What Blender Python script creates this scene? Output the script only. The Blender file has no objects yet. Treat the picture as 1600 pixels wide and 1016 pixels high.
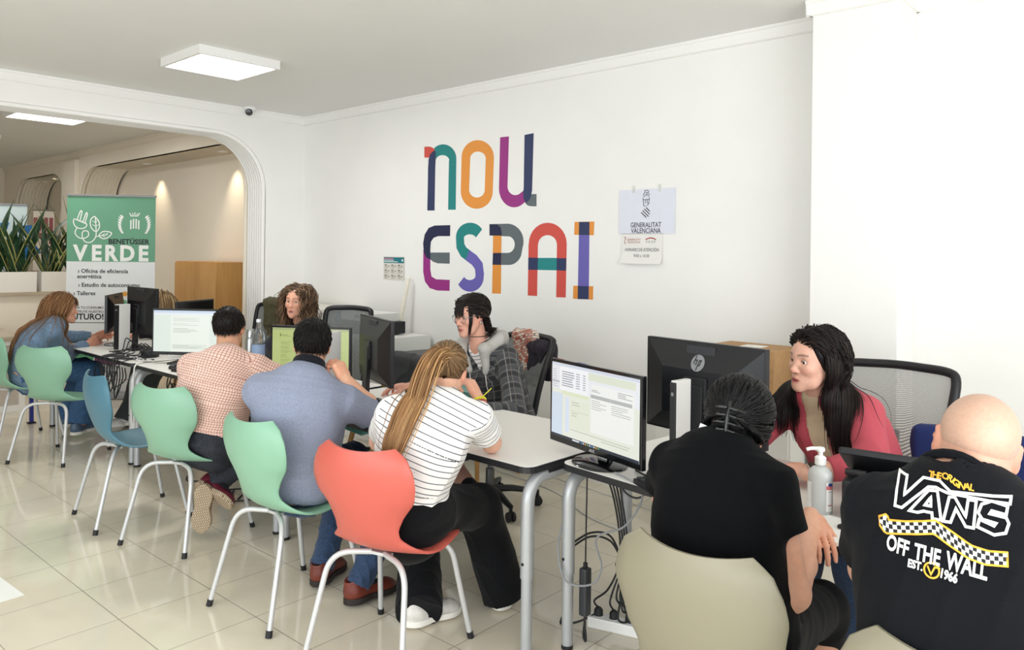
VERBOSE = False
import bpy, bmesh, math, random
import numpy as np
from mathutils import Vector, Matrix
random.seed(7)
SC = bpy.context.scene
COL = SC.collection
PI = math.pi
# ---------------------------------------------------------------- camera model (metres, Z up; X along the long wall, Y into the room)
FPX, PX0, PY0, EYE = 1199.6, 800.0, 393.7, 1.57
def _cam_axes(yaw, pit, rol):
    cy, sy = math.cos(yaw), math.sin(yaw)
    fwd = np.array([-sy*math.cos(pit), cy*math.cos(pit), -math.sin(pit)])
    rt = np.array([cy, sy, 0.0]); dn = np.cross(fwd, rt)
    return np.stack([math.cos(rol)*rt+math.sin(rol)*dn, -math.sin(rol)*rt+math.cos(rol)*dn, fwd])
CAM = _cam_axes(math.radians(42.29), math.radians(-0.12), math.radians(-0.70))
def _ray(x, y): return CAM.T @ np.array([(x-PX0)/FPX, (y-PY0)/FPX, 1.0])
EYEV = np.array([0, 0, EYE])
def at_y(x, y, Y): d = _ray(x, y); return d*(Y/d[1])+EYEV
def at_x(x, y, X): d = _ray(x, y); return d*(X/d[0])+EYEV
def at_z(x, y, Z): d = _ray(x, y); return d*((Z-EYE)/d[2])+EYEV
def px_of(p):
    q = CAM @ (np.asarray(p, float)-EYEV); return (PX0+FPX*q[0]/q[2], PY0+FPX*q[1]/q[2])

# ---------------------------------------------------------------- objects, names, labels
def link(o, parent=None):
    COL.objects.link(o)
    if parent is not None: o.parent = parent
    return o
def tag(o, label=None, cat=None, group=None, kind=None):
    if label: o['label'] = label
    if cat: o['category'] = cat
    if group: o['group'] = group
    if kind: o['kind'] = kind
    return o
def empty(name, label, cat, loc=(0, 0, 0), rz=0.0, group=None):
    o = bpy.data.objects.new(name, None); o.empty_display_size = .1
    link(o); o.location = loc; o.rotation_euler = (0, 0, rz)
    return tag(o, label, cat, group)
def copy_tree(o, parent=None):
    c = o.copy(); COL.objects.link(c)
    if parent is not None: c.parent = parent
    for ch in list(o.children): copy_tree(ch, c)
    return c

# ---------------------------------------------------------------- materials
def node_mat(name):
    m = bpy.data.materials.new(name); m.use_nodes = True
    nt = m.node_tree; nt.nodes.clear()
    out = nt.nodes.new('ShaderNodeOutputMaterial'); b = nt.nodes.new('ShaderNodeBsdfPrincipled')
    nt.links.new(b.outputs[0], out.inputs[0])
    return m, nt, b
def srgb(c):
    if isinstance(c, str):
        c = tuple(int(c[i:i+2], 16)/255 for i in (0, 2, 4))
    return tuple((v/12.92 if v <= .04045 else ((v+.055)/1.055)**2.4) for v in c[:3])+(1.0,)
_mats = {}
def mat(name, col, rough=.5, metal=0.0, spec=.5, noise=0.0, nscale=20.0, bump=0.0, bscale=60.0, emit=0.0, coat=0.0, trans=0.0, alpha=1.0, sheen=0.0, sss=0.0, ior=None):
    if name in _mats: return _mats[name]
    m, nt, b = node_mat(name); N = nt.nodes.new; L = nt.links.new
    c = srgb(col)
    b.inputs['Base Color'].default_value = c
    b.inputs['Roughness'].default_value = rough; b.inputs['Metallic'].default_value = metal
    b.inputs['Specular IOR Level'].default_value = spec
    b.inputs['Coat Weight'].default_value = coat; b.inputs['Transmission Weight'].default_value = trans
    b.inputs['Alpha'].default_value = alpha; b.inputs['Sheen Weight'].default_value = sheen
    b.inputs['Subsurface Weight'].default_value = sss
    if ior: b.inputs['IOR'].default_value = ior
    if sss: b.inputs['Subsurface Radius'].default_value = (.012, .005, .003)
    if emit:
        b.inputs['Emission Color'].default_value = c; b.inputs['Emission Strength'].default_value = emit
    tc = N('ShaderNodeTexCoord')
    if noise:
        t = N('ShaderNodeTexNoise'); t.inputs['Scale'].default_value = nscale; t.inputs['Detail'].default_value = 4
        L(tc.outputs['Object'], t.inputs['Vector'])
        r = N('ShaderNodeMapRange'); r.inputs[1].default_value = .3; r.inputs[2].default_value = .7
        r.inputs[3].default_value = 1-noise; r.inputs[4].default_value = 1+noise
        L(t.outputs[0], r.inputs[0])
        h = N('ShaderNodeHueSaturation'); h.inputs['Color'].default_value = c; L(r.outputs[0], h.inputs['Value'])
        L(h.outputs[0], b.inputs['Base Color'])
    if bump:
        t2 = N('ShaderNodeTexNoise'); t2.inputs['Scale'].default_value = bscale; t2.inputs['Detail'].default_value = 3
        L(tc.outputs['Object'], t2.inputs['Vector'])
        bp = N('ShaderNodeBump'); bp.inputs['Strength'].default_value = bump; bp.inputs['Distance'].default_value = .004
        L(t2.outputs[0], bp.inputs['Height']); L(bp.outputs[0], b.inputs['Normal'])
    _mats[name] = m
    return m
def vcol_mat(name, rough=.5, emit=0.0, sss=0.0, spec=.5, sheen=0.0, noise=0.0, nscale=40., bump=0.0, bscale=300., metal=0.0, bdist=.002):
    """colour from the mesh's own colour attribute 'Col' (inks, skin zones, hair locks)"""
    if name in _mats: return _mats[name]
    m, nt, b = node_mat(name); N = nt.nodes.new; L = nt.links.new
    a = N('ShaderNodeVertexColor'); a.layer_name = 'Col'
    src = a.outputs[0]
    tc = N('ShaderNodeTexCoord')
    if noise:
        t = N('ShaderNodeTexNoise'); t.inputs['Scale'].default_value = nscale; t.inputs['Detail'].default_value = 4
        L(tc.outputs['Object'], t.inputs['Vector'])
        r = N('ShaderNodeMapRange'); r.inputs[1].default_value = .3; r.inputs[2].default_value = .7
        r.inputs[3].default_value = 1-noise; r.inputs[4].default_value = 1+noise
        L(t.outputs[0], r.inputs[0])
        h = N('ShaderNodeHueSaturation'); L(src, h.inputs['Color']); L(r.outputs[0], h.inputs['Value']); src = h.outputs[0]
    if emit: b.inputs['Base Color'].default_value = (.012, .012, .014, 1)
    else: L(src, b.inputs['Base Color'])
    b.inputs['Roughness'].default_value = rough; b.inputs['Specular IOR Level'].default_value = spec
    b.inputs['Sheen Weight'].default_value = sheen; b.inputs['Metallic'].default_value = metal
    if sss:
        b.inputs['Subsurface Weight'].default_value = sss; b.inputs['Subsurface Radius'].default_value = (1.0, .4, .2)
        b.inputs['Subsurface Scale'].default_value = .006
    if bump:
        t2 = N('ShaderNodeTexNoise'); t2.inputs['Scale'].default_value = bscale; t2.inputs['Detail'].default_value = 3
        L(tc.outputs['Object'], t2.inputs['Vector'])
        bp = N('ShaderNodeBump'); bp.inputs['Strength'].default_value = bump; bp.inputs['Distance'].default_value = bdist
        L(t2.outputs[0], bp.inputs['Height']); L(bp.outputs[0], b.inputs['Normal'])
    if emit:
        L(src, b.inputs['Emission Color']); b.inputs['Emission Strength'].default_value = emit
    _mats[name] = m
    return m

# ---------------------------------------------------------------- mesh collector
class MB:
    """collects boxes, tubes, lathes and prisms and links them as ONE mesh object"""
    def __init__(s): s.v = []; s.f = []; s.c = []; s.smooth = []
    def add(s, vs, fs, col=None, smooth=False):
        o = len(s.v); s.v += [tuple(map(float, p)) for p in vs]
        for f in fs: s.f.append(tuple(i+o for i in f)); s.c.append(col); s.smooth.append(smooth)
        return s
    def box(s, c, d, rz=0.0, bev=0.0, col=None, M=None):
        x, y, z = d[0]/2, d[1]/2, d[2]/2
        b = min(bev, x*.98, y*.98, z*.98)
        if b <= 0:
            P = [(sx*x, sy*y, sz*z) for sz in (-1, 1) for sy in (-1, 1) for sx in (-1, 1)]
            F = [(0, 2, 3, 1), (4, 5, 7, 6), (0, 1, 5, 4), (2, 6, 7, 3), (0, 4, 6, 2), (1, 3, 7, 5)]
        else:
            bm = bmesh.new(); bmesh.ops.create_cube(bm, size=1.0)
            for v in bm.verts: v.co = Vector((v.co.x*2*x, v.co.y*2*y, v.co.z*2*z))
            bmesh.ops.bevel(bm, geom=bm.edges[:], offset=b, segments=2, affect='EDGES', profile=.6)
            bm.verts.index_update()
            P = [tuple(v.co) for v in bm.verts]; F = [tuple(v.index for v in f.verts) for f in bm.faces]; bm.free()
        if M is not None: P = [tuple(M @ Vector(p)) for p in P]
        elif rz:
            k, q = math.cos(rz), math.sin(rz); P = [(k*a-q*e, q*a+k*e, g) for a, e, g in P]
        return s.add([(a+c[0], e+c[1], g+c[2]) for a, e, g in P], F, col)
    def bar(s, a, b, w, h, col=None, bev=0.0, up=(0, 0, 1)):
        a = Vector(a); b = Vector(b); d = b-a; L = d.length; zx = d.normalized()
        u = Vector(up)
        if abs(u.dot(zx)) > .98: u = Vector((0, 1, 0))
        yx = u.cross(zx).normalized(); ux = zx.cross(yx)
        M = Matrix((zx, yx, ux)).transposed()
        return s.box((a+b)/2, (L, w, h), bev=bev, col=col, M=M)
    def tube(s, pts, r, n=10, cap=True, col=None, flat=1.0, smooth=True):
        P = [Vector(p) for p in pts]; k = len(P)
        R = r if hasattr(r, '__len__') else [r]*k
        T = [(P[min(i+1, k-1)]-P[max(i-1, 0)]).normalized() for i in range(k)]
        up = Vector((0, 0, 1)) if abs(T[0].z) < .9 else Vector((0, 1, 0))
        u = (up-T[0]*up.dot(T[0])).normalized(); vs = []
        for i in range(k):
            u = (u-T[i]*u.dot(T[i]))
            u = u.normalized() if u.length > 1e-6 else T[i].orthogonal().normalized()
            w = T[i].cross(u)
            for j in range(n):
                t = 2*PI*j/n
                vs.append(P[i]+u*(R[i]*flat*math.cos(t))+w*(R[i]*math.sin(t)))
        fs = [(i*n+j, i*n+(j+1) % n, (i+1)*n+(j+1) % n, (i+1)*n+j) for i in range(k-1) for j in range(n)]
        if cap: fs += [tuple(range(n-1, -1, -1)), tuple((k-1)*n+j for j in range(n))]
        return s.add(vs, fs, col, smooth)
    def lathe(s, prof, c=(0, 0, 0), n=24, col=None, M=None, smooth=True, sx=1.0, sy=1.0):
        vs = []
        for (r, z) in prof:
            for j in range(n):
                t = 2*PI*j/n; vs.append((r*math.cos(t)*sx, r*math.sin(t)*sy, z))
        k = len(prof)
        fs = [(i*n+j, i*n+(j+1) % n, (i+1)*n+(j+1) % n, (i+1)*n+j) for i in range(k-1) for j in range(n)]
        fs += [tuple(range(n-1, -1, -1)), tuple((k-1)*n+j for j in range(n))]
        if M is not None: vs = [tuple(M @ Vector(p)) for p in vs]
        return s.add([(a+c[0], b+c[1], e+c[2]) for a, b, e in vs], fs, col, smooth)
    def prism(s, poly, z0, z1, col=None, M=None):
        n = len(poly); vs = [(x, y, z0) for x, y in poly]+[(x, y, z1) for x, y in poly]
        fs = [tuple(range(n-1, -1, -1)), tuple(range(n, 2*n))]+[(i, (i+1) % n, n+(i+1) % n, n+i) for i in range(n)]
        if M is not None: vs = [tuple(M @ Vector(p)) for p in vs]
        return s.add(vs, fs, col)
    def grid(s, P, col=None, smooth=True, closed=False):
        a = len(P); b = len(P[0]); vs = [p for r in P for p in r]
        nb = b if closed else b-1
        fs = [(i*b+j, i*b+(j+1) % b, (i+1)*b+(j+1) % b, (i+1)*b+j) for i in range(a-1) for j in range(nb)]
        return s.add(vs, fs, col, smooth)
    def build(s, name, m, parent=None, smooth=None, angle=40):
        me = bpy.data.meshes.new(name)
        me.from_pydata(s.v, [], s.f); me.update()
        o = bpy.data.objects.new(name, me); link(o, parent)
        me.materials.append(m)
        if any(c is not None for c in s.c):
            at = me.color_attributes.new('Col', 'FLOAT_COLOR', 'CORNER')
            buf = []
            for c, f in zip(s.c, s.f):
                q = srgb(c) if c is not None else (1, 1, 1, 1)
                buf += list(q)*len(f)
            at.data.foreach_set('color', buf)
        if smooth is None: me.polygons.foreach_set('use_smooth', s.smooth)
        else: me.polygons.foreach_set('use_smooth', [smooth]*len(s.f))
        if any(s.smooth) or smooth:
            bm = bmesh.new(); bm.from_mesh(me)
            bmesh.ops.recalc_face_normals(bm, faces=bm.faces[:])
            for e in bm.edges:
                if len(e.link_faces) == 2 and e.calc_face_angle(0) > math.radians(angle): e.smooth = False
            bm.to_mesh(me); bm.free()
        else:
            bm = bmesh.new(); bm.from_mesh(me); bmesh.ops.recalc_face_normals(bm, faces=bm.faces[:]); bm.to_mesh(me); bm.free()
        me.update()
        return o
def spline(pts, n=8):
    """Catmull-Rom through the points"""
    P = [np.asarray(p, float) for p in pts]; out = []
    for i in range(len(P)-1):
        p0 = P[max(i-1, 0)]; p1 = P[i]; p2 = P[i+1]; p3 = P[min(i+2, len(P)-1)]
        for k in range(n):
            t = k/n
            out.append(.5*((2*p1)+(-p0+p2)*t+(2*p0-5*p1+4*p2-p3)*t*t+(-p0+3*p1-3*p2+p3)*t**3))
    out.append(P[-1]); return out
def arc_bend(a, b, c, r, n=6):
    """polyline a-b-c with the corner at b rounded"""
    a, b, c = map(lambda q: np.asarray(q, float), (a, b, c))
    u = (a-b)/np.linalg.norm(a-b); v = (c-b)/np.linalg.norm(c-b)
    p, q = b+u*r, b+v*r
    return [a]+[(1-t)**2*p+2*t*(1-t)*b+t*t*q for t in [i/n for i in range(n+1)]]+[c]

# ---------------------------------------------------------------- lettering: the built-in font turned into flat meshes
def text_polys(txt, size=1.0, align='CENTER', bold=0.0, spacing=1.0, xs=1.0, shear=0.0, sub=0.0, line=1.0):
    cu = bpy.data.curves.new('lettering', 'FONT'); cu.body = txt; cu.size = size; cu.align_x = align; cu.align_y = 'CENTER'
    cu.offset = bold*size; cu.space_character = spacing; cu.resolution_u = 3; cu.shear = shear; cu.space_line = line
    ob = bpy.data.objects.new('lettering', cu); COL.objects.link(ob)
    dg = bpy.context.evaluated_depsgraph_get(); dg.update()
    me = ob.evaluated_get(dg).to_mesh()
    bm = bmesh.new(); bm.from_mesh(me); ob.evaluated_get(dg).to_mesh_clear()
    bpy.data.objects.remove(ob); bpy.data.curves.remove(cu)
    bmesh.ops.triangulate(bm, faces=bm.faces[:])
    if sub:
        for _ in range(4):
            L = [e for e in bm.edges if e.calc_length() > sub]
            if not L: break
            bmesh.ops.subdivide_edges(bm, edges=L, cuts=1)
            bmesh.ops.triangulate(bm, faces=bm.faces[:])
    bm.verts.index_update()
    V = [(v.co.x*xs, v.co.y) for v in bm.verts]; F = [tuple(v.index for v in f.verts) for f in bm.faces]
    bm.free(); return V, F
class Flat:
    """coloured flat shapes in a (u, v) plane, in layers, placed on a real surface afterwards"""
    def __init__(s): s.it = []
    def poly(s, pts, col, lay=0): s.it.append((list(pts), [tuple(range(len(pts)))], col, lay)); return s
    def rect(s, x0, y0, x1, y1, col, lay=0): return s.poly([(x0, y0), (x1, y0), (x1, y1), (x0, y1)], col, lay)
    def text(s, t, x, y, size, col, lay=1, rot=0.0, fit=None, **k):
        V, F = text_polys(t, size, **k)
        if fit:
            xs_ = [a for a, b in V]; q = fit/(max(xs_)-min(xs_)); m_ = (max(xs_)+min(xs_))/2; V = [((a-m_)*q, b) for a, b in V]
        c, q = math.cos(rot), math.sin(rot)
        s.it.append(([(x+c*a-q*b, y+q*a+c*b) for a, b in V], F, col, lay)); return s
    def ribbon(s, pts, w, col, lay=1, closed=False):
        P = [np.asarray(p, float) for p in pts]; n = len(P); L = []; R = []
        for i in range(n):
            if closed: a, b = P[i-1], P[(i+1) % n]; 
            else: a, b = P[max(i-1, 0)], P[min(i+1, n-1)]
            def nn(q): return np.array([-q[1], q[0]])/max(np.linalg.norm(q), 1e-9)
            if closed or 0 < i < n-1:
                n1 = nn(P[i]-a); n2 = nn(b-P[i]); m = n1+n2; m = m/max(np.linalg.norm(m), 1e-6); k = 1/max(m@n1, .5)
            else: m = nn(b-a); k = 1
            L.append(P[i]+m*k*w/2); R.append(P[i]-m*k*w/2)
        m = n if closed else n-1
        F = [(i, (i+1) % n, n+(i+1) % n, n+i) for i in range(m)]
        s.it.append(([tuple(p) for p in L+R], F, col, lay)); return s
    def disc(s, x, y, r, col, lay=1, n=20, ry=None): return s.poly([(x+r*math.cos(2*PI*i/n), y+(ry or r)*math.sin(2*PI*i/n)) for i in range(n)], col, lay)
    def onto(s, name, m, parent, fn, step=.0006, vec=False):
        """fn(u, v, h) -> world/local point, h = height above the surface"""
        mb = MB()
        for V, F, col, lay in s.it:
            if vec: VV = list(fn(np.array([q[0] for q in V]), np.array([q[1] for q in V]), (lay+1)*step))
            else: VV = [fn(u, v, (lay+1)*step) for u, v in V]
            mb.add(VV, F, col)
        me = bpy.data.meshes.new(name); me.from_pydata(mb.v, [], mb.f); me.update()
        o = bpy.data.objects.new(name, me); link(o, parent); me.materials.append(m)
        at = me.color_attributes.new('Col', 'FLOAT_COLOR', 'CORNER'); buf = []
        for c, f in zip(mb.c, mb.f): buf += list(srgb(c))*len(f)
        at.data.foreach_set('color', buf)
        return o
# ---------------------------------------------------------------- smooth bodies: signed distance fields turned into meshes
def nrm(v): v = np.asarray(v, float); return v/max(np.linalg.norm(v), 1e-9)
def V3(*a): return np.array(a, float)
class Prim:
    def __init__(s, fn, lo, hi, k=.02, op='u', tagv=0): s.fn = fn; s.lo = np.asarray(lo)-.0; s.hi = np.asarray(hi)+.0; s.k = k; s.op = op; s.tag = tagv
def cap(a, b, ra, rb, k=.02, op='u', tagv=0, flat=None):
    a = np.asarray(a, float); b = np.asarray(b, float); d = b-a; L2 = max(d@d, 1e-12)
    def fn(p):
        t = np.clip(((p-a)@d)/L2, 0, 1)
        return np.linalg.norm(p-(a+t[:, None]*d), axis=1)-(ra+(rb-ra)*t)
    r = max(ra, rb); return Prim(fn, np.minimum(a, b)-r, np.maximum(a, b)+r, k, op, tagv)
def ecap(a, b, ra, rb, side, ks, kf, k=.02, op='u', tagv=0):
    """tapered capsule with an elliptical section: ks along `side`, kf across"""
    a = np.asarray(a, float); b = np.asarray(b, float); d = b-a; L = np.linalg.norm(d); ax = d/L
    s = nrm(np.asarray(side, float)-ax*(np.asarray(side, float)@ax)); f = np.cross(ax, s)
    mk = min(ks, kf)
    def fn(p):
        q = p-a; h = q@ax; t = np.clip(h/L, 0, 1); r = ra+(rb-ra)*t
        u = (q@s)/ks; v = (q@f)/kf; w = (h-t*L)/1.0
        return (np.sqrt(u*u+v*v+w*w)-r)*mk
    r = max(ra, rb)*max(ks, kf, 1); return Prim(fn, np.minimum(a, b)-r, np.maximum(a, b)+r, k, op, tagv)
def tubef(a, b, ra, rb, k=.01, op='u', tagv=0, rnd=.004, side=None, ks=1.0):
    """tapered tube with flat ends (sleeves, trouser legs)"""
    a = np.asarray(a, float); b = np.asarray(b, float); d = b-a; L = np.linalg.norm(d); ax = d/L
    if side is not None:
        sd = nrm(np.asarray(side, float)-ax*(np.asarray(side, float)@ax)); ft = np.cross(ax, sd)
    def fn(p):
        q = p-a; h = q@ax; t = np.clip(h/L, 0, 1); r = ra+(rb-ra)*t
        if side is None: rad = np.linalg.norm(q-h[:, None]*ax, axis=1)
        else: rad = np.sqrt(((q@sd)/ks)**2+(q@ft)**2)
        x = rad-r+rnd; y = np.abs(h-L/2)-L/2+rnd
        return np.minimum(np.maximum(x, y), 0)+np.hypot(np.maximum(x, 0), np.maximum(y, 0))-rnd
    r = max(ra, rb)*max(ks, 1); return Prim(fn, np.minimum(a, b)-r, np.maximum(a, b)+r, k, op, tagv)
def ell(c, rad, R=None, k=.02, op='u', tagv=0):
    c = np.asarray(c, float); rad = np.asarray(rad, float)
    def fn(p):
        q = p-c
        if R is not None: q = q@R          # columns of R = local axes in world
        k0 = np.linalg.norm(q/rad, axis=1); k1 = np.linalg.norm(q/(rad*rad), axis=1)
        return k0*(k0-1)/np.maximum(k1, 1e-9)
    m = rad.max(); return Prim(fn, c-m, c+m, k, op, tagv)
def rbox(c, half, r, R=None, k=.01, op='u', tagv=0):
    c = np.asarray(c, float); half = np.asarray(half, float)-r
    def fn(p):
        q = p-c
        if R is not None: q = q@R
        q = np.abs(q)-half
        return np.linalg.norm(np.maximum(q, 0), axis=1)+np.minimum(q.max(axis=1), 0)-r
    m = np.linalg.norm(half+r); return Prim(fn, c-m, c+m, k, op, tagv)
def half(pt, n, k=.006, op='i'):
    """keep the side the normal points away from (op i) """
    pt = np.asarray(pt, float); n = nrm(n)
    return Prim(lambda p: (p-pt)@n, V3(-99, -99, -99), V3(99, 99, 99), k, op)
def loft(secs, k=.03, op='u', tagv=0, exp=2.4, off=0.0, rnd=True):
    """secs: list of (centre, side vector, half width, half depth) along a spine"""
    C = np.array([s[0] for s in secs], float); S = np.array([nrm(s[1]) for s in secs]); A = np.array([s[2] for s in secs])+off; B = np.array([s[3] for s in secs])+off
    n = len(C)
    seg = C[1:]-C[:-1]; SL = np.linalg.norm(seg, axis=1); cum = np.concatenate([[0], np.cumsum(SL)])
    def coords(p):
        best = np.full(len(p), 1e9); T = np.zeros(len(p)); I = np.zeros(len(p), int); H = np.zeros(len(p))
        for i in range(n-1):
            h = ((p-C[i])@seg[i])/(SL[i]**2); t = np.clip(h, 0, 1)
            d = np.linalg.norm(p-(C[i]+t[:, None]*seg[i]), axis=1)
            m = d < best-1e-9; best[m] = d[m]; T[m] = t[m]; I[m] = i; H[m] = (h[m]-t[m])*SL[i]
        c = C[I]+T[:, None]*seg[I]; ax = seg[I]/SL[I][:, None]
        sd = S[I]*(1-T[:, None])+S[I+1]*T[:, None]
        sd = sd-ax*np.sum(sd*ax, axis=1)[:, None]; sd /= np.linalg.norm(sd, axis=1)[:, None]
        fd = np.cross(ax, sd)
        # smooth interpolation of the half sizes
        tt = T*T*(3-2*T)*.5+T*.5
        a = A[I]*(1-tt)+A[I+1]*tt; b = B[I]*(1-tt)+B[I+1]*tt
        q = p-c
        return np.sum(q*sd, axis=1), np.sum(q*fd, axis=1), H, a, b, cum[I]+T*SL[I]
    def fn(p):
        u, v, w, a, b, s = coords(p)
        mn = np.minimum(a, b)
        r = (np.abs(u/a)**exp+np.abs(v/b)**exp+np.abs(w/(mn*.8))**exp)**(1/exp)
        return (r-1)*mn*.9
    m = max(A.max(), B.max()); pr = Prim(fn, C.min(0)-m, C.max(0)+m, k, op, tagv); pr.coords = coords; return pr
def smin(a, b, k):
    h = np.maximum(k-np.abs(a-b), 0)/k; return np.minimum(a, b)-h*h*k*.25
def smax(a, b, k):
    h = np.maximum(k-np.abs(a-b), 0)/k; return np.maximum(a, b)+h*h*k*.25
class SDF:
    def __init__(s, prims, disp=None): s.pr = prims; s.disp = disp
    def bounds(s):
        P = [q for q in s.pr if q.op == 'u']
        return np.min([q.lo for q in P], 0)-.02, np.max([q.hi for q in P], 0)+.02
    def __call__(s, p, want=False):
        d = np.full(len(p), .5); who = np.zeros(len(p), int); bd = np.full(len(p), .5)
        for q in s.pr:
            if q.lo[0] < -50: m = slice(None); pp = p
            else:
                m = np.nonzero(np.all((p > q.lo-.07) & (p < q.hi+.07), axis=1))[0]
                if not len(m): continue
                pp = p[m]
            x = q.fn(pp)
            if q.op == 'u':
                if want:
                    b = bd[m]; w = who[m]; c = x < b; b[c] = x[c]; w[c] = q.tag; bd[m] = b; who[m] = w
                d[m] = smin(d[m], x, q.k)
            elif q.op == 's': d[m] = smax(d[m], -x, q.k)
            else: d[m] = smax(d[m], x, q.k)
        if s.disp is not None: d = d-s.disp(p)
        return (d, who) if want else d
    def grad(s, p, e=.0008):
        d0 = s(p)
        return np.stack([s(p+np.eye(3)[i]*e)-d0 for i in range(3)], 1)/e
    def both(s, p, e=.0006):
        d0 = s(p); return d0, np.stack([s(p+np.eye(3)[i]*e)-d0 for i in range(3)], 1)/e
def net(f, h, lo=None, hi=None, proj=1):
    """sparse surface nets"""
    if lo is None: lo, hi = f.bounds()
    B = 5; Hc = h*B
    n = np.ceil((hi-lo)/Hc).astype(int)
    g = np.stack(np.meshgrid(*[np.arange(k) for k in n], indexing='ij'), -1).reshape(-1, 3)
    d = f(lo+(g+.5)*Hc)
    g = g[np.abs(d) < Hc*1.35]
    sub = np.stack(np.meshgrid(*[np.arange(B)]*3, indexing='ij'), -1).reshape(-1, 3)
    cells = (g[:, None, :]*B+sub[None]).reshape(-1, 3)
    D = n*B+2
    key = lambda c: (c[:, 0]*D[1]+c[:, 1])*D[2]+c[:, 2]
    corner = np.array([(i, j, k) for i in (0, 1) for j in (0, 1) for k in (0, 1)])
    ck = (key(cells)[:, None]+key(corner)[None]).reshape(-1)
    uk, inv = np.unique(ck, return_inverse=True)
    uc = np.stack([uk//(D[1]*D[2]), (uk//D[2]) % D[1], uk % D[2]], 1)
    val = f(lo+uc*h); cv = val[inv].reshape(-1, 8)
    act = (cv.min(1) < 0) & (cv.max(1) >= 0)
    cells = cells[act]; cv = cv[act]; kk = key(cells); o = np.argsort(kk); cells = cells[o]; cv = cv[o]; kk = kk[o]
    acc = np.zeros((len(cells), 3)); cnt = np.zeros(len(cells))
    for a in range(8):
        for b in range(a+1, 8):
            if np.abs(corner[a]-corner[b]).sum() != 1: continue
            m = (cv[:, a] < 0) != (cv[:, b] < 0)
            t = cv[m, a]/(cv[m, a]-cv[m, b])
            acc[m] += corner[a]+(corner[b]-corner[a])*t[:, None]; cnt[m] += 1
    P = lo+(cells+acc/cnt[:, None])*h
    for _ in range(proj):
        dv, gr = f.both(P); gg = np.maximum((gr*gr).sum(1), .2)
        st = -(dv/gg)[:, None]*gr; L = np.linalg.norm(st, axis=1); m = L > h*.5
        st[m] *= (h*.5/L[m])[:, None]; P = P+st
    quads = []
    def find(k2):
        i = np.searchsorted(kk, k2); i = np.minimum(i, len(kk)-1); return i, kk[i] == k2
    for ax in range(3):
        b = int(corner.tolist().index([1 if i == ax else 0 for i in range(3)]))
        m = (cv[:, 0] < 0) != (cv[:, b] < 0)
        idx = np.nonzero(m)[0]; u, v = (ax+1) % 3, (ax+2) % 3
        du = np.zeros(3, int); du[u] = 1; dv_ = np.zeros(3, int); dv_[v] = 1
        i1, ok1 = find(key(cells[idx]-du)); i2, ok2 = find(key(cells[idx]-du-dv_)); i3, ok3 = find(key(cells[idx]-dv_))
        ok = ok1 & ok2 & ok3
        q = np.stack([idx, i1, i2, i3], 1)[ok]; fl = cv[idx[ok], 0] >= 0
        q[fl] = q[fl][:, ::-1]; quads.append(q)
    Q = np.concatenate(quads)
    return P, Q[:, ::-1] if False else Q
def mesh_np(name, P, Q, m, parent=None, col=None, attrs=None, smooth=True):
    me = bpy.data.meshes.new(name); k = Q.shape[1]
    me.vertices.add(len(P)); me.vertices.foreach_set('co', np.ascontiguousarray(P, dtype=np.float32).ravel())
    me.loops.add(Q.size); me.loops.foreach_set('vertex_index', np.ascontiguousarray(Q, dtype=np.int32).ravel())
    me.polygons.add(len(Q)); me.polygons.foreach_set('loop_start', np.arange(0, Q.size, k, dtype=np.int32))
    me.polygons.foreach_set('use_smooth', np.full(len(Q), smooth))
    me.update(calc_edges=True); me.validate()
    if col is not None:
        a = me.color_attributes.new('Col', 'FLOAT_COLOR', 'POINT'); c = np.ones((len(P), 4), np.float32); c[:, :3] = col
        a.data.foreach_set('color', c.ravel())
    for nm, v in (attrs or {}).items():
        v = np.asarray(v, np.float32)
        if v.ndim == 2:
            a = me.attributes.new(nm, 'FLOAT_VECTOR', 'POINT'); a.data.foreach_set('vector', v.ravel())
        else:
            a = me.attributes.new(nm, 'FLOAT', 'POINT'); a.data.foreach_set('value', v)
    me.materials.append(m)
    o = bpy.data.objects.new(name, me); link(o, parent); return o
def folds(seed, amp, sc=9.0, stretch=(1, 1, 1), M=None):
    """soft cloth folds: warped ridged waves"""
    rs = np.random.RandomState(seed); K = rs.normal(size=(6, 3))*sc; ph = rs.rand(6)*6.28; st = np.asarray(stretch, float)
    def fn(p):
        q = p*st; a = q@K[0]*.6+ph[0]; b = q@K[1]*.6+ph[1]
        w1 = np.sin(q@K[2]+ph[2]+1.6*np.sin(a)); w2 = np.sin(q@K[3]*1.7+ph[3]+1.6*np.sin(b)); w3 = np.sin(q@K[4]*2.7+ph[4]+w1)
        return amp*(.55*(1-np.abs(w1))**2+.35*(1-np.abs(w2))**2+.15*w3-.3)
    return fn
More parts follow.
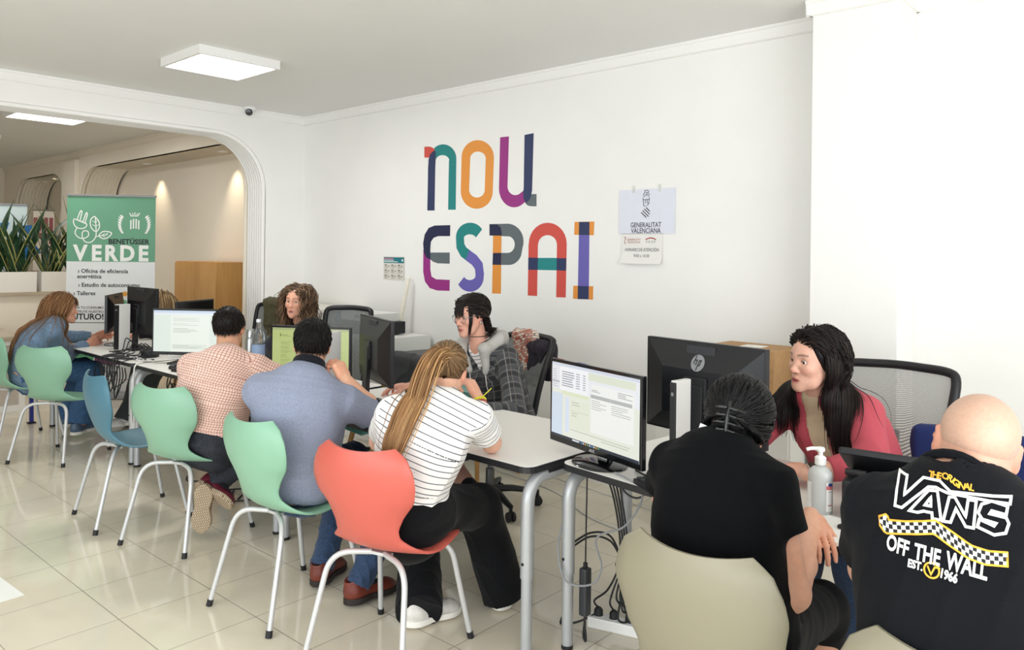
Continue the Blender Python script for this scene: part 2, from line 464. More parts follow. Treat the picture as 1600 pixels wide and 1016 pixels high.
# ---------------------------------------------------------------- head, hands, hair
def xf(prims, o, R, s=1.0):
    out = []
    for q in prims:
        c = np.array([[q.lo[0] if i & 1 else q.hi[0], q.lo[1] if i & 2 else q.hi[1], q.lo[2] if i & 4 else q.hi[2]] for i in range(8)])*s @ R.T + o
        out.append(Prim((lambda p, fn=q.fn: fn((p-o) @ R / s)*s), c.min(0), c.max(0), q.k*s, q.op, q.tag))
    return out
def frame(fwd, up=(0, 0, 1)):
    f = nrm(fwd); u = np.asarray(up, float); r = nrm(np.cross(f, u)); u = np.cross(r, f); return np.stack([r, f, u], 1)
HEAD = 9
def head_prims(fem=True, jaw=1.0, mouth=0.0, ears=True, fat=1.0, full=1.0):
    P = []; a = P.append; f = fat
    a(ell((0, -.018, .030), (.073, .096, .082), k=.02, tagv=HEAD))
    a(ell((0, .020, .012), (.066, .068, .072), k=.02, tagv=HEAD))
    a(ell((0, .026, -.040), (.057*f, .058, .068), k=.025, tagv=HEAD))
    for s in (-1, 1):
        a(cap((s*.046*f, .002, -.045), (s*.031*f, .040, -.084*jaw), .016, .014, k=.03, tagv=HEAD))
        a(cap((s*.031*f, .040, -.084*jaw), (s*.005, .074, -.100*jaw), .0135, .0135, k=.03, tagv=HEAD))
        a(ell((s*.036*f, .056, -.026), (.024, .024, .021), k=.022, tagv=HEAD))
    a(ell((0, .074, -.097*jaw), (.017, .015, .014), k=.02, tagv=HEAD))
    br = .010 if fem else .0125
    a(cap((-.034, .066, .021), (0, .076, .016), br, br, k=.018, tagv=HEAD)); a(cap((.034, .066, .021), (0, .076, .016), br, br, k=.018, tagv=HEAD))
    a(ell((0, .064, -.068), (.030, .026, .026), k=.02, tagv=HEAD))
    for s in (-1, 1): a(ell((s*.032, .090, .002), (.017, .015, .012), k=.012, op='s'))
    # lids around the eyeballs, opened by a slit
    for s in (-1, 1): a(ell((s*.0315, .0655, .001), (.0148, .0140, .0140), k=.004, tagv=HEAD))
    for s in (-1, 1): a(ell((s*.0322, .0800, .0004), (.0148, .0125, .0062), k=.002, op='s'))
    # nose
    a(cap((0, .076, .012), (0, .097, -.029), .0075, .0092, k=.012, tagv=HEAD)); a(ell((0, .099, -.032), (.0105, .011, .0095), k=.008, tagv=HEAD))
    for s in (-1, 1):
        a(ell((s*.0115, .086, -.037), (.0078, .0105, .0075), k=.006, tagv=HEAD))
        a(ell((s*.0065, .093, -.0445), (.0038, .0055, .0030), k=.003, op='s'))
    # lips
    m = mouth
    for s in (-1, 1):
        a(cap((s*.0215, .0775, -.0690), (s*.005, .0905, -.0635), .0035*full, .0058*full, k=.006, tagv=HEAD))
        a(cap((s*.0205, .0775, -.0705-m*.5), (0, .0885, -.0755-m), .0035*full, .0068*full, k=.006, tagv=HEAD))
    a(ell((0, .094, -.0695-m*.5), (.019, .010, .0011+m*.5), k=.002, op='s'))
    if ears:
        for s in (-1, 1):
            a(ell((s*.076, -.012, -.006), (.0085, .019, .031), R=frame((s*.35, 1, 0), (0, -.18, 1)), k=.008, tagv=HEAD))
            a(ell((s*.084, -.008, -.003), (.0060, .010, .018), R=frame((s*.35, 1, 0), (0, -.18, 1)), k=.006, op='s'))
            a(ell((s*.074, .000, -.030), (.0060, .008, .010), k=.006, tagv=HEAD))
    return P
def head_colour(q, base, lip=(.62, .30, .28), brow=None, stubble=None, scalp=None, blush=.06, browz=.0225):
    """q: points in head space -> albedo"""
    c = np.repeat(np.asarray(base, float)[None], len(q), 0)
    x, y, z = q.T; ax = np.abs(x)
    def mix(w, col): 
        w = np.clip(w, 0, 1)[:, None]; c[:] = c*(1-w)+np.asarray(col)*w
    bl = np.asarray(base)*np.array([1.06, .80, .78])
    mix(blush*8*np.exp(-(((ax-.040)/.018)**2+((z+.034)/.018)**2))*(y > .03), bl)
    mix(blush*9*np.exp(-((x/.012)**2+((z+.034)/.012)**2))*(y > .085), bl)
    mix(.7*np.exp(-(((ax-.080)/.012)**2))*(y < .03), bl)
    zz = z+.0705; lipm = np.clip(1.4-((x/.0235)**2+(zz/.0125)**2)*1.1, 0, 1)*(y > .070)
    mix(lipm*.85, lip)
    if brow is not None:
        bz = browz+.002+.004*np.sin(np.clip((ax-.012)/.04, 0, 1)*2.9)
        mix(.68*np.clip(1.6-np.abs((z-bz)/.0036)*1.1, 0, 1)*(ax > .012)*(ax < .050)*(y > .04), brow)
        lash = np.abs(((ax-.032)/.0135)**2+((z-.0008)/.0052)**2-1)
        mix(.75*np.clip(1-lash*3.0, 0, 1)*(y > .062)*(z > -.001), brow)
    if stubble is not None: mix(.35*(z < -.03)*np.clip((-.03-z)/.02, 0, 1)*(y > .0), stubble)
    if scalp is not None:
        w = np.clip((z-(.028-.55*np.clip(y+.01, -.2, .2)*-.0)-.0)/.02, 0, 1)*0
        mix(w, scalp)
    return c
def hand_prims(w, d, n, th=1, curl=(.3, .35, .4, .45), spread=.10, tcurl=.3, tout=.7, s=1.0, mcp=None, tag_=5):
    """w wrist, d direction of the palm, n palm normal (towards the palm side); th=+1 thumb on n x d side"""
    w = np.asarray(w, float); d = nrm(d); n = nrm(np.asarray(n, float)-d*(np.asarray(n, float)@d)); x = np.cross(n, d)*th
    P = []; L = .082*s
    R = np.stack([x, d, n], 1)
    P.append(ecap(w+d*.004, w+d*L*.55, .021*s, .030*s, x, 1.0, .62, k=.012, tagv=tag_))
    P.append(rbox(w+d*L*.62+x*.0*s, (.039*s, .038*s, .0135*s), .012*s, R, k=.014, tagv=tag_))
    lens = [(.043, .026, .020), (.047, .029, .021), (.043, .027, .021), (.033, .020, .018)]
    tips = []
    for i in range(4):
        off = (.0285-.019*i)*s
        b = w+d*(L+(-.002, .003, 0, -.008)[i]*s)+x*off
        ang = curl[i] if not hasattr(curl[i], '__len__') else curl[i][0]
        fd = nrm(d+x*spread*(1.5-i)/1.5)
        r0 = (.0092, .0095, .009, .0080)[i]*s; a = 0; p = b-fd*.012*s; q = b
        P.append(cap(p, q, r0*1.08, r0*1.05, k=.008, tagv=tag_))
        p = b
        for j in range(3):
            c = curl[i][j] if hasattr(curl[i], '__len__') else curl[i]*(1.0, 1.2, .8)[j]
            a += c; v = fd*math.cos(a)+n*math.sin(a)
            q = p+v*lens[i][j]*s; r1 = r0*(.95, .86, .72)[j]
            P.append(cap(p, q, r0*(1.0, .95, .86)[j], r1, k=.0025 if j == 0 else .003, tagv=tag_)); p = q
        tips.append(p)
    tb = w+d*.018*s+x*.020*s+n*.004*s
    v = nrm(d*math.cos(tout)+x*math.sin(tout)+n*.35); q = tb+v*.040*s
    P.append(cap(tb, q, .0135*s, .0115*s, k=.012, tagv=tag_))
    v2 = nrm(v+(d*.6-x*.5+n*.5)*tcurl); q2 = q+v2*.031*s; P.append(cap(q, q2, .0108*s, .0095*s, k=.004, tagv=tag_))
    v3 = nrm(v2+(d*.6-x*.6+n*.4)*tcurl); q3 = q2+v3*.024*s; P.append(cap(q2, q3, .0098*s, .0075*s, k=.004, tagv=tag_))
    return P, tips
class Locks:
    """hair: many tapered flattened strands collected in one mesh"""
    def __init__(s): s.V = []; s.F = []; s.C = []; s.n = 0
    def add(s, paths, width, thick, cols, nrmf=None, taper=(.5, 1.0, .15), ns=5):
        """paths: (N, K, 3); width (N,), cols (N,3)"""
        N, K, _ = paths.shape
        T = np.gradient(paths, axis=1); T /= np.maximum(np.linalg.norm(T, axis=2, keepdims=True), 1e-9)
        if nrmf is None: U = np.repeat(np.array([0, 0, 1.0])[None, None], N, 0).repeat(K, 1)+.01
        else: U = nrmf
        S = np.cross(T, U); S /= np.maximum(np.linalg.norm(S, axis=2, keepdims=True), 1e-9)
        U2 = np.cross(S, T)
        t = np.linspace(0, 1, K); prof = np.interp(t, [0, .35, 1], taper)
        W = np.broadcast_to(np.asarray(width, float), (N,))[:, None]*prof[None]; H = np.broadcast_to(np.asarray(thick, float), (N,))[:, None]*prof[None]
        ring = []
        for j in range(ns):
            a = 2*PI*j/ns; ring.append(paths+S*(W*math.cos(a))[..., None]+U2*(H*math.sin(a))[..., None])
        V = np.stack(ring, 2)                     # N K ns 3
        idx = np.arange(N*K*ns).reshape(N, K, ns)+s.n
        A = idx[:, :-1]; B = idx[:, 1:]
        F = np.stack([A, np.roll(A, -1, 2), np.roll(B, -1, 2), B], -1).reshape(-1, 4)
        s.V.append(V.reshape(-1, 3)); s.F.append(F); s.C.append(np.repeat(np.asarray(cols, float), K*ns, 0)); s.n += N*K*ns
    def mesh(s, name, m, parent, extra=None):
        V = np.concatenate(s.V); F = np.concatenate(s.F); C = np.concatenate(s.C)
        if extra is not None:
            P, Q, c = extra; F = np.concatenate([F, Q+len(V)]); V = np.concatenate([V, P]); C = np.concatenate([C, c])
        return mesh_np(name, V, F, m, parent, col=C)
def grow(roots, dirs, K, step, field, off, grav=.35, stiff=1.0, wav=0.0, freq=6.0, seed=0, pull=None, pullw=0.0, stick=0.0, first=None):
    """strands that leave the scalp, hang under gravity and lie on whatever is below them"""
    rs = np.random.RandomState(seed); N = len(roots); p = roots.copy(); d = dirs/np.linalg.norm(dirs, axis=1, keepdims=True)
    off = np.broadcast_to(off, (N,)); out = [p.copy()]; U = [np.zeros_like(p)]
    step = np.broadcast_to(step, (N,)); ph = rs.rand(N)*6.28; ax = rs.normal(size=(N, 3)); ax /= np.linalg.norm(ax, axis=1, keepdims=True)
    for k in range(1, K):
        g = np.array([0, 0, -1.0])
        d = d*stiff+g*grav*(1 if k > 2 else .4)
        if pull is not None:
            w = pull-p; d = d+pullw*w/np.maximum(np.linalg.norm(w, axis=1, keepdims=True), 1e-6)
        if first is not None and k <= first[2]:
            w = first[0]-p; L_ = np.linalg.norm(w, axis=1, keepdims=True); d = d+first[1]*w/np.maximum(L_, 1e-6)+np.array([0, 0, grav*.7])
        d /= np.linalg.norm(d, axis=1, keepdims=True)
        dd = d
        if wav:
            b = np.cross(d, ax); b /= np.maximum(np.linalg.norm(b, axis=1, keepdims=True), 1e-6); c = np.cross(d, b); a = ph+freq*k
            dd = d+wav*(b*np.cos(a)[:, None]+c*np.sin(a)[:, None])
        q = p+dd*step[:, None]
        for _ in range(1 if k % 2 else 2):
            v, gr = field.both(q, .002); gr /= np.maximum(np.linalg.norm(gr, axis=1, keepdims=True), .3)
            push = np.clip(off-v, -stick, .03)
            if pull is None or True: q = q+gr*push[:, None]
        nd = q-p; L = np.linalg.norm(nd, axis=1, keepdims=True)
        if not wav: d = nd/np.maximum(L, 1e-6)
        else: d = d*.7+.3*nd/np.maximum(L, 1e-6)
        p = q; out.append(p.copy()); U.append(gr)
    U[0] = U[1]
    return np.stack(out, 1), np.stack(U, 1)
def face_clear(s, pa, hx=.060, y0=.045, z0=-.14, z1=.045):
    """which strands stay off the face"""
    q = (pa-s.H)@s.RH/s.head_s; m = (np.abs(q[..., 0]) < hx) & (q[..., 1] > y0) & (q[..., 2] > z0) & (q[..., 2] < z1)
    return ~m.any(axis=1)
def hair_cols(N, base, var=.25, seed=1, alt=None, altp=.3):
    rs = np.random.RandomState(seed); b = np.asarray(srgb(base)[:3]); c = np.repeat(b[None], N, 0)
    if alt is not None:
        m = rs.rand(N) < altp; c[m] = np.asarray(srgb(alt)[:3])
    return c*(1+var*(rs.rand(N, 1)*2-1))
def scalp_pts(n, test, seed=0):
    """points on the head-space cranium that pass test(x, y, z)"""
    rs = np.random.RandomState(seed); out = []
    while sum(map(len, out)) < n:
        v = rs.normal(size=(n*4, 3)); v /= np.linalg.norm(v, axis=1, keepdims=True)
        p = V3(0, -.014, .028)+v*V3(.0735, .094, .083)
        out.append(p[test(*p.T)])
    return np.concatenate(out)[:n]
# ---------------------------------------------------------------- people
SHIRT, SLEEVE_L, SLEEVE_R = 1, 2, 3
def lerp(a, b, t): return np.asarray(a, float)*(1-t)+np.asarray(b, float)*t
class Person:
    def __init__(s, **k):
        s.__dict__.update(dict(sock=None, dropR=0.0, dropL=0.0, build=1.0, hipw=.175, hipd=.125, waw=.145, wad=.105, chw=.165, chd=.115, shw=.165, curv=.05, fem=True, skin='d8a88c', head_s=1.0,
                               uarm=.044, farm=.036, wr=.024, th=.078, kn=.055, cf=.052, ank=.034, neck=.052, hump=0.0, mouth=.001, lip='b4655c', brow='2a1c14', stub=None, jaw=1.0, fat=1.0,
                               h=.0042, iris='4a3424', handL={}, handR={}, gaze=(0, 1, -.1), eyes=True, feet=True, headspec={}))
        s.__dict__.update(k)
        z = V3(0, 0, 1)
        s.fS = nrm(V3(*s.fS, 0)); s.fP = nrm(V3(*s.fP, 0))
        s.rS = nrm(np.cross(s.fS, z)); s.rP = nrm(np.cross(s.fP, z))
        for n in ('P', 'N', 'H'): setattr(s, n, np.asarray(getattr(s, n), float))
        s.RH = frame(s.hf, getattr(s, 'hu', (0, 0, 1)))
        ax = nrm(s.N-s.P); bk = -nrm(s.fS+s.fP)
        s.spine = [lerp(s.P, s.N, t)+bk*s.curv*math.sin(PI*t)*(1.0) for t in (-.14, .05, .34, .66, .88, 1.0)]
        B = s.build
        sd = [lerp(s.rP, s.rS, t) for t in (0, 0, .35, .8, 1, 1)]
        s.secs = [(s.spine[0], sd[0], s.hipw*.86*B, s.hipd*.86*B), (s.spine[1], sd[1], s.hipw*B, s.hipd*B), (s.spine[2], sd[2], s.waw*B, s.wad*B),
                  (s.spine[3], sd[3], s.chw*B, s.chd*B), (s.spine[4], sd[4], s.chw*.86*B, s.chd*.72*B), (s.spine[5], sd[5], .062, .055)]
        c = s.spine[4]; s.base_secs = s.secs
        A = [np.concatenate([np.asarray(q[0], float), nrm(q[1]), [q[2], q[3]]]) for q in s.secs]; X = spline(A, 2)
        s.fine = [(x[:3], nrm(x[3:6]), x[6], x[7]) for x in X]
        if not hasattr(s, 'shR'): s.shR = c+s.rS*s.shw*B+s.fS*.0
        if not hasattr(s, 'shL'): s.shL = c-s.rS*s.shw*B+s.fS*.0
        s.shR = np.asarray(s.shR, float)-V3(0, 0, s.dropR); s.shL = np.asarray(s.shL, float)-V3(0, 0, s.dropL)
        for n in ('shL', 'shR', 'elL', 'elR', 'wrL', 'wrR', 'knL', 'knR', 'anL', 'anR', 'toL', 'toR'): setattr(s, n, np.asarray(getattr(s, n), float))
        s.hipL = s.spine[1]-s.rP*s.hipw*.52*B; s.hipR = s.spine[1]+s.rP*s.hipw*.52*B
        L = lambda a, b: '%.2f' % np.linalg.norm(a-b)
        if VERBOSE: print('BONES', s.key, 'arm R', L(s.shR, s.elR), L(s.elR, s.wrR), 'L', L(s.shL, s.elL), L(s.elL, s.wrL), 'leg R', L(s.hipR, s.knR), L(s.knR, s.anR), 'L', L(s.hipL, s.knL), L(s.knL, s.anL), 'spine', L(s.P, s.N), 'neck', L(s.N, s.H))
        s.kids = []
    def torso(s, off=0.0, k=.03, tagv=SHIRT, lo=0, hi=6):
        S = s.fine
        q = loft(S, k=k, tagv=tagv, off=off); return q
    def shoulders(s, off=0.0, tagv=SHIRT, k=.05):
        B = s.build; t = lerp(s.spine[4], s.N, .75)
        P = [cap(lerp(s.N, t, .6), s.shR, .046*B+off, s.uarm*.98+off, k=k, tagv=tagv), cap(lerp(s.N, t, .6), s.shL, .046*B+off, s.uarm*.98+off, k=k, tagv=tagv)]
        if s.hump: P.append(ell(lerp(s.spine[3], s.N, .45)-s.fS*.030, (.125*B, .065+off, .115+off), R=frame(s.fS), k=.07, tagv=tagv))
        return P
    def bust(s, off=0.0, r=.062, tagv=SHIRT):
        c = lerp(s.spine[3], s.spine[4], -.05)+s.fS*(s.chd*s.build*.62)
        return [ell(c+s.rS*.072*q, (r+off, r*.95+off, r*1.05+off), R=frame(s.fS), k=.05, tagv=tagv) for q in (-1, 1)]
    def head(s): 
        return xf(head_prims(fem=s.fem, jaw=s.jaw, mouth=s.mouth, fat=s.fat, **s.headspec), s.H, s.RH, s.head_s)
    def neckp(s, off=0.0):
        a = s.H+s.RH@V3(0, -.022, -.040)*s.head_s; b = s.N-V3(0, 0, .03)
        return [cap(a, b, s.neck+off, s.neck*1.12+off, k=.025, tagv=8)]
    def arm(s, side, off=0.0, hand=True, tagv=4, k=.02):
        sh, el, wr = (s.shR, s.elR, s.wrR) if side > 0 else (s.shL, s.elL, s.wrL)
        P = [cap(sh, el, s.uarm+off, s.uarm*.86+off, k=k, tagv=tagv), cap(el, lerp(el, wr, .35), s.farm*.98+off, s.farm*1.05+off, k=k, tagv=tagv), cap(lerp(el, wr, .35), wr, s.farm*1.02+off, s.wr+off, k=k, tagv=tagv)]
        if hand:
            hd = dict(s.handR if side > 0 else s.handL); d = hd.pop('d', wr-el); n = hd.pop('n', (0, 0, -1)); hd.pop('none', 0)
            hp, tips = hand_prims(wr, d, n, **hd); P += hp
            setattr(s, 'tipsR' if side > 0 else 'tipsL', tips)
        return P
    def leg(s, side, off=0.0, foot=True, tagv=6):
        hp, kn, an, to = (s.hipR, s.knR, s.anR, s.toR) if side > 0 else (s.hipL, s.knL, s.anL, s.toL)
        m = lerp(kn, an, .3); bkw = nrm(np.cross(np.cross(an-kn, kn-hp), an-kn))*-.012
        P = [cap(hp, kn, s.th+off, s.kn+off, k=.03, tagv=tagv), cap(kn, m+bkw, s.kn*.92+off, s.cf+off, k=.025, tagv=tagv), cap(m+bkw, an, s.cf+off, s.ank+off, k=.025, tagv=tagv)]
        if foot: P += [cap(an, lerp(an, to, .55), .030, .020, k=.02, tagv=7)]
        return P
    def make_body(s, label, extra=()):
        P = [s.torso()]+s.shoulders()+s.neckp()+s.head()+s.arm(1)+s.arm(-1)+s.leg(1)+s.leg(-1)+list(extra)
        f = SDF(P); s.f = f
        V, Q = net(f, s.h)
        _, who = f(V, want=True)
        base = np.array(srgb(s.skin)[:3]); col = np.repeat(base[None], len(V), 0)
        q = (V-s.H)@s.RH/s.head_s; m = (np.abs(q[:, 0]) < .1) & (q[:, 1] > -.13) & (q[:, 1] < .13) & (q[:, 2] > -.13) & (q[:, 2] < .14)
        col[m] = head_colour(q[m], base, lip=srgb(s.lip)[:3], brow=srgb(s.brow)[:3] if s.brow else None, stubble=srgb(s.stub)[:3] if s.stub else None)
        g7 = who == 7
        if s.sock: col[g7] = np.array(srgb(s.sock)[:3])
        h = who == 5; col[h] = col[h]*np.array([1.02, .93, .91])
        o = mesh_np('person', V, Q, vcol_mat('skin', rough=.48, spec=.35, sss=.15, noise=.05, nscale=60, bump=.08, bscale=500), col=col)
        tag(o, label, 'person'); s.root = o
        s.tick('body')
        if s.eyes:
            for sx in (-1, 1): s.eye(sx)
        return o
    def eye(s, sx):
        c = s.H+s.RH@(V3(sx*.0315, .0655, .001)*s.head_s); r = .0128*s.head_s
        g = nrm(s.RH@nrm(V3(*s.gaze))); n = 20; mbv = []; cols = []; F = []
        R = frame(g, (0, 0, 1) if abs(g[2]) < .9 else (0, 1, 0)); rings = [0.0, .16, .20, .48, .54, .9, 1.4, 2.2, 3.14]
        pal = ['080808', '080808', s.iris, s.iris, 'e9e3df', 'efeae6', 'efe8e4', 'e8d8d0', 'e8d8d0']
        for a, cl in zip(rings, pal):
            for j in range(n):
                t = 2*PI*j/n; mbv.append(c+R@V3(math.sin(a)*math.cos(t), math.cos(a), math.sin(a)*math.sin(t))*r); cols.append(srgb(cl)[:3])
        F = [(i*n+j, i*n+(j+1) % n, (i+1)*n+(j+1) % n, (i+1)*n+j) for i in range(len(rings)-1) for j in range(n)]
        mesh_np('eye', np.array(mbv), np.array(F), vcol_mat('eyeball', rough=.12, spec=.6), s.root, col=np.array(cols))
    def tick(s, w):
        if VERBOSE:
            import time
            print('TIME', s.key, w, '%.1f' % (time.time()-getattr(Person, 't0', time.time()))); Person.t0 = time.time()
    def cloth(s, name, prims, m, h=None, disp=None, col=None, attrs=None, label=None, parent=None):
        f = SDF(prims, disp); V, Q = net(f, h or s.h)
        _, who = f(V, want=True)
        if callable(col): col = col(V, who)
        at = attrs(V, who) if attrs else None
        o = mesh_np(name, V, Q, m, parent or s.root, col=col, attrs=at)
        if label: o['label'] = label
        s.last = f; s.tick(name)
        return o
    def pat(s, V, who, loftp):
        """cloth coordinates: (along, around) of trunk and sleeves"""
        u, v, w, a, b, st = loftp.coords(V)
        ang = np.arctan2(u/np.maximum(a, 1e-3), -v/np.maximum(b, 1e-3)); out = np.stack([st+w, ang*.5*(a+b)*1.08, np.zeros(len(V))], 1)
        for tg, sh, el, wr in ((SLEEVE_R, s.shR, s.elR, s.wrR), (SLEEVE_L, s.shL, s.elL, s.wrL)):
            m = who == tg
            if not m.any(): continue
            p = V[m]; d1 = nrm(el-sh); L1 = np.linalg.norm(el-sh); d2 = nrm(wr-el)
            t1 = (p-sh)@d1; t2 = (p-el)@d2
            lo = (t2 > 0) & (np.linalg.norm(p-el-np.clip(t2, 0, 9)[:, None]*d2, axis=1) < np.linalg.norm(p-sh-np.clip(t1, 0, L1)[:, None]*d1, axis=1))
            sd = nrm(np.cross(d1, V3(0, 0, 1)+s.fS*.2)); ft = np.cross(d1, sd)
            al = np.where(lo, L1+t2, t1); q = p-np.where(lo[:, None], el+t2[:, None]*d2, sh+t1[:, None]*d1)
            an = np.arctan2(q@sd, q@ft)*.05
            out[m] = np.stack([al, an, np.ones(m.sum())], 1)
        return out
    def shoe(s, side, col, sole, h=.0035, label=None, low=.075, kind='shoe', tip=None, soleh=.026, wid=1.0, tread=False):
        an, to = (s.anR, s.toR) if side > 0 else (s.anL, s.toL)
        d = nrm(to-an); up = getattr(s, 'upR' if side > 0 else 'upL', None)
        if up is None: d = nrm(V3(d[0], d[1], 0)); up = V3(0, 0, 1)
        else: d = nrm(to-an+nrm(np.asarray(up, float))*.055)
        up = nrm(np.asarray(up, float)-d*(np.asarray(up, float)@d)); r = np.cross(d, up)
        R = np.stack([r, d, up], 1); o = an-up*low-d*.065      # heel on the ground
        P = [ell((0, .045, .050), (.036*wid, .050, .048), k=.02, tagv=1), cap((0, .05, .045), (0, .20, .030), .037*wid, .030*wid, k=.03, tagv=1), ell((0, .205, .026), (.043*wid, .058, .030), k=.03, tagv=1),
             cap((0, .040, .06), (0, .034, .095), .036, .036, k=.02, tagv=1), ell((0, .030, .112), (.030, .033, .024), k=.008, op='s')]
        P += [Prim((lambda p: -(p[:, 2]-.012)), V3(-99, -99, -99), V3(99, 99, 99), .004, 'i')]
        P = xf([q for q in P if q.op != 'i'], o, R)+[half(o+up*.012, -up, .004)]
        # sole: flat plate with the outline of the foot
        S = [ell((0, .050, .0), (.041*wid, .056, .2), k=.01, tagv=2), ell((0, .205, .0), (.047*wid, .066, .2), k=.01, tagv=2), rbox((0, .125, 0), (.037*wid, .09, .2), .02, k=.04, tagv=2)]
        S = xf(S, o, R)
        f = SDF(P+[]); V, Q = net(f, h)
        shoe = mesh_np(kind, V, Q, vcol_mat('shoe_upper_'+col, rough=.45, bump=.1, bscale=200) if False else mat('shoe_'+col, col, rough=.42, noise=.15, nscale=30, bump=.1, bscale=250), s.root)
        if label: shoe['label'] = label
        f2 = SDF(S+[half(o+up*soleh, up, .004), half(o+up*.0005, -up, .004)])
        lo = np.min([o+R@V3(a, b, c) for a in (-.06, .06) for b in (-.03, .29) for c in (-.01, .04)], 0)-.01; hi = np.max([o+R@V3(a, b, c) for a in (-.06, .06) for b in (-.03, .29) for c in (-.01, .04)], 0)+.01
        V2, Q2 = net(f2, h, lo, hi)
        so = mesh_np('sole', V2, Q2, tread or mat('sole_'+sole, sole, rough=.7, bump=.2, bscale=120), shoe)
        s.shoe_frame = (o, R, shoe)
        return shoe
    def finish(s):
        s.tick('rest')
        b = Vector((s.P[0], s.P[1], 0)); T = Matrix.Translation(-b); seen = set()
        def rec(o):
            if o.type == 'MESH' and o.data.name not in seen:
                seen.add(o.data.name); o.data.transform(T)
            for c in o.children: rec(c)
        rec(s.root); s.root.location = b
def ring(pts, r, n=8): return MB().tube(list(pts)+[pts[0]], r, n, cap=False)
def pattern_mat(name, kind, rough=.85):
    if name in _mats: return _mats[name]
    m, nt, b = node_mat(name); N = nt.nodes.new; L = nt.links.new
    a = N('ShaderNodeAttribute'); a.attribute_name = 'pat'; sp = N('ShaderNodeSeparateXYZ'); L(a.outputs['Vector'], sp.inputs[0])
    def math_(op, x, y=None, c=None):
        q = N('ShaderNodeMath'); q.operation = op
        for i, v in enumerate((x, y)):
            if v is None: continue
            if isinstance(v, (int, float)): q.inputs[i].default_value = v
            else: L(v, q.inputs[i])
        return q.outputs[0]
    def line(src, per, w, ph=0.0):
        f = math_('FRACT', math_('ADD', math_('MULTIPLY', src, 1/per), 50.5+ph)); d = math_('ABSOLUTE', math_('SUBTRACT', f, .5))
        r = N('ShaderNodeMapRange'); r.inputs[1].default_value = w/per/2*.6; r.inputs[2].default_value = w/per/2*1.4; r.inputs[3].default_value = 1; r.inputs[4].default_value = 0
        L(d, r.inputs[0]); return r.outputs[0]
    def mix(fac, A, B, k=1.0):
        q = N('ShaderNodeMix'); q.data_type = 'RGBA'
        L(math_('MULTIPLY', fac, k), q.inputs[0])
        for i, v in ((6, A), (7, B)):
            if isinstance(v, str): q.inputs[i].default_value = srgb(v)
            else: L(v, q.inputs[i])
        return q.outputs[2]
    s_, u_ = sp.outputs[0], sp.outputs[1]
    tc = N('ShaderNodeTexCoord'); t2 = N('ShaderNodeTexNoise'); t2.inputs['Scale'].default_value = 350; L(tc.outputs['Object'], t2.inputs['Vector'])
    if kind == 'stripe': c = mix(line(s_, .0232, .0034), 'f2efee', '343a48')
    elif kind == 'check':
        c = mix(line(s_, .0135, .0030), 'efcfc2', '96584c', .78); c = mix(line(u_, .0135, .0030), c, '96584c', .78)
    elif kind == 'plaid':
        c = mix(line(s_, .085, .030), '4b4c50', '2c2d31', .8); c = mix(line(u_, .085, .030), c, '2a2b2f', .6)
        c = mix(line(s_, .085, .0035, .28), c, '9b9793', .75); c = mix(line(u_, .085, .0035, .28), c, '9b9793', .75)
        c = mix(line(s_, .085, .0030, .75), c, '8a8076', .5); c = mix(line(u_, .085, .0030, .75), c, '8a8076', .5)
    L(c, b.inputs['Base Color']); b.inputs['Roughness'].default_value = rough; b.inputs['Specular IOR Level'].default_value = .2; b.inputs['Sheen Weight'].default_value = .15
    bp = N('ShaderNodeBump'); bp.inputs['Strength'].default_value = .25; bp.inputs['Distance'].default_value = .002; L(t2.outputs[0], bp.inputs['Height']); L(bp.outputs[0], b.inputs['Normal'])
    _mats[name] = m; return m
def fabric(name, col, rough=.85, noise=.08, nscale=300, bump=.3, bscale=500, sheen=.06, spec=.2): return mat(name, col, rough=rough, noise=noise, nscale=nscale, bump=bump, bscale=bscale, sheen=sheen, spec=spec)
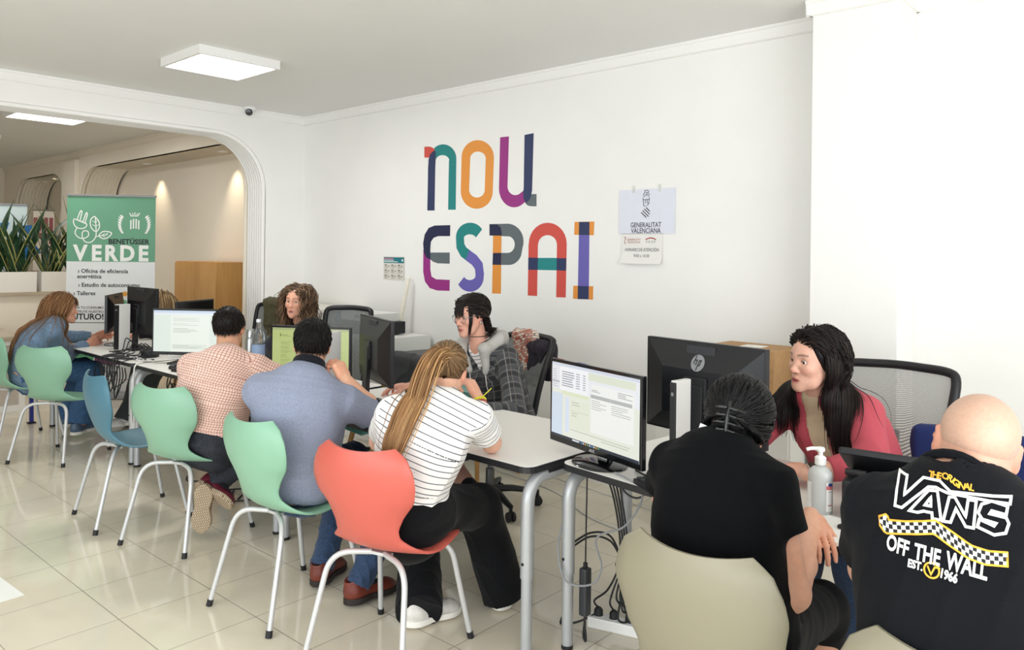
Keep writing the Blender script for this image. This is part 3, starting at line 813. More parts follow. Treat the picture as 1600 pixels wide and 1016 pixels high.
# ---------------------------------------------------------------- the room
ZC, YW, XA = 2.92, 4.33, -6.79
wall_m = mat('white_paint', 'eeedea', rough=.7, noise=.012, nscale=3, bump=.06, bscale=160, spec=.25)
far_m = mat('cream_paint', 'ece3d3', rough=.7, noise=.012, nscale=3, bump=.05, bscale=160, spec=.25)
ceil_m = mat('ceiling_paint', 'e9e9e7', rough=.8, noise=.01, nscale=2, spec=.2)
trim_m = mat('trim_paint', 'f0efec', rough=.55, spec=.35)
def struct(name, mb, m, **k):
    o = mb.build(name, m, **k); o['kind'] = 'structure'; return o
def floor_material():
    m, nt, b = node_mat('polished_floor_tiles'); N = nt.nodes.new; L = nt.links.new
    tc = N('ShaderNodeTexCoord'); mp = N('ShaderNodeMapping'); mp.vector_type = 'TEXTURE'
    mp.inputs['Location'].default_value = (-5.011, 1.272, 0); mp.inputs['Rotation'].default_value = (0, 0, math.radians(1.02)); mp.inputs['Scale'].default_value = (.4011, .4011, 1)
    L(tc.outputs['Object'], mp.inputs[0])
    br = N('ShaderNodeTexBrick'); br.offset = 0; br.squash = 1; br.inputs['Scale'].default_value = 1
    br.inputs['Brick Width'].default_value = 1; br.inputs['Row Height'].default_value = 1; br.inputs['Mortar Size'].default_value = .0052; br.inputs['Mortar Smooth'].default_value = .2
    br.inputs['Bias'].default_value = 0.0
    br.inputs['Color1'].default_value = srgb('eae1cd'); br.inputs['Color2'].default_value = srgb('e5dcc8'); br.inputs['Mortar'].default_value = srgb('8f887a')
    L(mp.outputs[0], br.inputs['Vector'])
    t = N('ShaderNodeTexNoise'); t.inputs['Scale'].default_value = 2.2; t.inputs['Detail'].default_value = 5; t.inputs['Distortion'].default_value = 1.2; L(tc.outputs['Object'], t.inputs['Vector'])
    r = N('ShaderNodeMapRange'); r.inputs[1].default_value = .35; r.inputs[2].default_value = .7; r.inputs[3].default_value = .95; r.inputs[4].default_value = 1.04; L(t.outputs[0], r.inputs[0])
    h = N('ShaderNodeHueSaturation'); L(br.outputs[0], h.inputs['Color']); L(r.outputs[0], h.inputs['Value']); L(h.outputs[0], b.inputs['Base Color'])
    rr = N('ShaderNodeMapRange'); rr.inputs[3].default_value = .07; rr.inputs[4].default_value = .5; L(br.outputs['Fac'], rr.inputs[0]); L(rr.outputs[0], b.inputs['Roughness'])
    b.inputs['Specular IOR Level'].default_value = .6
    bp = N('ShaderNodeBump'); bp.inputs['Strength'].default_value = .25; bp.inputs['Distance'].default_value = .002; bp.invert = True; L(br.outputs['Fac'], bp.inputs['Height']); L(bp.outputs[0], b.inputs['Normal'])
    return m
XR, YF, XL = 2.6, -3.0, -15.2
struct('floor', MB().box(((XL+XR)/2, .8, -.05), (XR-XL+.4, 8.0, .1)), floor_material())
struct('ceiling', MB().box(((XA-.3+XR)/2, .75, ZC+.05), (XR-XA+.5, 7.9, .1)).box(((XL+XA-.31)/2, .75, ZC+.05), (XA-.31-XL, 7.9, .1)), ceil_m)
struct('wall_back', MB().box(((XA-.3+XR)/2, YW+.06, ZC/2), (XR-XA+.5, .12, ZC)), wall_m)
struct('wall_column', MB().box((-1.345, (4.05+YW)/2, ZC/2), (.43, YW-4.05, ZC), bev=.004), wall_m)
struct('wall_right', MB().box((XR+.06, .7, .2), (.12, 7.4, .4)).box((XR+.06, .7, 2.78), (.12, 7.4, .28)).box((XR+.06, 3.4, 1.5), (.12, 1.9, 2.4)).box((XR+.06, -2.7, 1.5), (.12, .6, 2.4)), wall_m)
# shop front behind the camera: mullions around a large glazed opening
struct('wall_front', MB().box((-2.1, YF-.06, .2), (9.6, .12, .4)).box((-2.1, YF-.06, 2.78), (9.6, .12, .28)).box((-6.6, YF-.06, 1.5), (.6, .12, 2.3)).box((2.5, YF-.06, 1.5), (.5, .12, 2.3)), wall_m)
mb = MB()
for x in (-4.4, -2.2, 0, 1.6): mb.box((x, YF-.05, 1.5), (.06, .06, 2.4))
struct('window_1', mb, mat('window_frame_grey', '7d7f80', rough=.4, metal=.6))
def opening(a0, a1, zt, r, n=12):
    """outline of an opening with rounded upper corners, from foot to foot"""
    P = [(a1, 0.0)]
    for i in range(n+1):
        t = PI/2*i/n; P.append((a1-r+r*math.cos(t), zt-r+r*math.sin(t)))
    for i in range(n+1):
        t = PI/2*i/n; P.append((a0+r-r*math.sin(t), zt-r+r*math.cos(t)))
    return P+[(a0, 0.0)]
def arch(P, place, depth, nrib, proud, name, m, back=None):
    """fluted lining of an opening: beads run round it, one behind the other"""
    prof = []
    for k in range(nrib):
        for t, q in ((0, 0), (.17, .0), (.19, .55), (.28, .92), (.5, 1.0), (.72, .92), (.86, .55), (.88, 0)): prof.append(((k+t)/nrib*depth, -proud*q))
    prof.append((depth, 0.0)); mb = MB(); rows = []
    Q = [np.array(p) for p in P]; n = len(Q); nn = []
    for i in range(n):
        a, b = Q[max(i-1, 0)], Q[min(i+1, n-1)]; d = b-a; d /= np.linalg.norm(d); nn.append(np.array([-d[1], d[0]]))
    for i in range(n): rows.append([place(*(Q[i]-nn[i]*o), w) for w, o in prof])
    mb.grid(rows, smooth=True)
    return struct(name, mb, m, angle=60)
# the wall with the arch (plane X = XA), opening towards the back office
P = opening(-3.2, 3.90, 2.68, .52)
outer = [(YW, 0), (YW, ZC), (YF-.1, ZC), (YF-.1, 0)]
def yz(a, z, w): return (XA-w, a, z)
mb = MB(); poly = [(YW, ZC), (YF-.1, ZC)]+[(YF-.1, 0)]+list(reversed(P))+[(YW, 0)]
n = len(poly)
mb.add([(XA, a, z) for a, z in poly]+[(XA-.30, a, z) for a, z in poly], [tuple(range(n)), tuple(range(2*n-1, n-1, -1))]+[(i, (i+1) % n, n+(i+1) % n, n+i) for i in range(n)])
struct('wall_left', mb, wall_m)
arch(P, yz, .298, 7, .034, 'trim_1', trim_m)
# the far room: a wall of round-cornered niches
YN = 3.84
def xz(a, z, w): return (a, YN+w, z)
mb = MB()
holes = [(-11.62, -7.10, 2.67), (-14.6, -12.2, 2.67)]
x = XA-.3
pts = [(x, 0), (x, ZC), (XL, ZC), (XL, 0)]
for a0, a1, zt in reversed(holes): pts += list(reversed(opening(a0, a1, zt, .55)))
n = len(pts)
mb.add([(a, YN, z) for a, z in pts]+[(a, YN+.06, z) for a, z in pts], [tuple(range(n)), tuple(range(2*n-1, n-1, -1))]+[(i, (i+1) % n, n+(i+1) % n, n+i) for i in range(n)])
struct('wall_niches', mb, far_m)
struct('wall_niche_back', MB().box((-11.1, 4.36, ZC/2), (8.2, .06, ZC)).box((-11.9, 4.1, ZC/2), (.5, .5, ZC)).box((-11.1, 4.1, 2.78), (8.2, .5, .22)), far_m)
for i, (a0, a1, zt) in enumerate(holes): arch(opening(a0, a1, zt, .55), xz, .46, 9, -.014, 'trim_%d' % (i+2), far_m)
struct('wall_far', MB().box((XL-.05, .6, ZC/2), (.1, 7.6, ZC)).box(((XL+XA)/2, -3.2, ZC/2), (XA-XL, .1, ZC)), far_m)
struct('trim_4', MB().box((-11.9, YN-.03, 1.40), (.55, .06, 2.80), bev=.01), far_m)
# cornices: a flat band with a thin bead on top
def cornice(name, a, b, nrmv, m=trim_m, zt=ZC):
    a = Vector(a); b = Vector(b); n = Vector(nrmv); mb = MB()
    pr = [(0, 0), (.030, 0), (.030, -.016), (.024, -.020), (.020, -.075), (.012, -.082), (0, -.082)]
    mb.grid([[a+n*p+Vector((0, 0, zt+q)) for p, q in pr], [b+n*p+Vector((0, 0, zt+q)) for p, q in pr]], smooth=False)
    struct(name, mb, m)
cornice('trim_5', (XA, YW, 0), (-1.56, YW, 0), (0, -1, 0)); cornice('trim_6', (XA, YW, 0), (XA, YF, 0), (1, 0, 0))
cornice('trim_7', (-1.59, 4.05, 0), (-1.10, 4.05, 0), (0, -1, 0)); cornice('trim_8', (-1.13, YW, 0), (XR, YW, 0), (0, -1, 0)); cornice('trim_10', (-1.13, 4.02, 0), (-1.13, YW, 0), (1, 0, 0)); cornice('trim_11', (-1.56, 4.02, 0), (-1.56, YW, 0), (-1, 0, 0))
cornice('trim_9', (XL, YN, 0), (XA-.3, YN, 0), (0, -1, 0), far_m)
struct('baseboard_back', MB().box(((XA+XR)/2, YW-.006, .04), (XR-XA, .012, .08)), trim_m)
# ceiling light panels
lamp_frame = mat('lamp_frame_white', 'e9e9e7', rough=.4)
lamp_glow = mat('lamp_diffuser', 'ffffff', rough=.5, emit=7.0)
def panel(x0, y0, x1, y1, z, label, group=None, e=14):
    cx, cy = (x0+x1)/2, (y0+y1)/2; t = empty('ceiling_light', label, 'ceiling light', (cx, cy, z), group=group)
    w, d = x1-x0, y1-y0; h = ZC-z; f = .022
    mb = MB()
    for sx in (-1, 1): mb.box((sx*(w/2-f/2), 0, h/2), (f, d, h)); mb.box((0, sx*(d/2-f/2), h/2), (w-2*f, f, h))
    mb.build('frame', lamp_frame, t)
    MB().box((0, 0, .012), (w-2*f, d-2*f, .008)).build('diffuser', lamp_glow, t)
    l = bpy.data.lights.new('panel_glow', 'AREA'); l.shape = 'RECTANGLE'; l.size = w-.06; l.size_y = d-.06; l.energy = e; l.color = (1, .98, .95)
    lo = bpy.data.objects.new('panel_glow', l); link(lo, t); lo.location = (0, 0, -.004)
panel(-5.50, 2.33, -4.91, 2.92, ZC-.06, 'square white lit panel on the ceiling of the front room')
panel(-8.96, 2.24, -8.30, 2.90, ZC-.045, 'lit ceiling panel just past the arch, under the lintel', e=10)
panel(-11.5, 2.05, -10.75, 2.68, ZC-.045, 'lit ceiling panel deepest in the far room', e=10)
# recessed downlights in the niches
for i, (x, wcol, e, lab) in enumerate([(-10.75, (1, .84, .62), 20, 'downlight over the left end of the near niche'), (-9.0, (1, .84, .62), 20, 'downlight in the near niche beside the arch jamb'), (-14.0, (.8, .92, 1), 22, 'cool downlight at the far end of the deep niche'), (-12.95, (.85, .93, 1), 18, 'downlight nearest the pilaster in the deep niche')]):
    x, y, _z = at_z(*((202, 254), (336, 236), (40, 277), (92, 268))[i], 2.664); y = 4.15
    t = empty('downlight', lab, 'downlight', (x, y, 2.668), group='downlights in the niches')
    MB().lathe([(.038, -.004), (.055, -.006), (.057, .0), (.038, .0)], n=20).build('rim', lamp_frame, t)
    MB().lathe([(.0001, -.002), (.037, -.002), (.037, .0), (.0001, .0)], n=20).build('lens', mat('downlight_lens', 'fff4e2', emit=14.0), t)
    l = bpy.data.lights.new('downlight_beam', 'SPOT'); l.energy = e; l.color = wcol; l.spot_size = math.radians(75); l.spot_blend = .8; l.shadow_soft_size = .03
    lo = bpy.data.objects.new('downlight_beam', l); link(lo, t); lo.location = (0, 0, -.012); lo.rotation_euler = (math.radians(10), 0, 0)
# security camera on the arch wall
t = empty('security_camera', 'white dome security camera with black lens on the arch wall below the ceiling', 'camera', tuple(at_x(391, 172, XA+.07)))
MB().lathe([(.0001, .052), (.058, .052), (.060, .02), (.052, -.004), (.0001, -.004)], n=24).build('housing', mat('camera_white', 'e6e6e4', rough=.4), t)
mb = MB(); M = Matrix.Translation((.012, -.012, -.018)); mb.lathe([(.0001, -.042), (.02, -.038), (.036, -.02), (.042, 0), (.036, .02), (.0001, .04)], n=24, M=M); mb.build('eyeball_shell', mat('camera_white2', 'dfe0df', rough=.35), t)
mb = MB(); M = Matrix.Translation((.022, -.022, -.024)) @ Vector((1, -1, -.35)).to_track_quat('Z', 'Y').to_matrix().to_4x4(); mb.lathe([(.0001, .029), (.026, .026), (.034, .012), (.034, -.01), (.0001, -.01)], n=24, M=M); mb.build('lens', mat('camera_glass', '0c0d10', rough=.12), t)
MB().box((-.035, 0, .02), (.10, .05, .03)).build('bracket', mat('camera_white', 'e6e6e4'), t)

# ---------------------------------------------------------------- lettering and notices on the long wall
def wall_fn(u, v, h): return (u, YW-.0004-h, v)
ink = vcol_mat('wall_vinyl', rough=.55)
def letter(fl, name, parent): 
    o = fl.onto(name, ink, parent, wall_fn, step=.0004); return o
LT = empty('wall_lettering', 'big multicoloured block lettering NOU ESPAI on the white wall', 'lettering', (0, 0, 0))
def W(zx, zy):
    """wall (x, z) of a point measured in the enlarged view of the lettering"""
    p = at_y(580+zx*.3125, 190+zy*.3125, YW); return np.array([p[0], p[2]])
def Wr(pts): return [tuple(W(*p)) for p in pts]
NAVY, TEAL, RED, ORG, PUR, GRY, LIL, CRM = '27335a', '14807f', 'cf4f45', 'e2923c', '96297f', '5d666b', '675fae', 'e2923c'
def band(cl, w, n=6): return spline(cl, n), w
def ang(c, rx, ry, a0, a1, n=14): return [(c[0]+rx*math.cos(math.radians(a0+(a1-a0)*i/n)), c[1]-ry*math.sin(math.radians(a0+(a1-a0)*i/n))) for i in range(n+1)]
# n
f = Flat(); f.poly(Wr([(266, 126), (266, 180), (287, 181), (296, 168), (325, 150), (312, 134), (300, 127), (286, 125)]), RED, 0)
f.poly(Wr([(281, 445), (317, 445), (321, 230), (323, 190), (324, 160), (320, 143), (305, 152), (293, 168), (287, 192), (285, 230)]), NAVY, 2)
f.poly(Wr([(320, 143)]+ang((360, 185), 66, 71, 135, 0)+[(423, 441), (385, 441), (389, 195)]+ang((357, 196), 34, 28, 0, 180)+[(324, 170)]), TEAL, 1)
letter(f, 'letter', LT)
# o
f = Flat(); c = (531, 264)
f.ribbon([W(*p) for p in ang((534, 186), 61, 62, 0, 180, 16)+ang((528, 345), 59, 60, 180, 360, 16)], .0, ORG, 0, closed=True)
out = ang((533, 180), 81, 87, 0, 180, 18)+ang((528, 350), 80, 86, 180, 360, 18); inn = ang((534, 186), 39, 36, 0, 180, 18)+ang((529, 342), 39, 38, 180, 360, 18)
f = Flat(); A = Wr(out); B = Wr(inn); n = len(A)
f.it.append((A+B, [(i, (i+1) % n, n+(i+1) % n, n+i) for i in range(n)], ORG, 0)); letter(f, 'letter', LT)
# u
f = Flat(); f.poly(Wr([(645, 79), (689, 74), (682, 320)]+ang((721, 325), 39, 43, 180, 300)+[(762, 345), (772, 405)]+ang((715, 335), 76, 94, 312, 180)), PUR, 0)
f.poly(Wr([(767, 67), (813, 58), (805, 345), (800, 372), (792, 392), (774, 408), (762, 385), (760, 355), (763, 330)]), NAVY, 1)
f.poly(Wr([(802, 363), (827, 362), (827, 424), (800, 424), (783, 420), (771, 409), (786, 390), (796, 375)]), GRY, 0)
letter(f, 'letter', LT)
# E
f = Flat(); f.poly(Wr([(396, 518), (395, 573), (335, 573), (312, 582), (299, 602), (296, 640), (297, 690), (276, 680), (264, 655), (260, 610), (268, 565), (288, 532), (318, 520)]), '161d42', 2)
f.poly(Wr([(393, 655), (393, 711), (332, 709), (308, 700), (297, 690), (280, 668), (298, 655)]), GRY, 1)
f.poly(Wr([(261, 640), (296, 668), (296, 740), (302, 775), (325, 789), (393, 792), (392, 847), (330, 845), (293, 833), (269, 800), (260, 750)]), PUR, 0)
letter(f, 'letter', LT)
# S
f = Flat()
def rib(pts, w, col, lay, fl): fl.ribbon([W(*p) for p in pts], w, col, lay)
s1 = ang((494, 578), 50, 43, 25, 180, 16)+[(446, 622), (462, 652), (492, 675)]; s2 = [(482, 668), (515, 692), (538, 722), (543, 762)]+ang((494, 776), 48, 46, 0, -155, 14)
wS = float(np.linalg.norm(W(494, 506)-W(494, 563)))*1.02
rib(s1, wS, TEAL, 0, f); rib(s2, wS, LIL, 1, f); letter(f, 'letter', LT)
# P
f = Flat(); f.poly(Wr([(592, 513), (680, 511)]+ang((682, 600), 80, 89, 85, -20)+ang((690, 635), 66, 82, -25, -90)+[(608, 717), (608, 657), (685, 657)]+ang((682, 615), 36, 42, -75, 75)+[(592, 570)]), GRY, 0)
f.poly(Wr([(610, 569), (652, 569), (649, 861), (605, 860)]), ORG, 1)
f.poly(Wr([(592, 513), (630, 515), (648, 530), (653, 556), (652, 571), (592, 570)]), '161d42', 2); f.poly(Wr([(609, 657), (651, 657), (650, 717), (607, 716)]), '161d42', 2)
letter(f, 'letter', LT)
# A
f = Flat(); f.poly(Wr([(783, 870), (787, 610)]+list(reversed(ang((883, 612), 95, 106, 0, 180)))+[(973, 880), (925, 879), (929, 620)]+ang((882, 616), 47, 48, 0, 180)+[(834, 620), (830, 873)]), RED, 0)
f.poly(Wr([(834, 682), (929, 682), (928, 744), (832, 742)]), '1b8585', 1); f.poly(Wr([(786, 680), (835, 682), (833, 742), (785, 741)]), NAVY, 2); f.poly(Wr([(928, 683), (976, 684), (975, 746), (927, 744)]), NAVY, 2)
letter(f, 'letter', LT)
# I
f = Flat(); f.poly(Wr([(1017, 502), (1116, 500), (1113, 569), (1015, 566)]), ORG, 0); f.poly(Wr([(1011, 821), (1111, 824), (1109, 891), (1009, 886)]), ORG, 0)
f.poly(Wr([(1040, 502), (1092, 502), (1088, 889), (1033, 887)]), LIL, 1); f.poly(Wr([(1040, 502), (1092, 502), (1091, 568), (1039, 567)]), NAVY, 2); f.poly(Wr([(1034, 822), (1088, 824), (1087, 889), (1033, 888)]), NAVY, 2)
letter(f, 'letter', LT)
# notices
paper = vcol_mat('printed_paper', rough=.6)
def notice(x0, z0, x1, z1, col, label, curl=0.0):
    t = empty('wall_notice', label, 'notice', ((x0+x1)/2, YW-.002, (z0+z1)/2)); w, h = x1-x0, z1-z0; mb = MB(); n = 10
    f = lambda v: -.002-curl*max(0, (.35-v))**2
    rows = [[(-w/2+w*i/4, f(k/n), -h/2+h*k/n) for i in range(5)] for k in range(n+1)]; rows2 = [[(x, y-.0006, z) for x, y, z in r] for r in rows]
    mb.grid(rows); mb.grid(rows2); mb.build('sheet', mat('paper_'+col, col, rough=.7), t)
    return t, (lambda u, v, hh: (u, f((v+h/2)/h)-.0008-hh, v))
t, fn = notice(-2.96, 1.71, -2.53, 2.005, 'dcdeea', 'pale lilac wall notice with a black helmet crest above a smaller paper'); f = Flat(); K = '26262c'
f.text('GENERALITAT', -.003, -.090, .046, K, fit=.235, bold=.006); f.text('VALENCIANA', -.003, -.128, .046, K, fit=.228, bold=.006)
# striped lozenge shield and a helmet crest drawn in line
for a_, b_ in (((-.040, -.006), (.002, -.040)), ((-.028, .006), (.018, -.034)), ((-.015, .017), (.026, -.020)), ((-.002, .026), (.027, .000))): f.ribbon([a_, b_], .0062, K)
for pts in ([(-.026, .060), (-.026, .046), (.022, .046), (.024, .060)], [(-.024, .046), (-.020, .006), (-.004, .002)], [(.022, .046), (.018, .018), (.004, .004)], [(-.006, .046), (-.006, .020)], [(.006, .046), (.008, .024), (.016, .020)], [(-.018, .062), (-.022, .084), (-.010, .092), (-.014, .104), (.002, .108), (.016, .102), (.012, .090), (.022, .078), (.016, .062)], [(-.012, .068), (.0, .080), (.010, .070)], [(-.004, .094), (.006, .090), (.002, .076)]): f.ribbon([(u_, v_+.032) for u_, v_ in pts], .0038, K)
f.onto('print', paper, t, fn)
mb = MB()
for sx in (-1, 1): mb.box((sx*.10, -.0035, .150), (.022, .0006, .05))
mb.build('tape', mat('clear_tape', 'eef0ea', rough=.2, alpha=.45), t)
t, fn = notice(-2.935, 1.512, -2.62, 1.712, 'e6e4e0', 'white opening hours sheet curling at the bottom under the lilac notice', curl=.22); f = Flat(); K = '55555a'
f.text('HORARIO DE ATENCIÓN', 0, -.008, .031, K, xs=.74); f.text('9:00 a 14:30', 0, -.048, .029, K, xs=.86)
f.text('GENERALITAT', -.062, .060, .020, 'b06a66', xs=.84); f.text('VALENCIANA', -.062, .042, .020, 'b06a66', xs=.84); f.text('P R O P', .070, .044, .022, '8a8a8c')
f.ribbon([(.030, .060), (.050, .068), (.070, .071), (.090, .068), (.108, .060)], .007, 'a8323c')
for pts in ([(-.138, .070), (-.130, .078), (-.124, .068), (-.132, .060), (-.134, .046), (-.128, .034), (-.138, .036)],): f.ribbon(pts, .004, 'b06a66')
f.onto('print', paper, t, fn)
t, fn = notice(-5.49, 1.325, -5.205, 1.53, 'd9d5cc', 'small printed sheet with a teal heading taped up left of the lettering'); f = Flat()
f.rect(-.140, .045, .140, .096, '0f6f7c'); f.rect(-.135, .078, -.005, .088, 'c07a92', 1)
f.rect(-.135, .066, .0, .073, 'd6e4e4', 1); f.rect(-.135, .053, .055, .060, 'd6e4e4', 1); f.disc(.118, .07, .012, 'cfe3e6')
rs = random.Random(4)
for r in range(3):
    for c in range(3):
        x = -.125+c*.092; y = .028-r*.046; f.rect(x, y-.006, x+.030, y+.002, '5a5650', 1); f.disc(x+.055, y-.01, .006, '4a4640')
        for k in range(3): f.rect(x, y-.014-k*.007, x+.035+.015*rs.random(), y-.011-k*.007, 'a59f94', 1)
f.onto('print', paper, t, fn)
# ---------------------------------------------------------------- plastic shell chairs
steel = mat('grey_painted_steel', 'c9cacb', rough=.35, metal=.25, spec=.5)
steel_dk = mat('table_leg_grey', 'b4b7ba', rough=.35, metal=.35)
rubber = mat('black_rubber', '17171a', rough=.6)
def shell_mesh(backh=.845, wmax=.228, waist=.137, seatw=.226):
    prof = spline([(-.255, backh, 0), (-.262, .76, 0), (-.245, .66, 0), (-.215, .565, 0), (-.175, .490, 0), (-.115, .447, 0), (-.03, .432, 0), (.06, .440, 0), (.14, .450, 0), (.195, .445, 0), (.222, .425, 0)], 5)
    n = len(prof); S = np.concatenate([[0], np.cumsum([np.linalg.norm(prof[i+1]-prof[i]) for i in range(n-1)])]); S /= S[-1]
    wk = [0, .03, .09, .17, .25, .33, .40, .46, .54, .62, .70, .80, .90, .97, 1.0]
    wv = [.150, .196, .222, wmax, wmax*.945, waist*1.22, waist*1.02, waist*1.03, waist*1.36, seatw*.97, seatw*1.02, seatw*1.0, seatw*.93, seatw*.80, seatw*.62]
    rows = []
    for i in range(n):
        y, z, _ = prof[i]; s = S[i]; T = prof[min(i+1, n-1)]-prof[max(i-1, 0)]; T = T/np.linalg.norm(T); N = np.array([-T[1], T[0]]); 
        N = np.array([T[1], -T[0]])*-1          # normal towards the sitter (forward / up)
        t = (s-.0); w = np.interp(t, wk, wv)
        cu = np.interp(t, [0, .1, .3, .42, .6, .8, 1], [.045, .060, .058, .030, .016, .012, -.004])
        lift = np.interp(t, [0, .04, .12], [-.020, -.006, 0])*0
        th = .0055; fr = []; bk = []; m = 12
        top = np.interp(t, [0, .10], [.020, 0])
        for j in range(m+1):
            u = -1+2*j/m; x = w*u; off = cu*abs(u)**2.2; zz = 0
            P = np.array([y, z])+N*off+np.array([0, -1])*0
            e = max(0, abs(u)-.0)
            fr.append((x, *(P+N*th)+np.array([0, top*(abs(u)**2)*1.0]))); bk.append((x, *(P-N*th)+np.array([0, top*(abs(u)**2)])))
        edgeL = (fr[0][0]-.004, (fr[0][1]+bk[0][1])/2, (fr[0][2]+bk[0][2])/2); edgeR = (fr[-1][0]+.004, (fr[-1][1]+bk[-1][1])/2, (fr[-1][2]+bk[-1][2])/2)
        rows.append([edgeL]+fr+[edgeR]+bk[::-1])
    mb = MB(); mb.grid(rows, closed=True); k = len(rows[0])
    for r, rev in ((0, False), (n-1, True)):
        m = 13; F = [(1+j, 2+j, k-2-j, k-1-j) for j in range(m-1)]+[(0, 1, k-1), (m, m+1, m+2)]
        mb.add(rows[r], [tuple(reversed(f)) if rev else f for f in F], None, True)
    return mb
def make_chair(label, col, loc, rz, group=None, wmax=.228, waist=.137, backh=.845):
    t = empty('shell_chair', label, 'chair', loc, rz, group)
    shell_mesh(backh, wmax, waist).build('shell', mat('plastic_'+col, col, rough=.38, spec=.45, bump=.03, bscale=700), t, angle=70)
    for sx in (-1, 1):
        for sy in (-1, 1):
            foot = (sx*.222, .235 if sy > 0 else -.262, .012); bend = (sx*.172, .150 if sy > 0 else -.165, .418); st = (sx*.03, .095*sy, .420)
            l = MB().tube(arc_bend(st, bend, foot, .085, 8), .0112, 12).build('leg', steel, t)
            f = np.array(foot); d = nrm(np.array(bend)-f)
            MB().tube([f-d*.012, f+d*.016], .0135, 12).build('foot_cap', rubber, l)
    mb = MB(); mb.bar((-.06, .095, .420), (.06, .095, .420), .022, .012).bar((-.06, -.095, .420), (.06, -.095, .420), .022, .012).bar((0, -.10, .420), (0, .10, .420), .03, .010); mb.build('seat_bracket', steel, t)
    return t
MINT, BLUE, CORAL, GREIGE = '87b49a', '4e7b8e', 'c65f53', '8c8774'
make_chair('mint green shell chair the denim shirt woman sits on', MINT, (-7.18, 1.96, 0), math.radians(6))
make_chair('empty mint green shell chair beside the denim shirt woman', MINT, (-6.39, 2.01, 0), math.radians(34))
make_chair('empty dusty blue shell chair in the row of visitors', BLUE, (-4.70, 1.87, 0), math.radians(-5))
make_chair('mint green shell chair under the man in the checked shirt', MINT, (-4.14, 1.95, 0), math.radians(20))
make_chair('mint green shell chair under the man in the grey blue polo', MINT, (-3.05, 1.90, 0), math.radians(4))
make_chair('coral red shell chair under the woman in the striped top', CORAL, (-2.37, 1.93, 0), math.radians(16))
make_chair('greige shell chair under the woman in the black top', GREIGE, (-.95, 1.93, 0), math.radians(2), wmax=.232, waist=.17)
make_chair('greige shell chair under the bald man, only its corner in view', GREIGE, (-.335, 1.80, 0), math.radians(4), wmax=.232, waist=.17)

# ---------------------------------------------------------------- desks
lam = mat('white_laminate', 'efede8', rough=.35, spec=.4)
edge = mat('black_edge_band', '1d1e21', rough=.45)
def rrect(w, d, r, n=5):
    P = []
    for cx, cy, a in ((w/2-r, d/2-r, 0), (-w/2+r, d/2-r, 90), (-w/2+r, -d/2+r, 180), (w/2-r, -d/2+r, 270)):
        for i in range(n+1):
            t = math.radians(a+90*i/n); P.append((cx+r*math.cos(t), cy+r*math.sin(t)))
    return P
def desk(label, c, w, d, rz):
    t = empty('office_table', label, 'table', (c[0], c[1], 0), rz)
    P = rrect(w, d, .05)
    MB().prism(P, .713, .738).build('edge_band', edge, t)
    MB().prism(rrect(w-.006, d-.006, .047), .7381, .7400).build('tabletop', lam, t)
    for sx in (-1, 1):
        x = sx*(w/2-.030); y0, y1 = -d/2+.030, d/2-.030
        for sy, yy in ((-1, y0), (1, y1)):
            P3 = arc_bend((x, yy, .30), (x, yy, .688), (x, 0, .688), .11, 8)
            l = MB().tube(P3, .0265, 16).build('leg', steel_dk, t)
            MB().tube([(x, yy, .012), (x, yy, .305)], .0225, 14).build('leg_extension', steel_dk, l)
            MB().tube([(x, yy, .0), (x, yy, .016)], .0235, 14).build('foot', rubber, l)
            MB().tube([(x, yy-.0290, .36), (x, yy-.0225, .36)], .006, 8).build('bolt', rubber, l)
        MB().bar((x, y0+.1, .703), (x, y1-.1, .703), .05, .020).build('mounting_plate', rubber, t)
    MB().bar((-w/2+.07, .0, .69), (w/2-.07, .0, .69), .03, .04).build('rail', steel_dk, t)
    return t
desk('white topped table in front of the denim shirt woman', (-6.66, 2.635), 1.78, .75, 0)
desk('white topped table in front of the two seated men', (-4.765, 2.635), 1.95, .75, 0)
desk('white topped table where the striped top woman leans', (-2.84, 2.62), 1.80, .75, 0)
TH = desk('white topped table with the front monitor and power strip below', (-1.918+.9*math.cos(math.radians(-6.5))+.375*math.sin(math.radians(6.5)), 2.40+.9*math.sin(math.radians(-6.5))+.375*math.cos(math.radians(6.5)), 0), 1.80, .75, math.radians(-6.5))

# ---------------------------------------------------------------- office chairs
blackp = mat('black_plastic', '1a1a1d', rough=.45, spec=.4)
meshm = None
def mesh_fabric(name, col, a=.55, sc=420):
    if name in _mats: return _mats[name]
    m, nt, b = node_mat(name); N = nt.nodes.new; L = nt.links.new
    tc = N('ShaderNodeTexCoord'); v = N('ShaderNodeTexVoronoi'); v.inputs['Scale'].default_value = sc; v.inputs['Randomness'].default_value = 0
    L(tc.outputs['Object'], v.inputs['Vector'])
    r = N('ShaderNodeMapRange'); r.inputs[1].default_value = .30; r.inputs[2].default_value = .46; r.inputs[3].default_value = 0; r.inputs[4].default_value = 1
    L(v.outputs['Distance'], r.inputs[0]); mx = N('ShaderNodeMath'); mx.operation = 'ADD'; mx.inputs[1].default_value = a; mx.use_clamp = True; L(r.outputs[0], mx.inputs[0]); L(mx.outputs[0], b.inputs['Alpha'])
    b.inputs['Base Color'].default_value = srgb(col); b.inputs['Roughness'].default_value = .7
    _mats[name] = m; return m
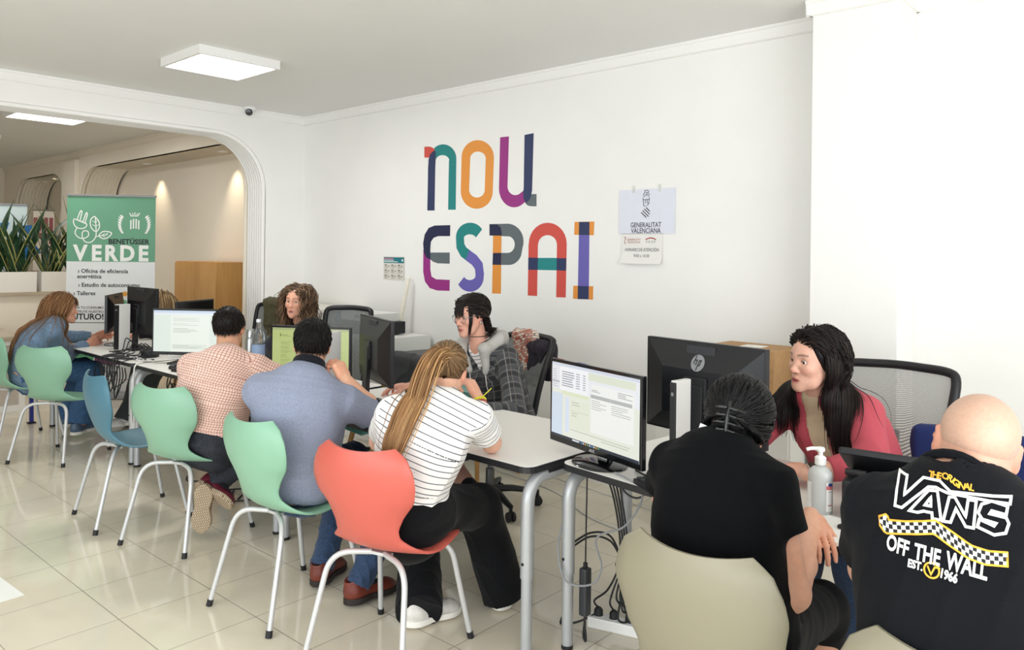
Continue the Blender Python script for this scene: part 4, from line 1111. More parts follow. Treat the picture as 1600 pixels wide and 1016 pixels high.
def office_chair(label, loc, rz, seatcol='2d6b62', w=.44, zt=1.06, zb=.60, lean=.10, netting=('netting_grey', '8f9290', .25), arms=False, by=-.24):
    """faces local +Y"""
    t = empty('office_chair', label, 'chair', loc, rz)
    for k in range(5):
        a = 2*PI*k/5+.35; d = Vector((math.cos(a), math.sin(a), 0)); e = d*.30
        l = MB().tube([(0, 0, .115), tuple(d*.14+Vector((0, 0, .112))), tuple(e+Vector((0, 0, .088)))], [.030, .026, .017], 8, flat=.8).build('base_arm', blackp, t)
        q = Vector((-d.y, d.x, 0)); wc = e+Vector((0, 0, .030)); mb = MB()
        for s in (-1, 1):
            M = Matrix.Translation(wc+q*.016*s) @ q.to_track_quat('Z', 'Y').to_matrix().to_4x4(); mb.lathe([(.0001, -.010), (.024, -.010), (.029, -.005), (.029, .005), (.024, .010), (.0001, .010)], n=18, M=M)
        mb.tube([tuple(wc+Vector((0, 0, .01))), tuple(wc+Vector((0, 0, .065)))], .011, 8); mb.build('caster', rubber, l)
    MB().tube([(0, 0, .10), (0, 0, .24)], .028, 14).tube([(0, 0, .24), (0, 0, .42)], .016, 12).build('gas_column', mat('chrome_dark', '6c6d70', rough=.25, metal=.9), t)
    MB().prism(rrect(.47, .46, .10), .435, .485).build('seat', fabric('seat_cloth_'+seatcol, seatcol), t)
    MB().prism(rrect(.40, .40, .08), .405, .434).build('seat_pan', blackp, t)
    def bp(u, v):
        z = zb+(zt-zb)*v; hw = w/2*(.86+.14*v)*1.0; y = by-lean*v+.035*u*u-.018*math.sin(PI*v)*-1
        return np.array([u*hw, y, z])
    fr = [bp(-1, 0), bp(-1, .33), bp(-1, .66), bp(-1, .93), bp(-.86, 1.0), bp(-.4, 1.015), bp(.0, 1.02), bp(.4, 1.015), bp(.86, 1.0), bp(1, .93), bp(1, .66), bp(1, .33), bp(1, 0), bp(.5, -.02), bp(-.5, -.02)]
    R = [.017]*4+[.022]*6+[.017]*5
    sp = spline(fr+[fr[0]], 5); MB().tube(sp, [.019]*len(sp), 10, cap=False, flat=1.0).build('back_frame', blackp, t)
    MB().grid([[bp(-.97+1.94*i/10, k/10) for i in range(11)] for k in range(11)]).build('back_net', mesh_fabric(netting[0], netting[1], netting[2]), t)
    MB().tube(spline([(0, -.05, .42), (0, -.20, .42), (0, by-.05, .50), tuple(bp(0, .1)-np.array([0, .03, 0])), tuple(bp(0, .45)-np.array([0, .03, 0]))], 6), .022, 10).build('back_stem', blackp, t)
    if arms:
        for sx in (-1, 1):
            MB().tube(arc_bend((sx*.20, 0, .42), (sx*.27, 0, .42), (sx*.27, 0, .62), .05), .014, 10).build('arm_post', blackp, t)
            MB().box((sx*.27, .02, .635), (.07, .26, .03), bev=.012).build('armrest', blackp, t)
    return t
office_chair('black framed office chair with a checked scarf over its back', (-3.29, 3.44, 0), math.radians(174), seatcol='2f6e66', w=.45, zt=1.03, zb=.58, by=-.22, lean=.14, netting=('netting_dark', '6d706f', .38))
office_chair('office chair with grey see-through net back behind the pink blazer woman', (-.99, 3.26, 0), math.radians(181), seatcol='26272b', w=.47, zt=1.10, zb=.62, by=-.22, lean=.10, netting=('netting_grey', '9b9c98', .12))
office_chair('black office chair behind the two back to back monitors', (-4.70, 3.30, 0), math.radians(200), seatcol='26272b', w=.40, zt=1.14, zb=.62, by=-.10, lean=.06, netting=('netting_dark', '55595b', .6))
# ---------------------------------------------------------------- storage and background furniture
wood_c = None
def wood(name, c1, c2, scale=(1, 1, .06), rough=.45):
    if name in _mats: return _mats[name]
    m, nt, b = node_mat(name); N = nt.nodes.new; L = nt.links.new
    tc = N('ShaderNodeTexCoord'); mp = N('ShaderNodeMapping'); mp.inputs['Scale'].default_value = scale; L(tc.outputs['Object'], mp.inputs[0])
    t = N('ShaderNodeTexNoise'); t.inputs['Scale'].default_value = 38; t.inputs['Detail'].default_value = 6; t.inputs['Distortion'].default_value = .6; L(mp.outputs[0], t.inputs['Vector'])
    cr = N('ShaderNodeValToRGB'); cr.color_ramp.elements[0].position = .3; cr.color_ramp.elements[0].color = srgb(c1); cr.color_ramp.elements[1].position = .7; cr.color_ramp.elements[1].color = srgb(c2)
    L(t.outputs[0], cr.inputs[0]); L(cr.outputs[0], b.inputs['Base Color']); b.inputs['Roughness'].default_value = rough; _mats[name] = m; return m
oak = wood('oak_veneer', 'bf8d4e', 'd0a062'); greywood = wood('pale_wood_top', 'a79780', 'c0b29c', (1, .06, 1))
t = empty('wooden_cabinet', 'tall oak veneered cabinet standing beyond the arch', 'cabinet', (-8.13, 4.07, 0))
MB().box((0, 0, .72), (.96, .44, 1.44)).build('body', oak, t)
MB().box((0, .01, .01), (.94, .41, .02)).build('plinth', mat('plinth_dark', '4b3a28', rough=.6), t)
for k, yy in enumerate((-.24, .24)):
    d = MB().box((yy, -.228, .73), (.474, .016, 1.39), bev=.002).build('door', oak, t)
    MB().tube([(yy+(.19 if k == 0 else -.19), -.255, .70), (yy+(.19 if k == 0 else -.19), -.255, .82)], .005, 8).build('handle', steel, d)
# white cabinet in the corner with electronics on it
t = empty('storage_cabinet', 'off white storage cabinet in the corner beside the arch', 'cabinet', (-6.25, 4.06, 0))
cabw = mat('cabinet_offwhite', 'dedad0', rough=.5)
MB().box((0, 0, .52), (1.0, .46, 1.02)).build('body', cabw, t); MB().box((0, -.0, 1.045), (1.04, .50, .03), bev=.004).build('top', cabw, t)
for sx in (-1, 1):
    d = MB().box((sx*.25, -.238, .53), (.485, .016, .96), bev=.003).build('door', cabw, t); MB().tube([(sx*.05, -.262, .55), (sx*.05, -.262, .66)], .006, 8).build('handle', steel, d)
t = empty('storage_cabinet', 'low white cabinet carrying a black box and white recorder in the corner', 'cabinet', (-5.25, 4.08, 0))
MB().box((0, 0, .44), (.86, .44, .88)).build('body', mat('cabinet_white', 'e9e8e4', rough=.5), t)
for sx in (-1, 1): MB().box((sx*.212, -.226, .44), (.41, .014, .82), bev=.003).build('door', mat('cabinet_white', 'e9e8e4'), t)
t = empty('recorder_box', 'black flat electronics box on the low corner cabinet', 'box', (-5.25, 4.02, .88))
MB().box((0, 0, .06), (.52, .30, .10), bev=.006).build('case', blackp, t); MB().box((0, -.152, .06), (.44, .004, .06)).build('front_panel', mat('panel_dark', '2b2c30', rough=.3), t)
for sx in (-1, 1): MB().lathe([(.0001, 0), (.02, 0), (.02, .012), (.0001, .012)], (sx*.2, 0, 0), 12).build('foot', rubber, t)
t = empty('network_switch', 'white network switch with sockets on the black electronics box', 'network switch', (-5.28, 4.02, .99))
MB().box((0, 0, .035), (.46, .26, .07), bev=.004).build('case', mat('device_white', 'e4e4e0', rough=.4), t)
for k in range(6): MB().box((-.02+.035*k, -.131, .035), (.022, .004, .022)).build('socket', rubber, t)
t = empty('antenna_stick', 'slim cream aerial leaning on the wall behind the network switch', 'aerial', (-5.12, 4.20, .8801)); MB().bar((0, 0, .01), (.045, .07, .47), .035, .02, bev=.006).build('mast', mat('aerial_cream', 'e4dfd0', rough=.5), t); MB().box((0, 0, .01), (.07, .05, .02), bev=.004).build('base', mat('aerial_cream', 'e4dfd0'), t)
f = SDF([ell((-5.62, 4.02, 1.10), (.10, .09, .07), k=.03), ell((-5.57, 4.0, 1.15), (.06, .06, .045), k=.03), ell((-5.68, 4.0, 1.12), (.05, .05, .06), k=.03)], folds(5, .012, 16)); V, Q = net(f, .008)
V = V+V3(0, 0, .885+.0-V[:, 2].min()); o = mesh_np('cloth_bag', V, Q, fabric('bag_blue', '2f4f80')); tag(o, 'crumpled blue bag on the corner cabinet behind the curly haired woman', 'bag')
# far reception counter, low wall, planters
t = empty('reception_desk', 'low counter with a pale wood top at the far left', 'counter', (-9.0, 1.55, 0))
cw = mat('counter_white', 'e6e3dc', rough=.5)
MB().box((0, 0, .70), (1.15, 1.60, .045), bev=.004).build('worktop', greywood, t)
MB().box((.52, 0, .655), (.04, 1.56, .04)).build('apron', cw, t); MB().box((.52, 0, .03), (.05, 1.58, .06)).build('plinth', cw, t)
for yy in (-.76, .76): MB().box((.52, yy, .35), (.045, .05, .60)).build('post', cw, t)
MB().box((.50, 0, .36), (.012, 1.48, .60)).build('panel', mat('panel_taupe', 'bfb3a6', rough=.25), t); MB().box((-.53, 0, .34), (.03, 1.56, .68)).build('rear_panel', cw, t)
struct('wall_low', MB().box((-10.15, 2.2, .52), (.30, 3.2, 1.02)), far_m); struct('trim_12', MB().box((-10.15, 2.2, 1.045), (.42, 3.24, .035)), greywood)
t = empty('metal_post', 'thin dark blue metal leg beside the leftmost mint chair', 'post', (-7.78, 2.20, 0)); MB().bar((0, 0, .01), (.03, -.02, .62), .03, .03).build('leg', mat('navy_steel', '2a3280', rough=.4), t); MB().box((0, 0, .006), (.06, .06, .012)).build('foot', rubber, t)
plw = mat('planter_white', 'e9e5dc', rough=.5)
def leafblade(mb, base, ang, tilt, L, w, rs, twist):
    pts = []; d = np.array([math.cos(ang)*math.sin(tilt), math.sin(ang)*math.sin(tilt), math.cos(tilt)]); p = np.array(base, float); s = np.array([-math.sin(ang), math.cos(ang), 0]); K = 12; rows = []
    droop = rs.uniform(.0, .10); bendk = int(K*rs.uniform(.5, .8)) if rs.random() < .3 else 99
    for k in range(K+1):
        t = k/K; ww = w*(math.sin(PI*min(1, .18+.82*t))**.7)*(1-t**4)+.0015; n = np.cross(d, s); sd = s*math.cos(twist*t)+n*math.sin(twist*t)
        nn = np.cross(sd, d)
        rows.append([p-sd*ww-nn*.0, p-sd*ww*.72+nn*ww*.22, p+nn*ww*.34, p+sd*ww*.72+nn*ww*.22, p+sd*ww, p+sd*ww*.72+nn*(ww*.22-.003), p+nn*(ww*.34-.004), p-sd*ww*.72+nn*(ww*.22-.003)])
        d = nrm(d+np.array([math.cos(ang), math.sin(ang), -.25])*droop*(t+.2)*(6 if k == bendk else 1)*.6); p = p+d*L/K
    for i in range(K):
        for j in range(8):
            c = '9c9a58' if j in (0, 3, 4, 7) and (j in (0, 3)) else ('22422a' if (i+j) % 3 else '335636')
            mb.add([rows[i][j], rows[i][(j+1) % 8], rows[i+1][(j+1) % 8], rows[i+1][j]], [(0, 1, 2, 3)], c, True)
leafm = vcol_mat('snake_leaf', rough=.4, noise=.2, nscale=40)
def planter(y0, y1, label, plabels, ys, seed):
    t = empty('planter_box', label, 'planter', (-10.12, (y0+y1)/2, 1.0625)); w = y1-y0
    mb = MB()
    mb.box((.12, 0, .115), (.02, w, .23)).box((-.12, 0, .115), (.02, w, .23)).box((0, w/2-.01, .115), (.22, .02, .23)).box((0, -w/2+.01, .115), (.22, .02, .23)).box((0, 0, .01), (.22, w-.04, .02)); mb.build('box', plw, t)
    MB().box((0, 0, .195), (.22, w-.04, .02)).build('soil', mat('soil', '3a2c20', rough=.95, noise=.3), t)
    rs = random.Random(seed)
    for lab, y in zip(plabels, ys):
        p = empty('snake_plant', lab, 'plant', (-10.12, y, 1.0625+.206))
        for k in range(17):
            mb = MB(); a = rs.uniform(0, 2*PI) if k > 5 else rs.choice([PI/2, -PI/2])+rs.uniform(-.5, .5); leafblade(mb, (rs.uniform(-.05, .05), rs.uniform(-.09, .09), -.02), a, rs.uniform(.05, .62), rs.uniform(.45, .98), rs.uniform(.028, .046), rs, rs.uniform(-1.2, 1.2)); mb.build('leaf', leafm, p, angle=180)
planter(1.70, 2.86, 'white planter box at the far left on the low wall', ['snake plant with tall pointed leaves at the far left', 'snake plant at the right end of the far left planter'], [2.42, 2.70], 3)
planter(2.91, 3.80, 'white planter box nearest the green banner', ['snake plant spreading sideways in the planter nearest the green banner', 'snake plant half behind the green banner'], [3.05, 3.30], 8)
t = empty('storage_basket', 'small brown basket between the two planters', 'basket', (-10.30, 2.885, 1.0625)); MB().box((-.02, .0, .11), (.10, .15, .22), bev=.02).build('body', mat('basket_brown', '8a6a4c', rough=.9, bump=.4, bscale=80), t); MB().box((-.02, 0, .225), (.12, .17, .02), bev=.008).build('lid', mat('basket_lid', '9b7a58', rough=.9), t)
# ---------------------------------------------------------------- banners
def banner(name, label, c, yaw, w, h, bg, fl, rail='8f8f90', base=True, lean=0.0):
    t = empty('rollup_banner', label, 'banner', c, yaw)         # front faces local -Y
    MB().box((0, .0, h/2+.04), (w, .003, h)).build('sheet', mat('banner_sheet_'+bg, bg, rough=.5), t)
    MB().box((0, 0, h+.045), (w+.01, .022, .022), bev=.004).build('top_rail', mat('rail_'+rail, rail, rough=.35, metal=.5), t)
    if base: MB().box((0, 0, .04), (w+.03, .10, .08), bev=.015).build('base', mat('rail_'+rail, rail), t)
    MB().tube([(0, .02, .05), (0, .02, h+.03)], .008, 8).build('pole', mat('rail_'+rail, rail), t)
    if fl: fl.onto('print', vcol_mat('banner_ink', rough=.5), t, lambda u, v, hh: (u, -.0018-hh, v), step=.0005)
    return t
w, h = .885, 2.075; f = Flat(); GR = '68a082'; zt = h+.04; wd = 'f0f2ee'
X = lambda px: (px-722)/570*.885            # banner coordinates from the enlarged view
Z = lambda py: zt-(py-193)*.885/570
f.rect(-w/2, Z(632), w/2, zt, GR, 0)
bk = '26262a'
f.text('BENETÚSSER', X(836), Z(498), .072, bk, lay=2, bold=.032, xs=1.0)
for tx, x in (('V', 525), ('E', 628), ('R', 720), ('D', 826), ('E', 930)): f.text(tx, X(x), Z(580), .222, wd, lay=1, bold=.040, xs=.92)
def rb(pts, wd_, col, n=6, lay=1, closed=False): f.ribbon([(X(a), Z(b)) for a, b in (spline([(p[0], p[1], 0) for p in pts], n) if False else pts)], wd_, col, lay, closed)
def sp2(pts, n=6): return [(p[0], p[1]) for p in spline([(a, b, 0) for a, b in pts], n)]
lw = .0105
rb(sp2([(482, 347), (560, 378), (553, 405), (520, 412), (490, 396), (479, 370), (482, 347)]), lw, wd); rb([(482, 347), (560, 380)], lw, wd)
for a, b in (((503, 350), (520, 300)), ((521, 356), (533, 300)), ((540, 364), (557, 312)), ((553, 372), (568, 316))): rb([a, b], lw, wd)
rb([(520, 300), (527, 292), (534, 300)], lw, wd); rb([(556, 313), (563, 305), (568, 316)], lw, wd)
rb(sp2([(503, 405), (490, 440), (510, 470), (545, 478), (575, 460), (572, 432), (545, 428), (535, 455), (550, 495), (585, 505), (615, 480), (625, 440), (618, 330)]), lw, wd)
rb(sp2([(612, 328), (590, 350), (588, 390), (605, 420), (628, 430), (645, 400), (640, 360), (612, 328)]), lw, wd)
rb(sp2([(640, 460), (665, 432), (700, 430), (724, 442), (700, 470), (670, 478), (640, 460)]), lw, wd); rb([(622, 465), (700, 450)], lw*.8, wd)
for a, b in (((617, 370), (600, 360)), ((619, 395), (600, 385)), ((617, 370), (632, 358)), ((620, 395), (640, 385)), ((665, 456), (680, 440)), ((665, 458), (685, 468)), ((685, 452), (700, 438))): rb([a, b], lw*.6, wd)
for k in range(4): f.rect(X(843+k*17), Z(415-8*math.sin(PI*(k+.5)/4)), X(852+k*17), Z(342+(8 if k in (0, 3) else 0)), wd, 1)
rb([(843, 322), (895, 322)], lw, wd); 
for a in ((846, 318, 838, 302), (860, 316, 858, 304), (873, 315, 873, 298), (886, 316, 890, 304), (895, 318, 905, 302)): rb([(a[0], a[1]), (a[2], a[3])], lw*.9, wd)
for sx in (-1, 1):
    for k in range(8):
        t_ = -.9+k*.26; cx = 870+sx*(88-8*math.cos(t_)*-1)*math.cos(t_*.55); cy = 378+66*math.sin(t_); q = .056
        a0 = PI/2-sx*(.9-.0*t_)
        P5 = [(X(cx)+q*.5*math.cos(a0)*c-.2*q*math.sin(a0)*s_, Z(cy)+q*.5*math.sin(a0)*c+.25*q*math.cos(a0)*s_) for c, s_ in ((-1, 0), (-.2, 1), (1, 0), (-.2, -1))]
        f.poly(P5, wd, 1)
f.text('› Oficina de eficiencia', X(672), Z(697), .058, bk, lay=1, bold=.020); f.text('energética', X(585), Z(733), .058, bk, lay=1, bold=.020)
f.text('› Estudio de autoconsumo', X(712), Z(790), .058, bk, lay=1, bold=.020); f.text('› Talleres', X(555), Z(846), .058, bk, lay=1, bold=.020)
f.text('INSPIRA TU CONSUMO', X(565), Z(942), .034, '5a3a40', lay=1, bold=.020); f.text('CONSTRUYE NUESTRO', X(565), Z(969), .034, '5a3a40', lay=1, bold=.020); f.text('¡FUTURO!', X(560), Z(1004), .085, bk, lay=1, bold=.030); f.rect(X(455), Z(1044), X(690), Z(1040), bk, 1)
f.disc(X(815), Z(848), .026, 'd99a3c'); f.poly([(X(785)+.035*math.cos(i*PI/3+.5), Z(890)+.035*math.sin(i*PI/3+.5)) for i in range(6)], 'd9953a', 2); f.poly([(X(760)+.035*math.cos(i*PI/3), Z(880)+.035*math.sin(i*PI/3)) for i in range(6)], '5a2a44', 1); f.poly([(X(812)+.03*math.cos(i*PI/3), Z(905)+.03*math.sin(i*PI/3)) for i in range(6)], '5fa67c', 1); f.poly([(X(760)+.03*math.cos(i*PI/3), Z(920)+.03*math.sin(i*PI/3)) for i in range(6)], '7fb08a', 1)
f.rect(-w/2+.02, .36, -.16, .62, '4f9468', 1); f.rect(-.15, .36, .12, .62, '6c2a55', 1); f.rect(.13, .36, w/2-.02, .62, '5fa67c', 1)
f.text('Información para', -.1, .285, .052, bk, lay=1, bold=.006); f.rect(-w/2+.02, .20, w/2-.02, .206, 'b06a7a', 1)
banner('rollup', 'green and white roll-up banner headed BENETÚSSER VERDE', (-8.48, 3.11, 0), math.radians(47.5), w, h, 'e6e8e9', f)
f = Flat(); f.rect(-.5, .6, .5, 2.1, 'cfe0e2', 0)
c = (.33, 1.62)
for k in range(5):
    a = k*1.25+.4; P = [(c[0]+.26*math.cos(a), c[1]+.26*math.sin(a)), (c[0]+.36*math.cos(a+.5), c[1]+.30*math.sin(a+.5)), (c[0]+.24*math.cos(a+1.0), c[1]+.22*math.sin(a+1.0)), (c[0]+.14*math.cos(a+.4), c[1]+.13*math.sin(a+.4))]; f.poly(P, '2f86c4' if k % 2 else '1f6cab', 1)
banner('rollup', 'pale blue poster banner behind the far left snake plant', (-11.25, 2.60, 0), math.radians(60), 1.0, 2.06, 'd5e2e2', f)
f = Flat(); rs = random.Random(2)
for k in range(4): f.rect(-.125+.064*k, 1.74-.04*k, -.075+.064*k, 2.0, '8f4a4c', 1)
f.text('ABRIL', 0, 1.80, .06, 'e8ddd2', lay=2, bold=.02); 
for k in range(3): f.rect(-.02, 1.30-.14*k, .09, 1.35-.14*k, '8a8580', 1)
banner('rollup', 'narrow cream and maroon hanging banner deep in the far room', (-12.3, 3.60, 0), math.radians(65), .26, 2.06, 'ddd3c4', f, rail='6a655e')
# white sheet added on the floor to stand for a patch of light
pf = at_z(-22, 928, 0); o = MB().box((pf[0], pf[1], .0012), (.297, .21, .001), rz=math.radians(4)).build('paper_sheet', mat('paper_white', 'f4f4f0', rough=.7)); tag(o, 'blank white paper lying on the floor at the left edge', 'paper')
# ---------------------------------------------------------------- the ten people
hairm = vcol_mat('hair', rough=.5, spec=.22)
def dl(P, f, kn=.43, w=.09, back=.0, fz=.09, out=.0):
    """default seated legs"""
    f = nrm(V3(*f, 0)); r = np.cross(f, V3(0, 0, 1)); P = np.asarray(P, float); o = {}
    for n, s in (('L', -1), ('R', 1)):
        k = P+f*kn+r*s*(w+out); k[2] = .515; a = P+f*(kn-.02+back)+r*s*(w+out); a[2] = fz
        o['kn'+n] = k; o['an'+n] = a; o['to'+n] = a+f*.16-V3(0, 0, .06)
    return o
def trousers(s, m, wide=0.0, top=.0, end=.03, flare=0.0, disp=None, toff=.005, ttop=.20):
    P = [loft([(c, sd, a, b) for c, sd, a, b in s.secs[:2]]+[(lerp(s.spine[1], s.spine[2], ttop), s.rP, lerp(s.hipw, s.waw, .2)*s.build*.98, lerp(s.hipd, s.wad, .2)*s.build*.98)], off=toff, tagv=1)]
    for sd in (1, -1):
        hp, kn, an = (s.hipR, s.knR, s.anR) if sd > 0 else (s.hipL, s.knL, s.anL)
        e = lerp(an, kn, end)
        P += [cap(hp, kn, s.th+.012, s.kn+.014+wide, k=.04, tagv=2), cap(kn, lerp(kn, e, .1), s.kn+.014+wide, s.kn+.012+wide, k=.03, tagv=2), tubef(lerp(kn, e, .05), e, s.kn+.008+wide, s.ank+.018+wide+flare, k=.03, tagv=3)]
    o = s.cloth('trousers', P, m, disp=disp or folds(3, 0.0093, 11))
    return o
def shortcut(side, s): return (s.shR, s.elR, s.wrR) if side > 0 else (s.shL, s.elL, s.wrL)
def shirt_prims(s, off=.010, sleeve=.62, slr=.016, hem=.05, bust=0.0, long=False, cuff=.93, neck=True):
    b_ = [(lerp(s.spine[1], s.spine[2], hem), s.rP, s.hipw*s.build*1.0, s.hipd*s.build*1.0)]+([(lerp(s.spine[1], s.spine[2], .45), s.rP, lerp(s.hipw, s.waw, .5)*s.build, lerp(s.hipd, s.wad, .5)*s.build)] if hem < .3 else [])+s.secs[2:5]+[(lerp(s.spine[4], s.spine[5], .8), s.rS, .075, .062)]
    X = spline([np.concatenate([np.asarray(q_[0], float), nrm(q_[1]), [q_[2], q_[3]]]) for q_ in b_], 2)
    q = loft([(x[:3], nrm(x[3:6]), x[6], x[7]) for x in X], off=off, tagv=SHIRT)
    P = [q]+s.shoulders(off)
    if bust: P += s.bust(off, bust)
    for sd, tg in ((1, SLEEVE_R), (-1, SLEEVE_L)):
        sh, el, wr = shortcut(sd, s)
        if not long: P.append(tubef(lerp(sh, el, -.08), lerp(sh, el, sleeve), s.uarm*1.02+off, s.uarm+slr, k=.035, tagv=tg, rnd=.006))
        else:
            P.append(cap(sh, el, s.uarm*1.0+off, s.farm+slr, k=.03, tagv=tg)); P.append(tubef(lerp(el, wr, -.05), lerp(el, wr, cuff), s.farm+slr, s.wr+slr*.9, k=.03, tagv=tg, rnd=.005))
    ax_ = nrm(s.N-s.P); P.append(half(lerp(s.spine[1], s.spine[2], hem)-ax_*(-.012 if hem > .1 else .09), -ax_, .006))
    if neck:
        nd = nrm(s.H+s.RH@V3(0, -.02, -.05)-s.N); P.append(cap(s.N-nd*.01, s.N+nd*.5, s.neck*1.13+.002, s.neck*1.05, k=.008, op='s'))
    return P, q
def ringpts(c, ax, r, sx=1.0, n=28, side=None):
    ax = nrm(ax); u = nrm(np.cross(ax, side if side is not None else (V3(0, 0, 1) if abs(ax[2]) < .9 else V3(1, 0, 0)))); v = np.cross(ax, u)
    return [c+r*(u*math.cos(2*PI*i/n)*sx+v*math.sin(2*PI*i/n)) for i in range(n)]
def hair_field(s, extra): return SDF(s.head()+s.neckp()+list(extra))
def hair_cap(s, grow_=.010, zcut=None, field=None, extra=(), cut=(), h=.004, col=(.02, .015, .012), disp=None):
    """a close mass of hair on the skull; cut: half spaces in head space (point, normal)"""
    P = [ell((0, -.018, .030), (.073+grow_, .096+grow_, .082+grow_), k=.02), ell((0, .016, .014), (.066+grow_*.8, .064+grow_*.6, .072+grow_), k=.02)]+list(extra)
    P = xf(P, s.H, s.RH, s.head_s)
    for pt, n in cut: P.append(half(s.H+s.RH@(np.asarray(pt, float)*s.head_s), s.RH@np.asarray(n, float), .012))
    f = SDF(P, disp); V, Q = net(f, h); return V, Q, np.repeat(np.asarray(col)[None], len(V), 0), f
def nape(s, q): return q
def to_w(s, p): return s.H+(np.asarray(p)*s.head_s)@s.RH.T
def dir_w(s, d): return np.asarray(d)@s.RH.T

def short_hair(s, base, len_=.045, seed=1, n=900, top=.016, front=.085, napez=-.048, comb=None, thick=.0024, var=.35, sidez=-.012, grow_=.009):
    cut = [((0, .078, .03), (0, 1, -.35)), ((0, .035, sidez), (0, .62, -.6)), ((0, -.06, napez), (0, .35, -1))]
    V, Q, c, f = hair_cap(s, grow_, cut=cut, col=np.array(srgb(base)[:3])*.8, disp=None)
    rs = np.random.RandomState(seed)
    def test(x, y, z): return (z > napez-.004+.35*np.maximum(y+.05, 0)) & (z > sidez+.9*np.maximum(y-.02, 0)) & (y < .075)
    p = scalp_pts(n, test, seed); d = p-V3(0, -.014, .028); d /= np.linalg.norm(d, axis=1, keepdims=True)
    cr = p-V3(.012, -.062, .098); cr /= np.linalg.norm(cr, axis=1, keepdims=True)+.15; sw = cr-d*np.sum(cr*d, axis=1, keepdims=True); sw /= np.linalg.norm(sw, axis=1, keepdims=True)+.1
    dd = d*.16+sw+rs.normal(size=(n, 3))*.13
    K = 7; L = len_*(.7+.6*rs.rand(n))*np.where(p[:, 2] < -.02, .55, 1.0)
    fld = SDF(xf([ell((0, -.018, .030), (.073, .096, .082)), ell((0, .016, .014), (.066, .064, .072))], s.H, s.RH, s.head_s)+s.neckp())
    pa, U = grow(to_w(s, p+d*.002), dir_w(s, dd), K, L/(K-1), fld, grow_*.6+.006*rs.rand(n), grav=.03, stiff=1.0, stick=.002)
    lk = Locks(); lk.add(pa, thick*(.7+.6*rs.rand(n)), thick*.45, hair_cols(n, base, var, seed), U, taper=(.9, 1.0, .12), ns=5)
    lk.mesh('hair', hairm, s.root, (V, Q, c))
def bracelet(s, t, col, r=.031, w=.0035, name='bracelet', el=None, wr=None):
    el = s.elR if el is None else el; wr = s.wrR if wr is None else wr
    cc = lerp(el, wr, t); MB().tube(ringpts(cc, wr-el, r*s.wr/.025)+[ringpts(cc, wr-el, r*s.wr/.025)[0]], w, 8, cap=False).build(name, mat('band_'+col, col, rough=.5), s.root)
# ---- man in the grey-blue polo, back to the camera, hand at his neck
e = Person(key='polo', P=(-3.06, 1.93, .545), N=at_y(478, 590, 1.96), H=at_y(488, 538, 2.03), hf=(-.80, .60, -.06), hu=(.05, .05, 1), fS=(-.76, .65), fP=(-.35, .94), fem=False, sock='16171b', dropR=.055, build=1.16, shw=.162, hump=1, waw=.158, wad=.120, hipw=.165, chw=.165, chd=.120, neck=.058, uarm=.054, farm=.046, wr=.030, skin='dba98d', brow='15100d',
           elR=at_z(590, 652, .79), wrR=at_y(540, 594, 2.10), elL=(-3.34, 2.06, .80), wrL=(-3.40, 2.32, .775),
           handR=dict(d=(-.35, -.10, .55), n=(-.75, -.2, -.2), th=1, curl=(.75, .9, 1.0, 1.1), tcurl=.4, s=1.03), handL=dict(th=-1),
           knR=(-2.82, 2.40, .50), knL=(-3.28, 2.40, .50), anR=at_z(560, 912, .09), toR=at_z(620, 912, .03), anL=at_z(503, 884, .09), toL=at_z(541, 873, .03), eyes=False, h=.0054)
e.make_body('man in a grey blue polo shirt seen from behind, hand on neck')
P, q = shirt_prims(e, off=.016, sleeve=.72, slr=.022, hem=-.12)
polo = fabric('polo_pique', '8a91a6', noise=.22, nscale=260)
e.cloth('polo_shirt', P, polo, disp=folds(11, 0.0085, 8, (1, 1, .8)))
dk = fabric('polo_trim', '15171f')
for sd in (1, -1):
    sh, el, wr = shortcut(sd, e); e.cloth('sleeve_band', [tubef(lerp(sh, el, .685), lerp(sh, el, .745), e.uarm+.0235, e.uarm+.0235, rnd=.004)], dk)
nd = nrm(e.H+e.RH@V3(0, -.025, -.05)-e.N)
e.cloth('collar', [tubef(e.N+nd*.030, e.N+nd*.085, e.neck+.024, e.neck+.014, rnd=.006), cap(e.N-nd*.1, e.N+nd*.2, e.neck+.003, e.neck+.003, op='s', k=.003)], dk, h=.0035)
e.cloth('collar_lining', [tubef(e.N+nd*.014, e.N+nd*.034, e.neck+.030, e.neck+.026, rnd=.004)], fabric('pale_blue', 'b9cde6'), h=.0035)
denim = mat('denim_dark', '2a3f5e', rough=.85, noise=.3, nscale=90, bump=.3, bscale=400, sheen=.1)
trousers(e, denim, wide=.006, end=-.02, disp=folds(6, 0.0109, 13)).__setitem__('label', 'blue jeans')
for sd in (1, -1): e.shoe(sd, '6e2f22', '251d1b', label='brown leather shoe', soleh=.028)
for sd in (1, -1):
    an = e.anR if sd > 0 else e.anL; e.cloth('sock', [tubef(an+V3(0, 0, -.03), an+V3(0, 0, .03), .035, .035, rnd=.004)], fabric('sock_black', '16171b'), h=.005)
short_hair(e, '14110f', len_=.042, seed=4, n=2600)
e.finish()

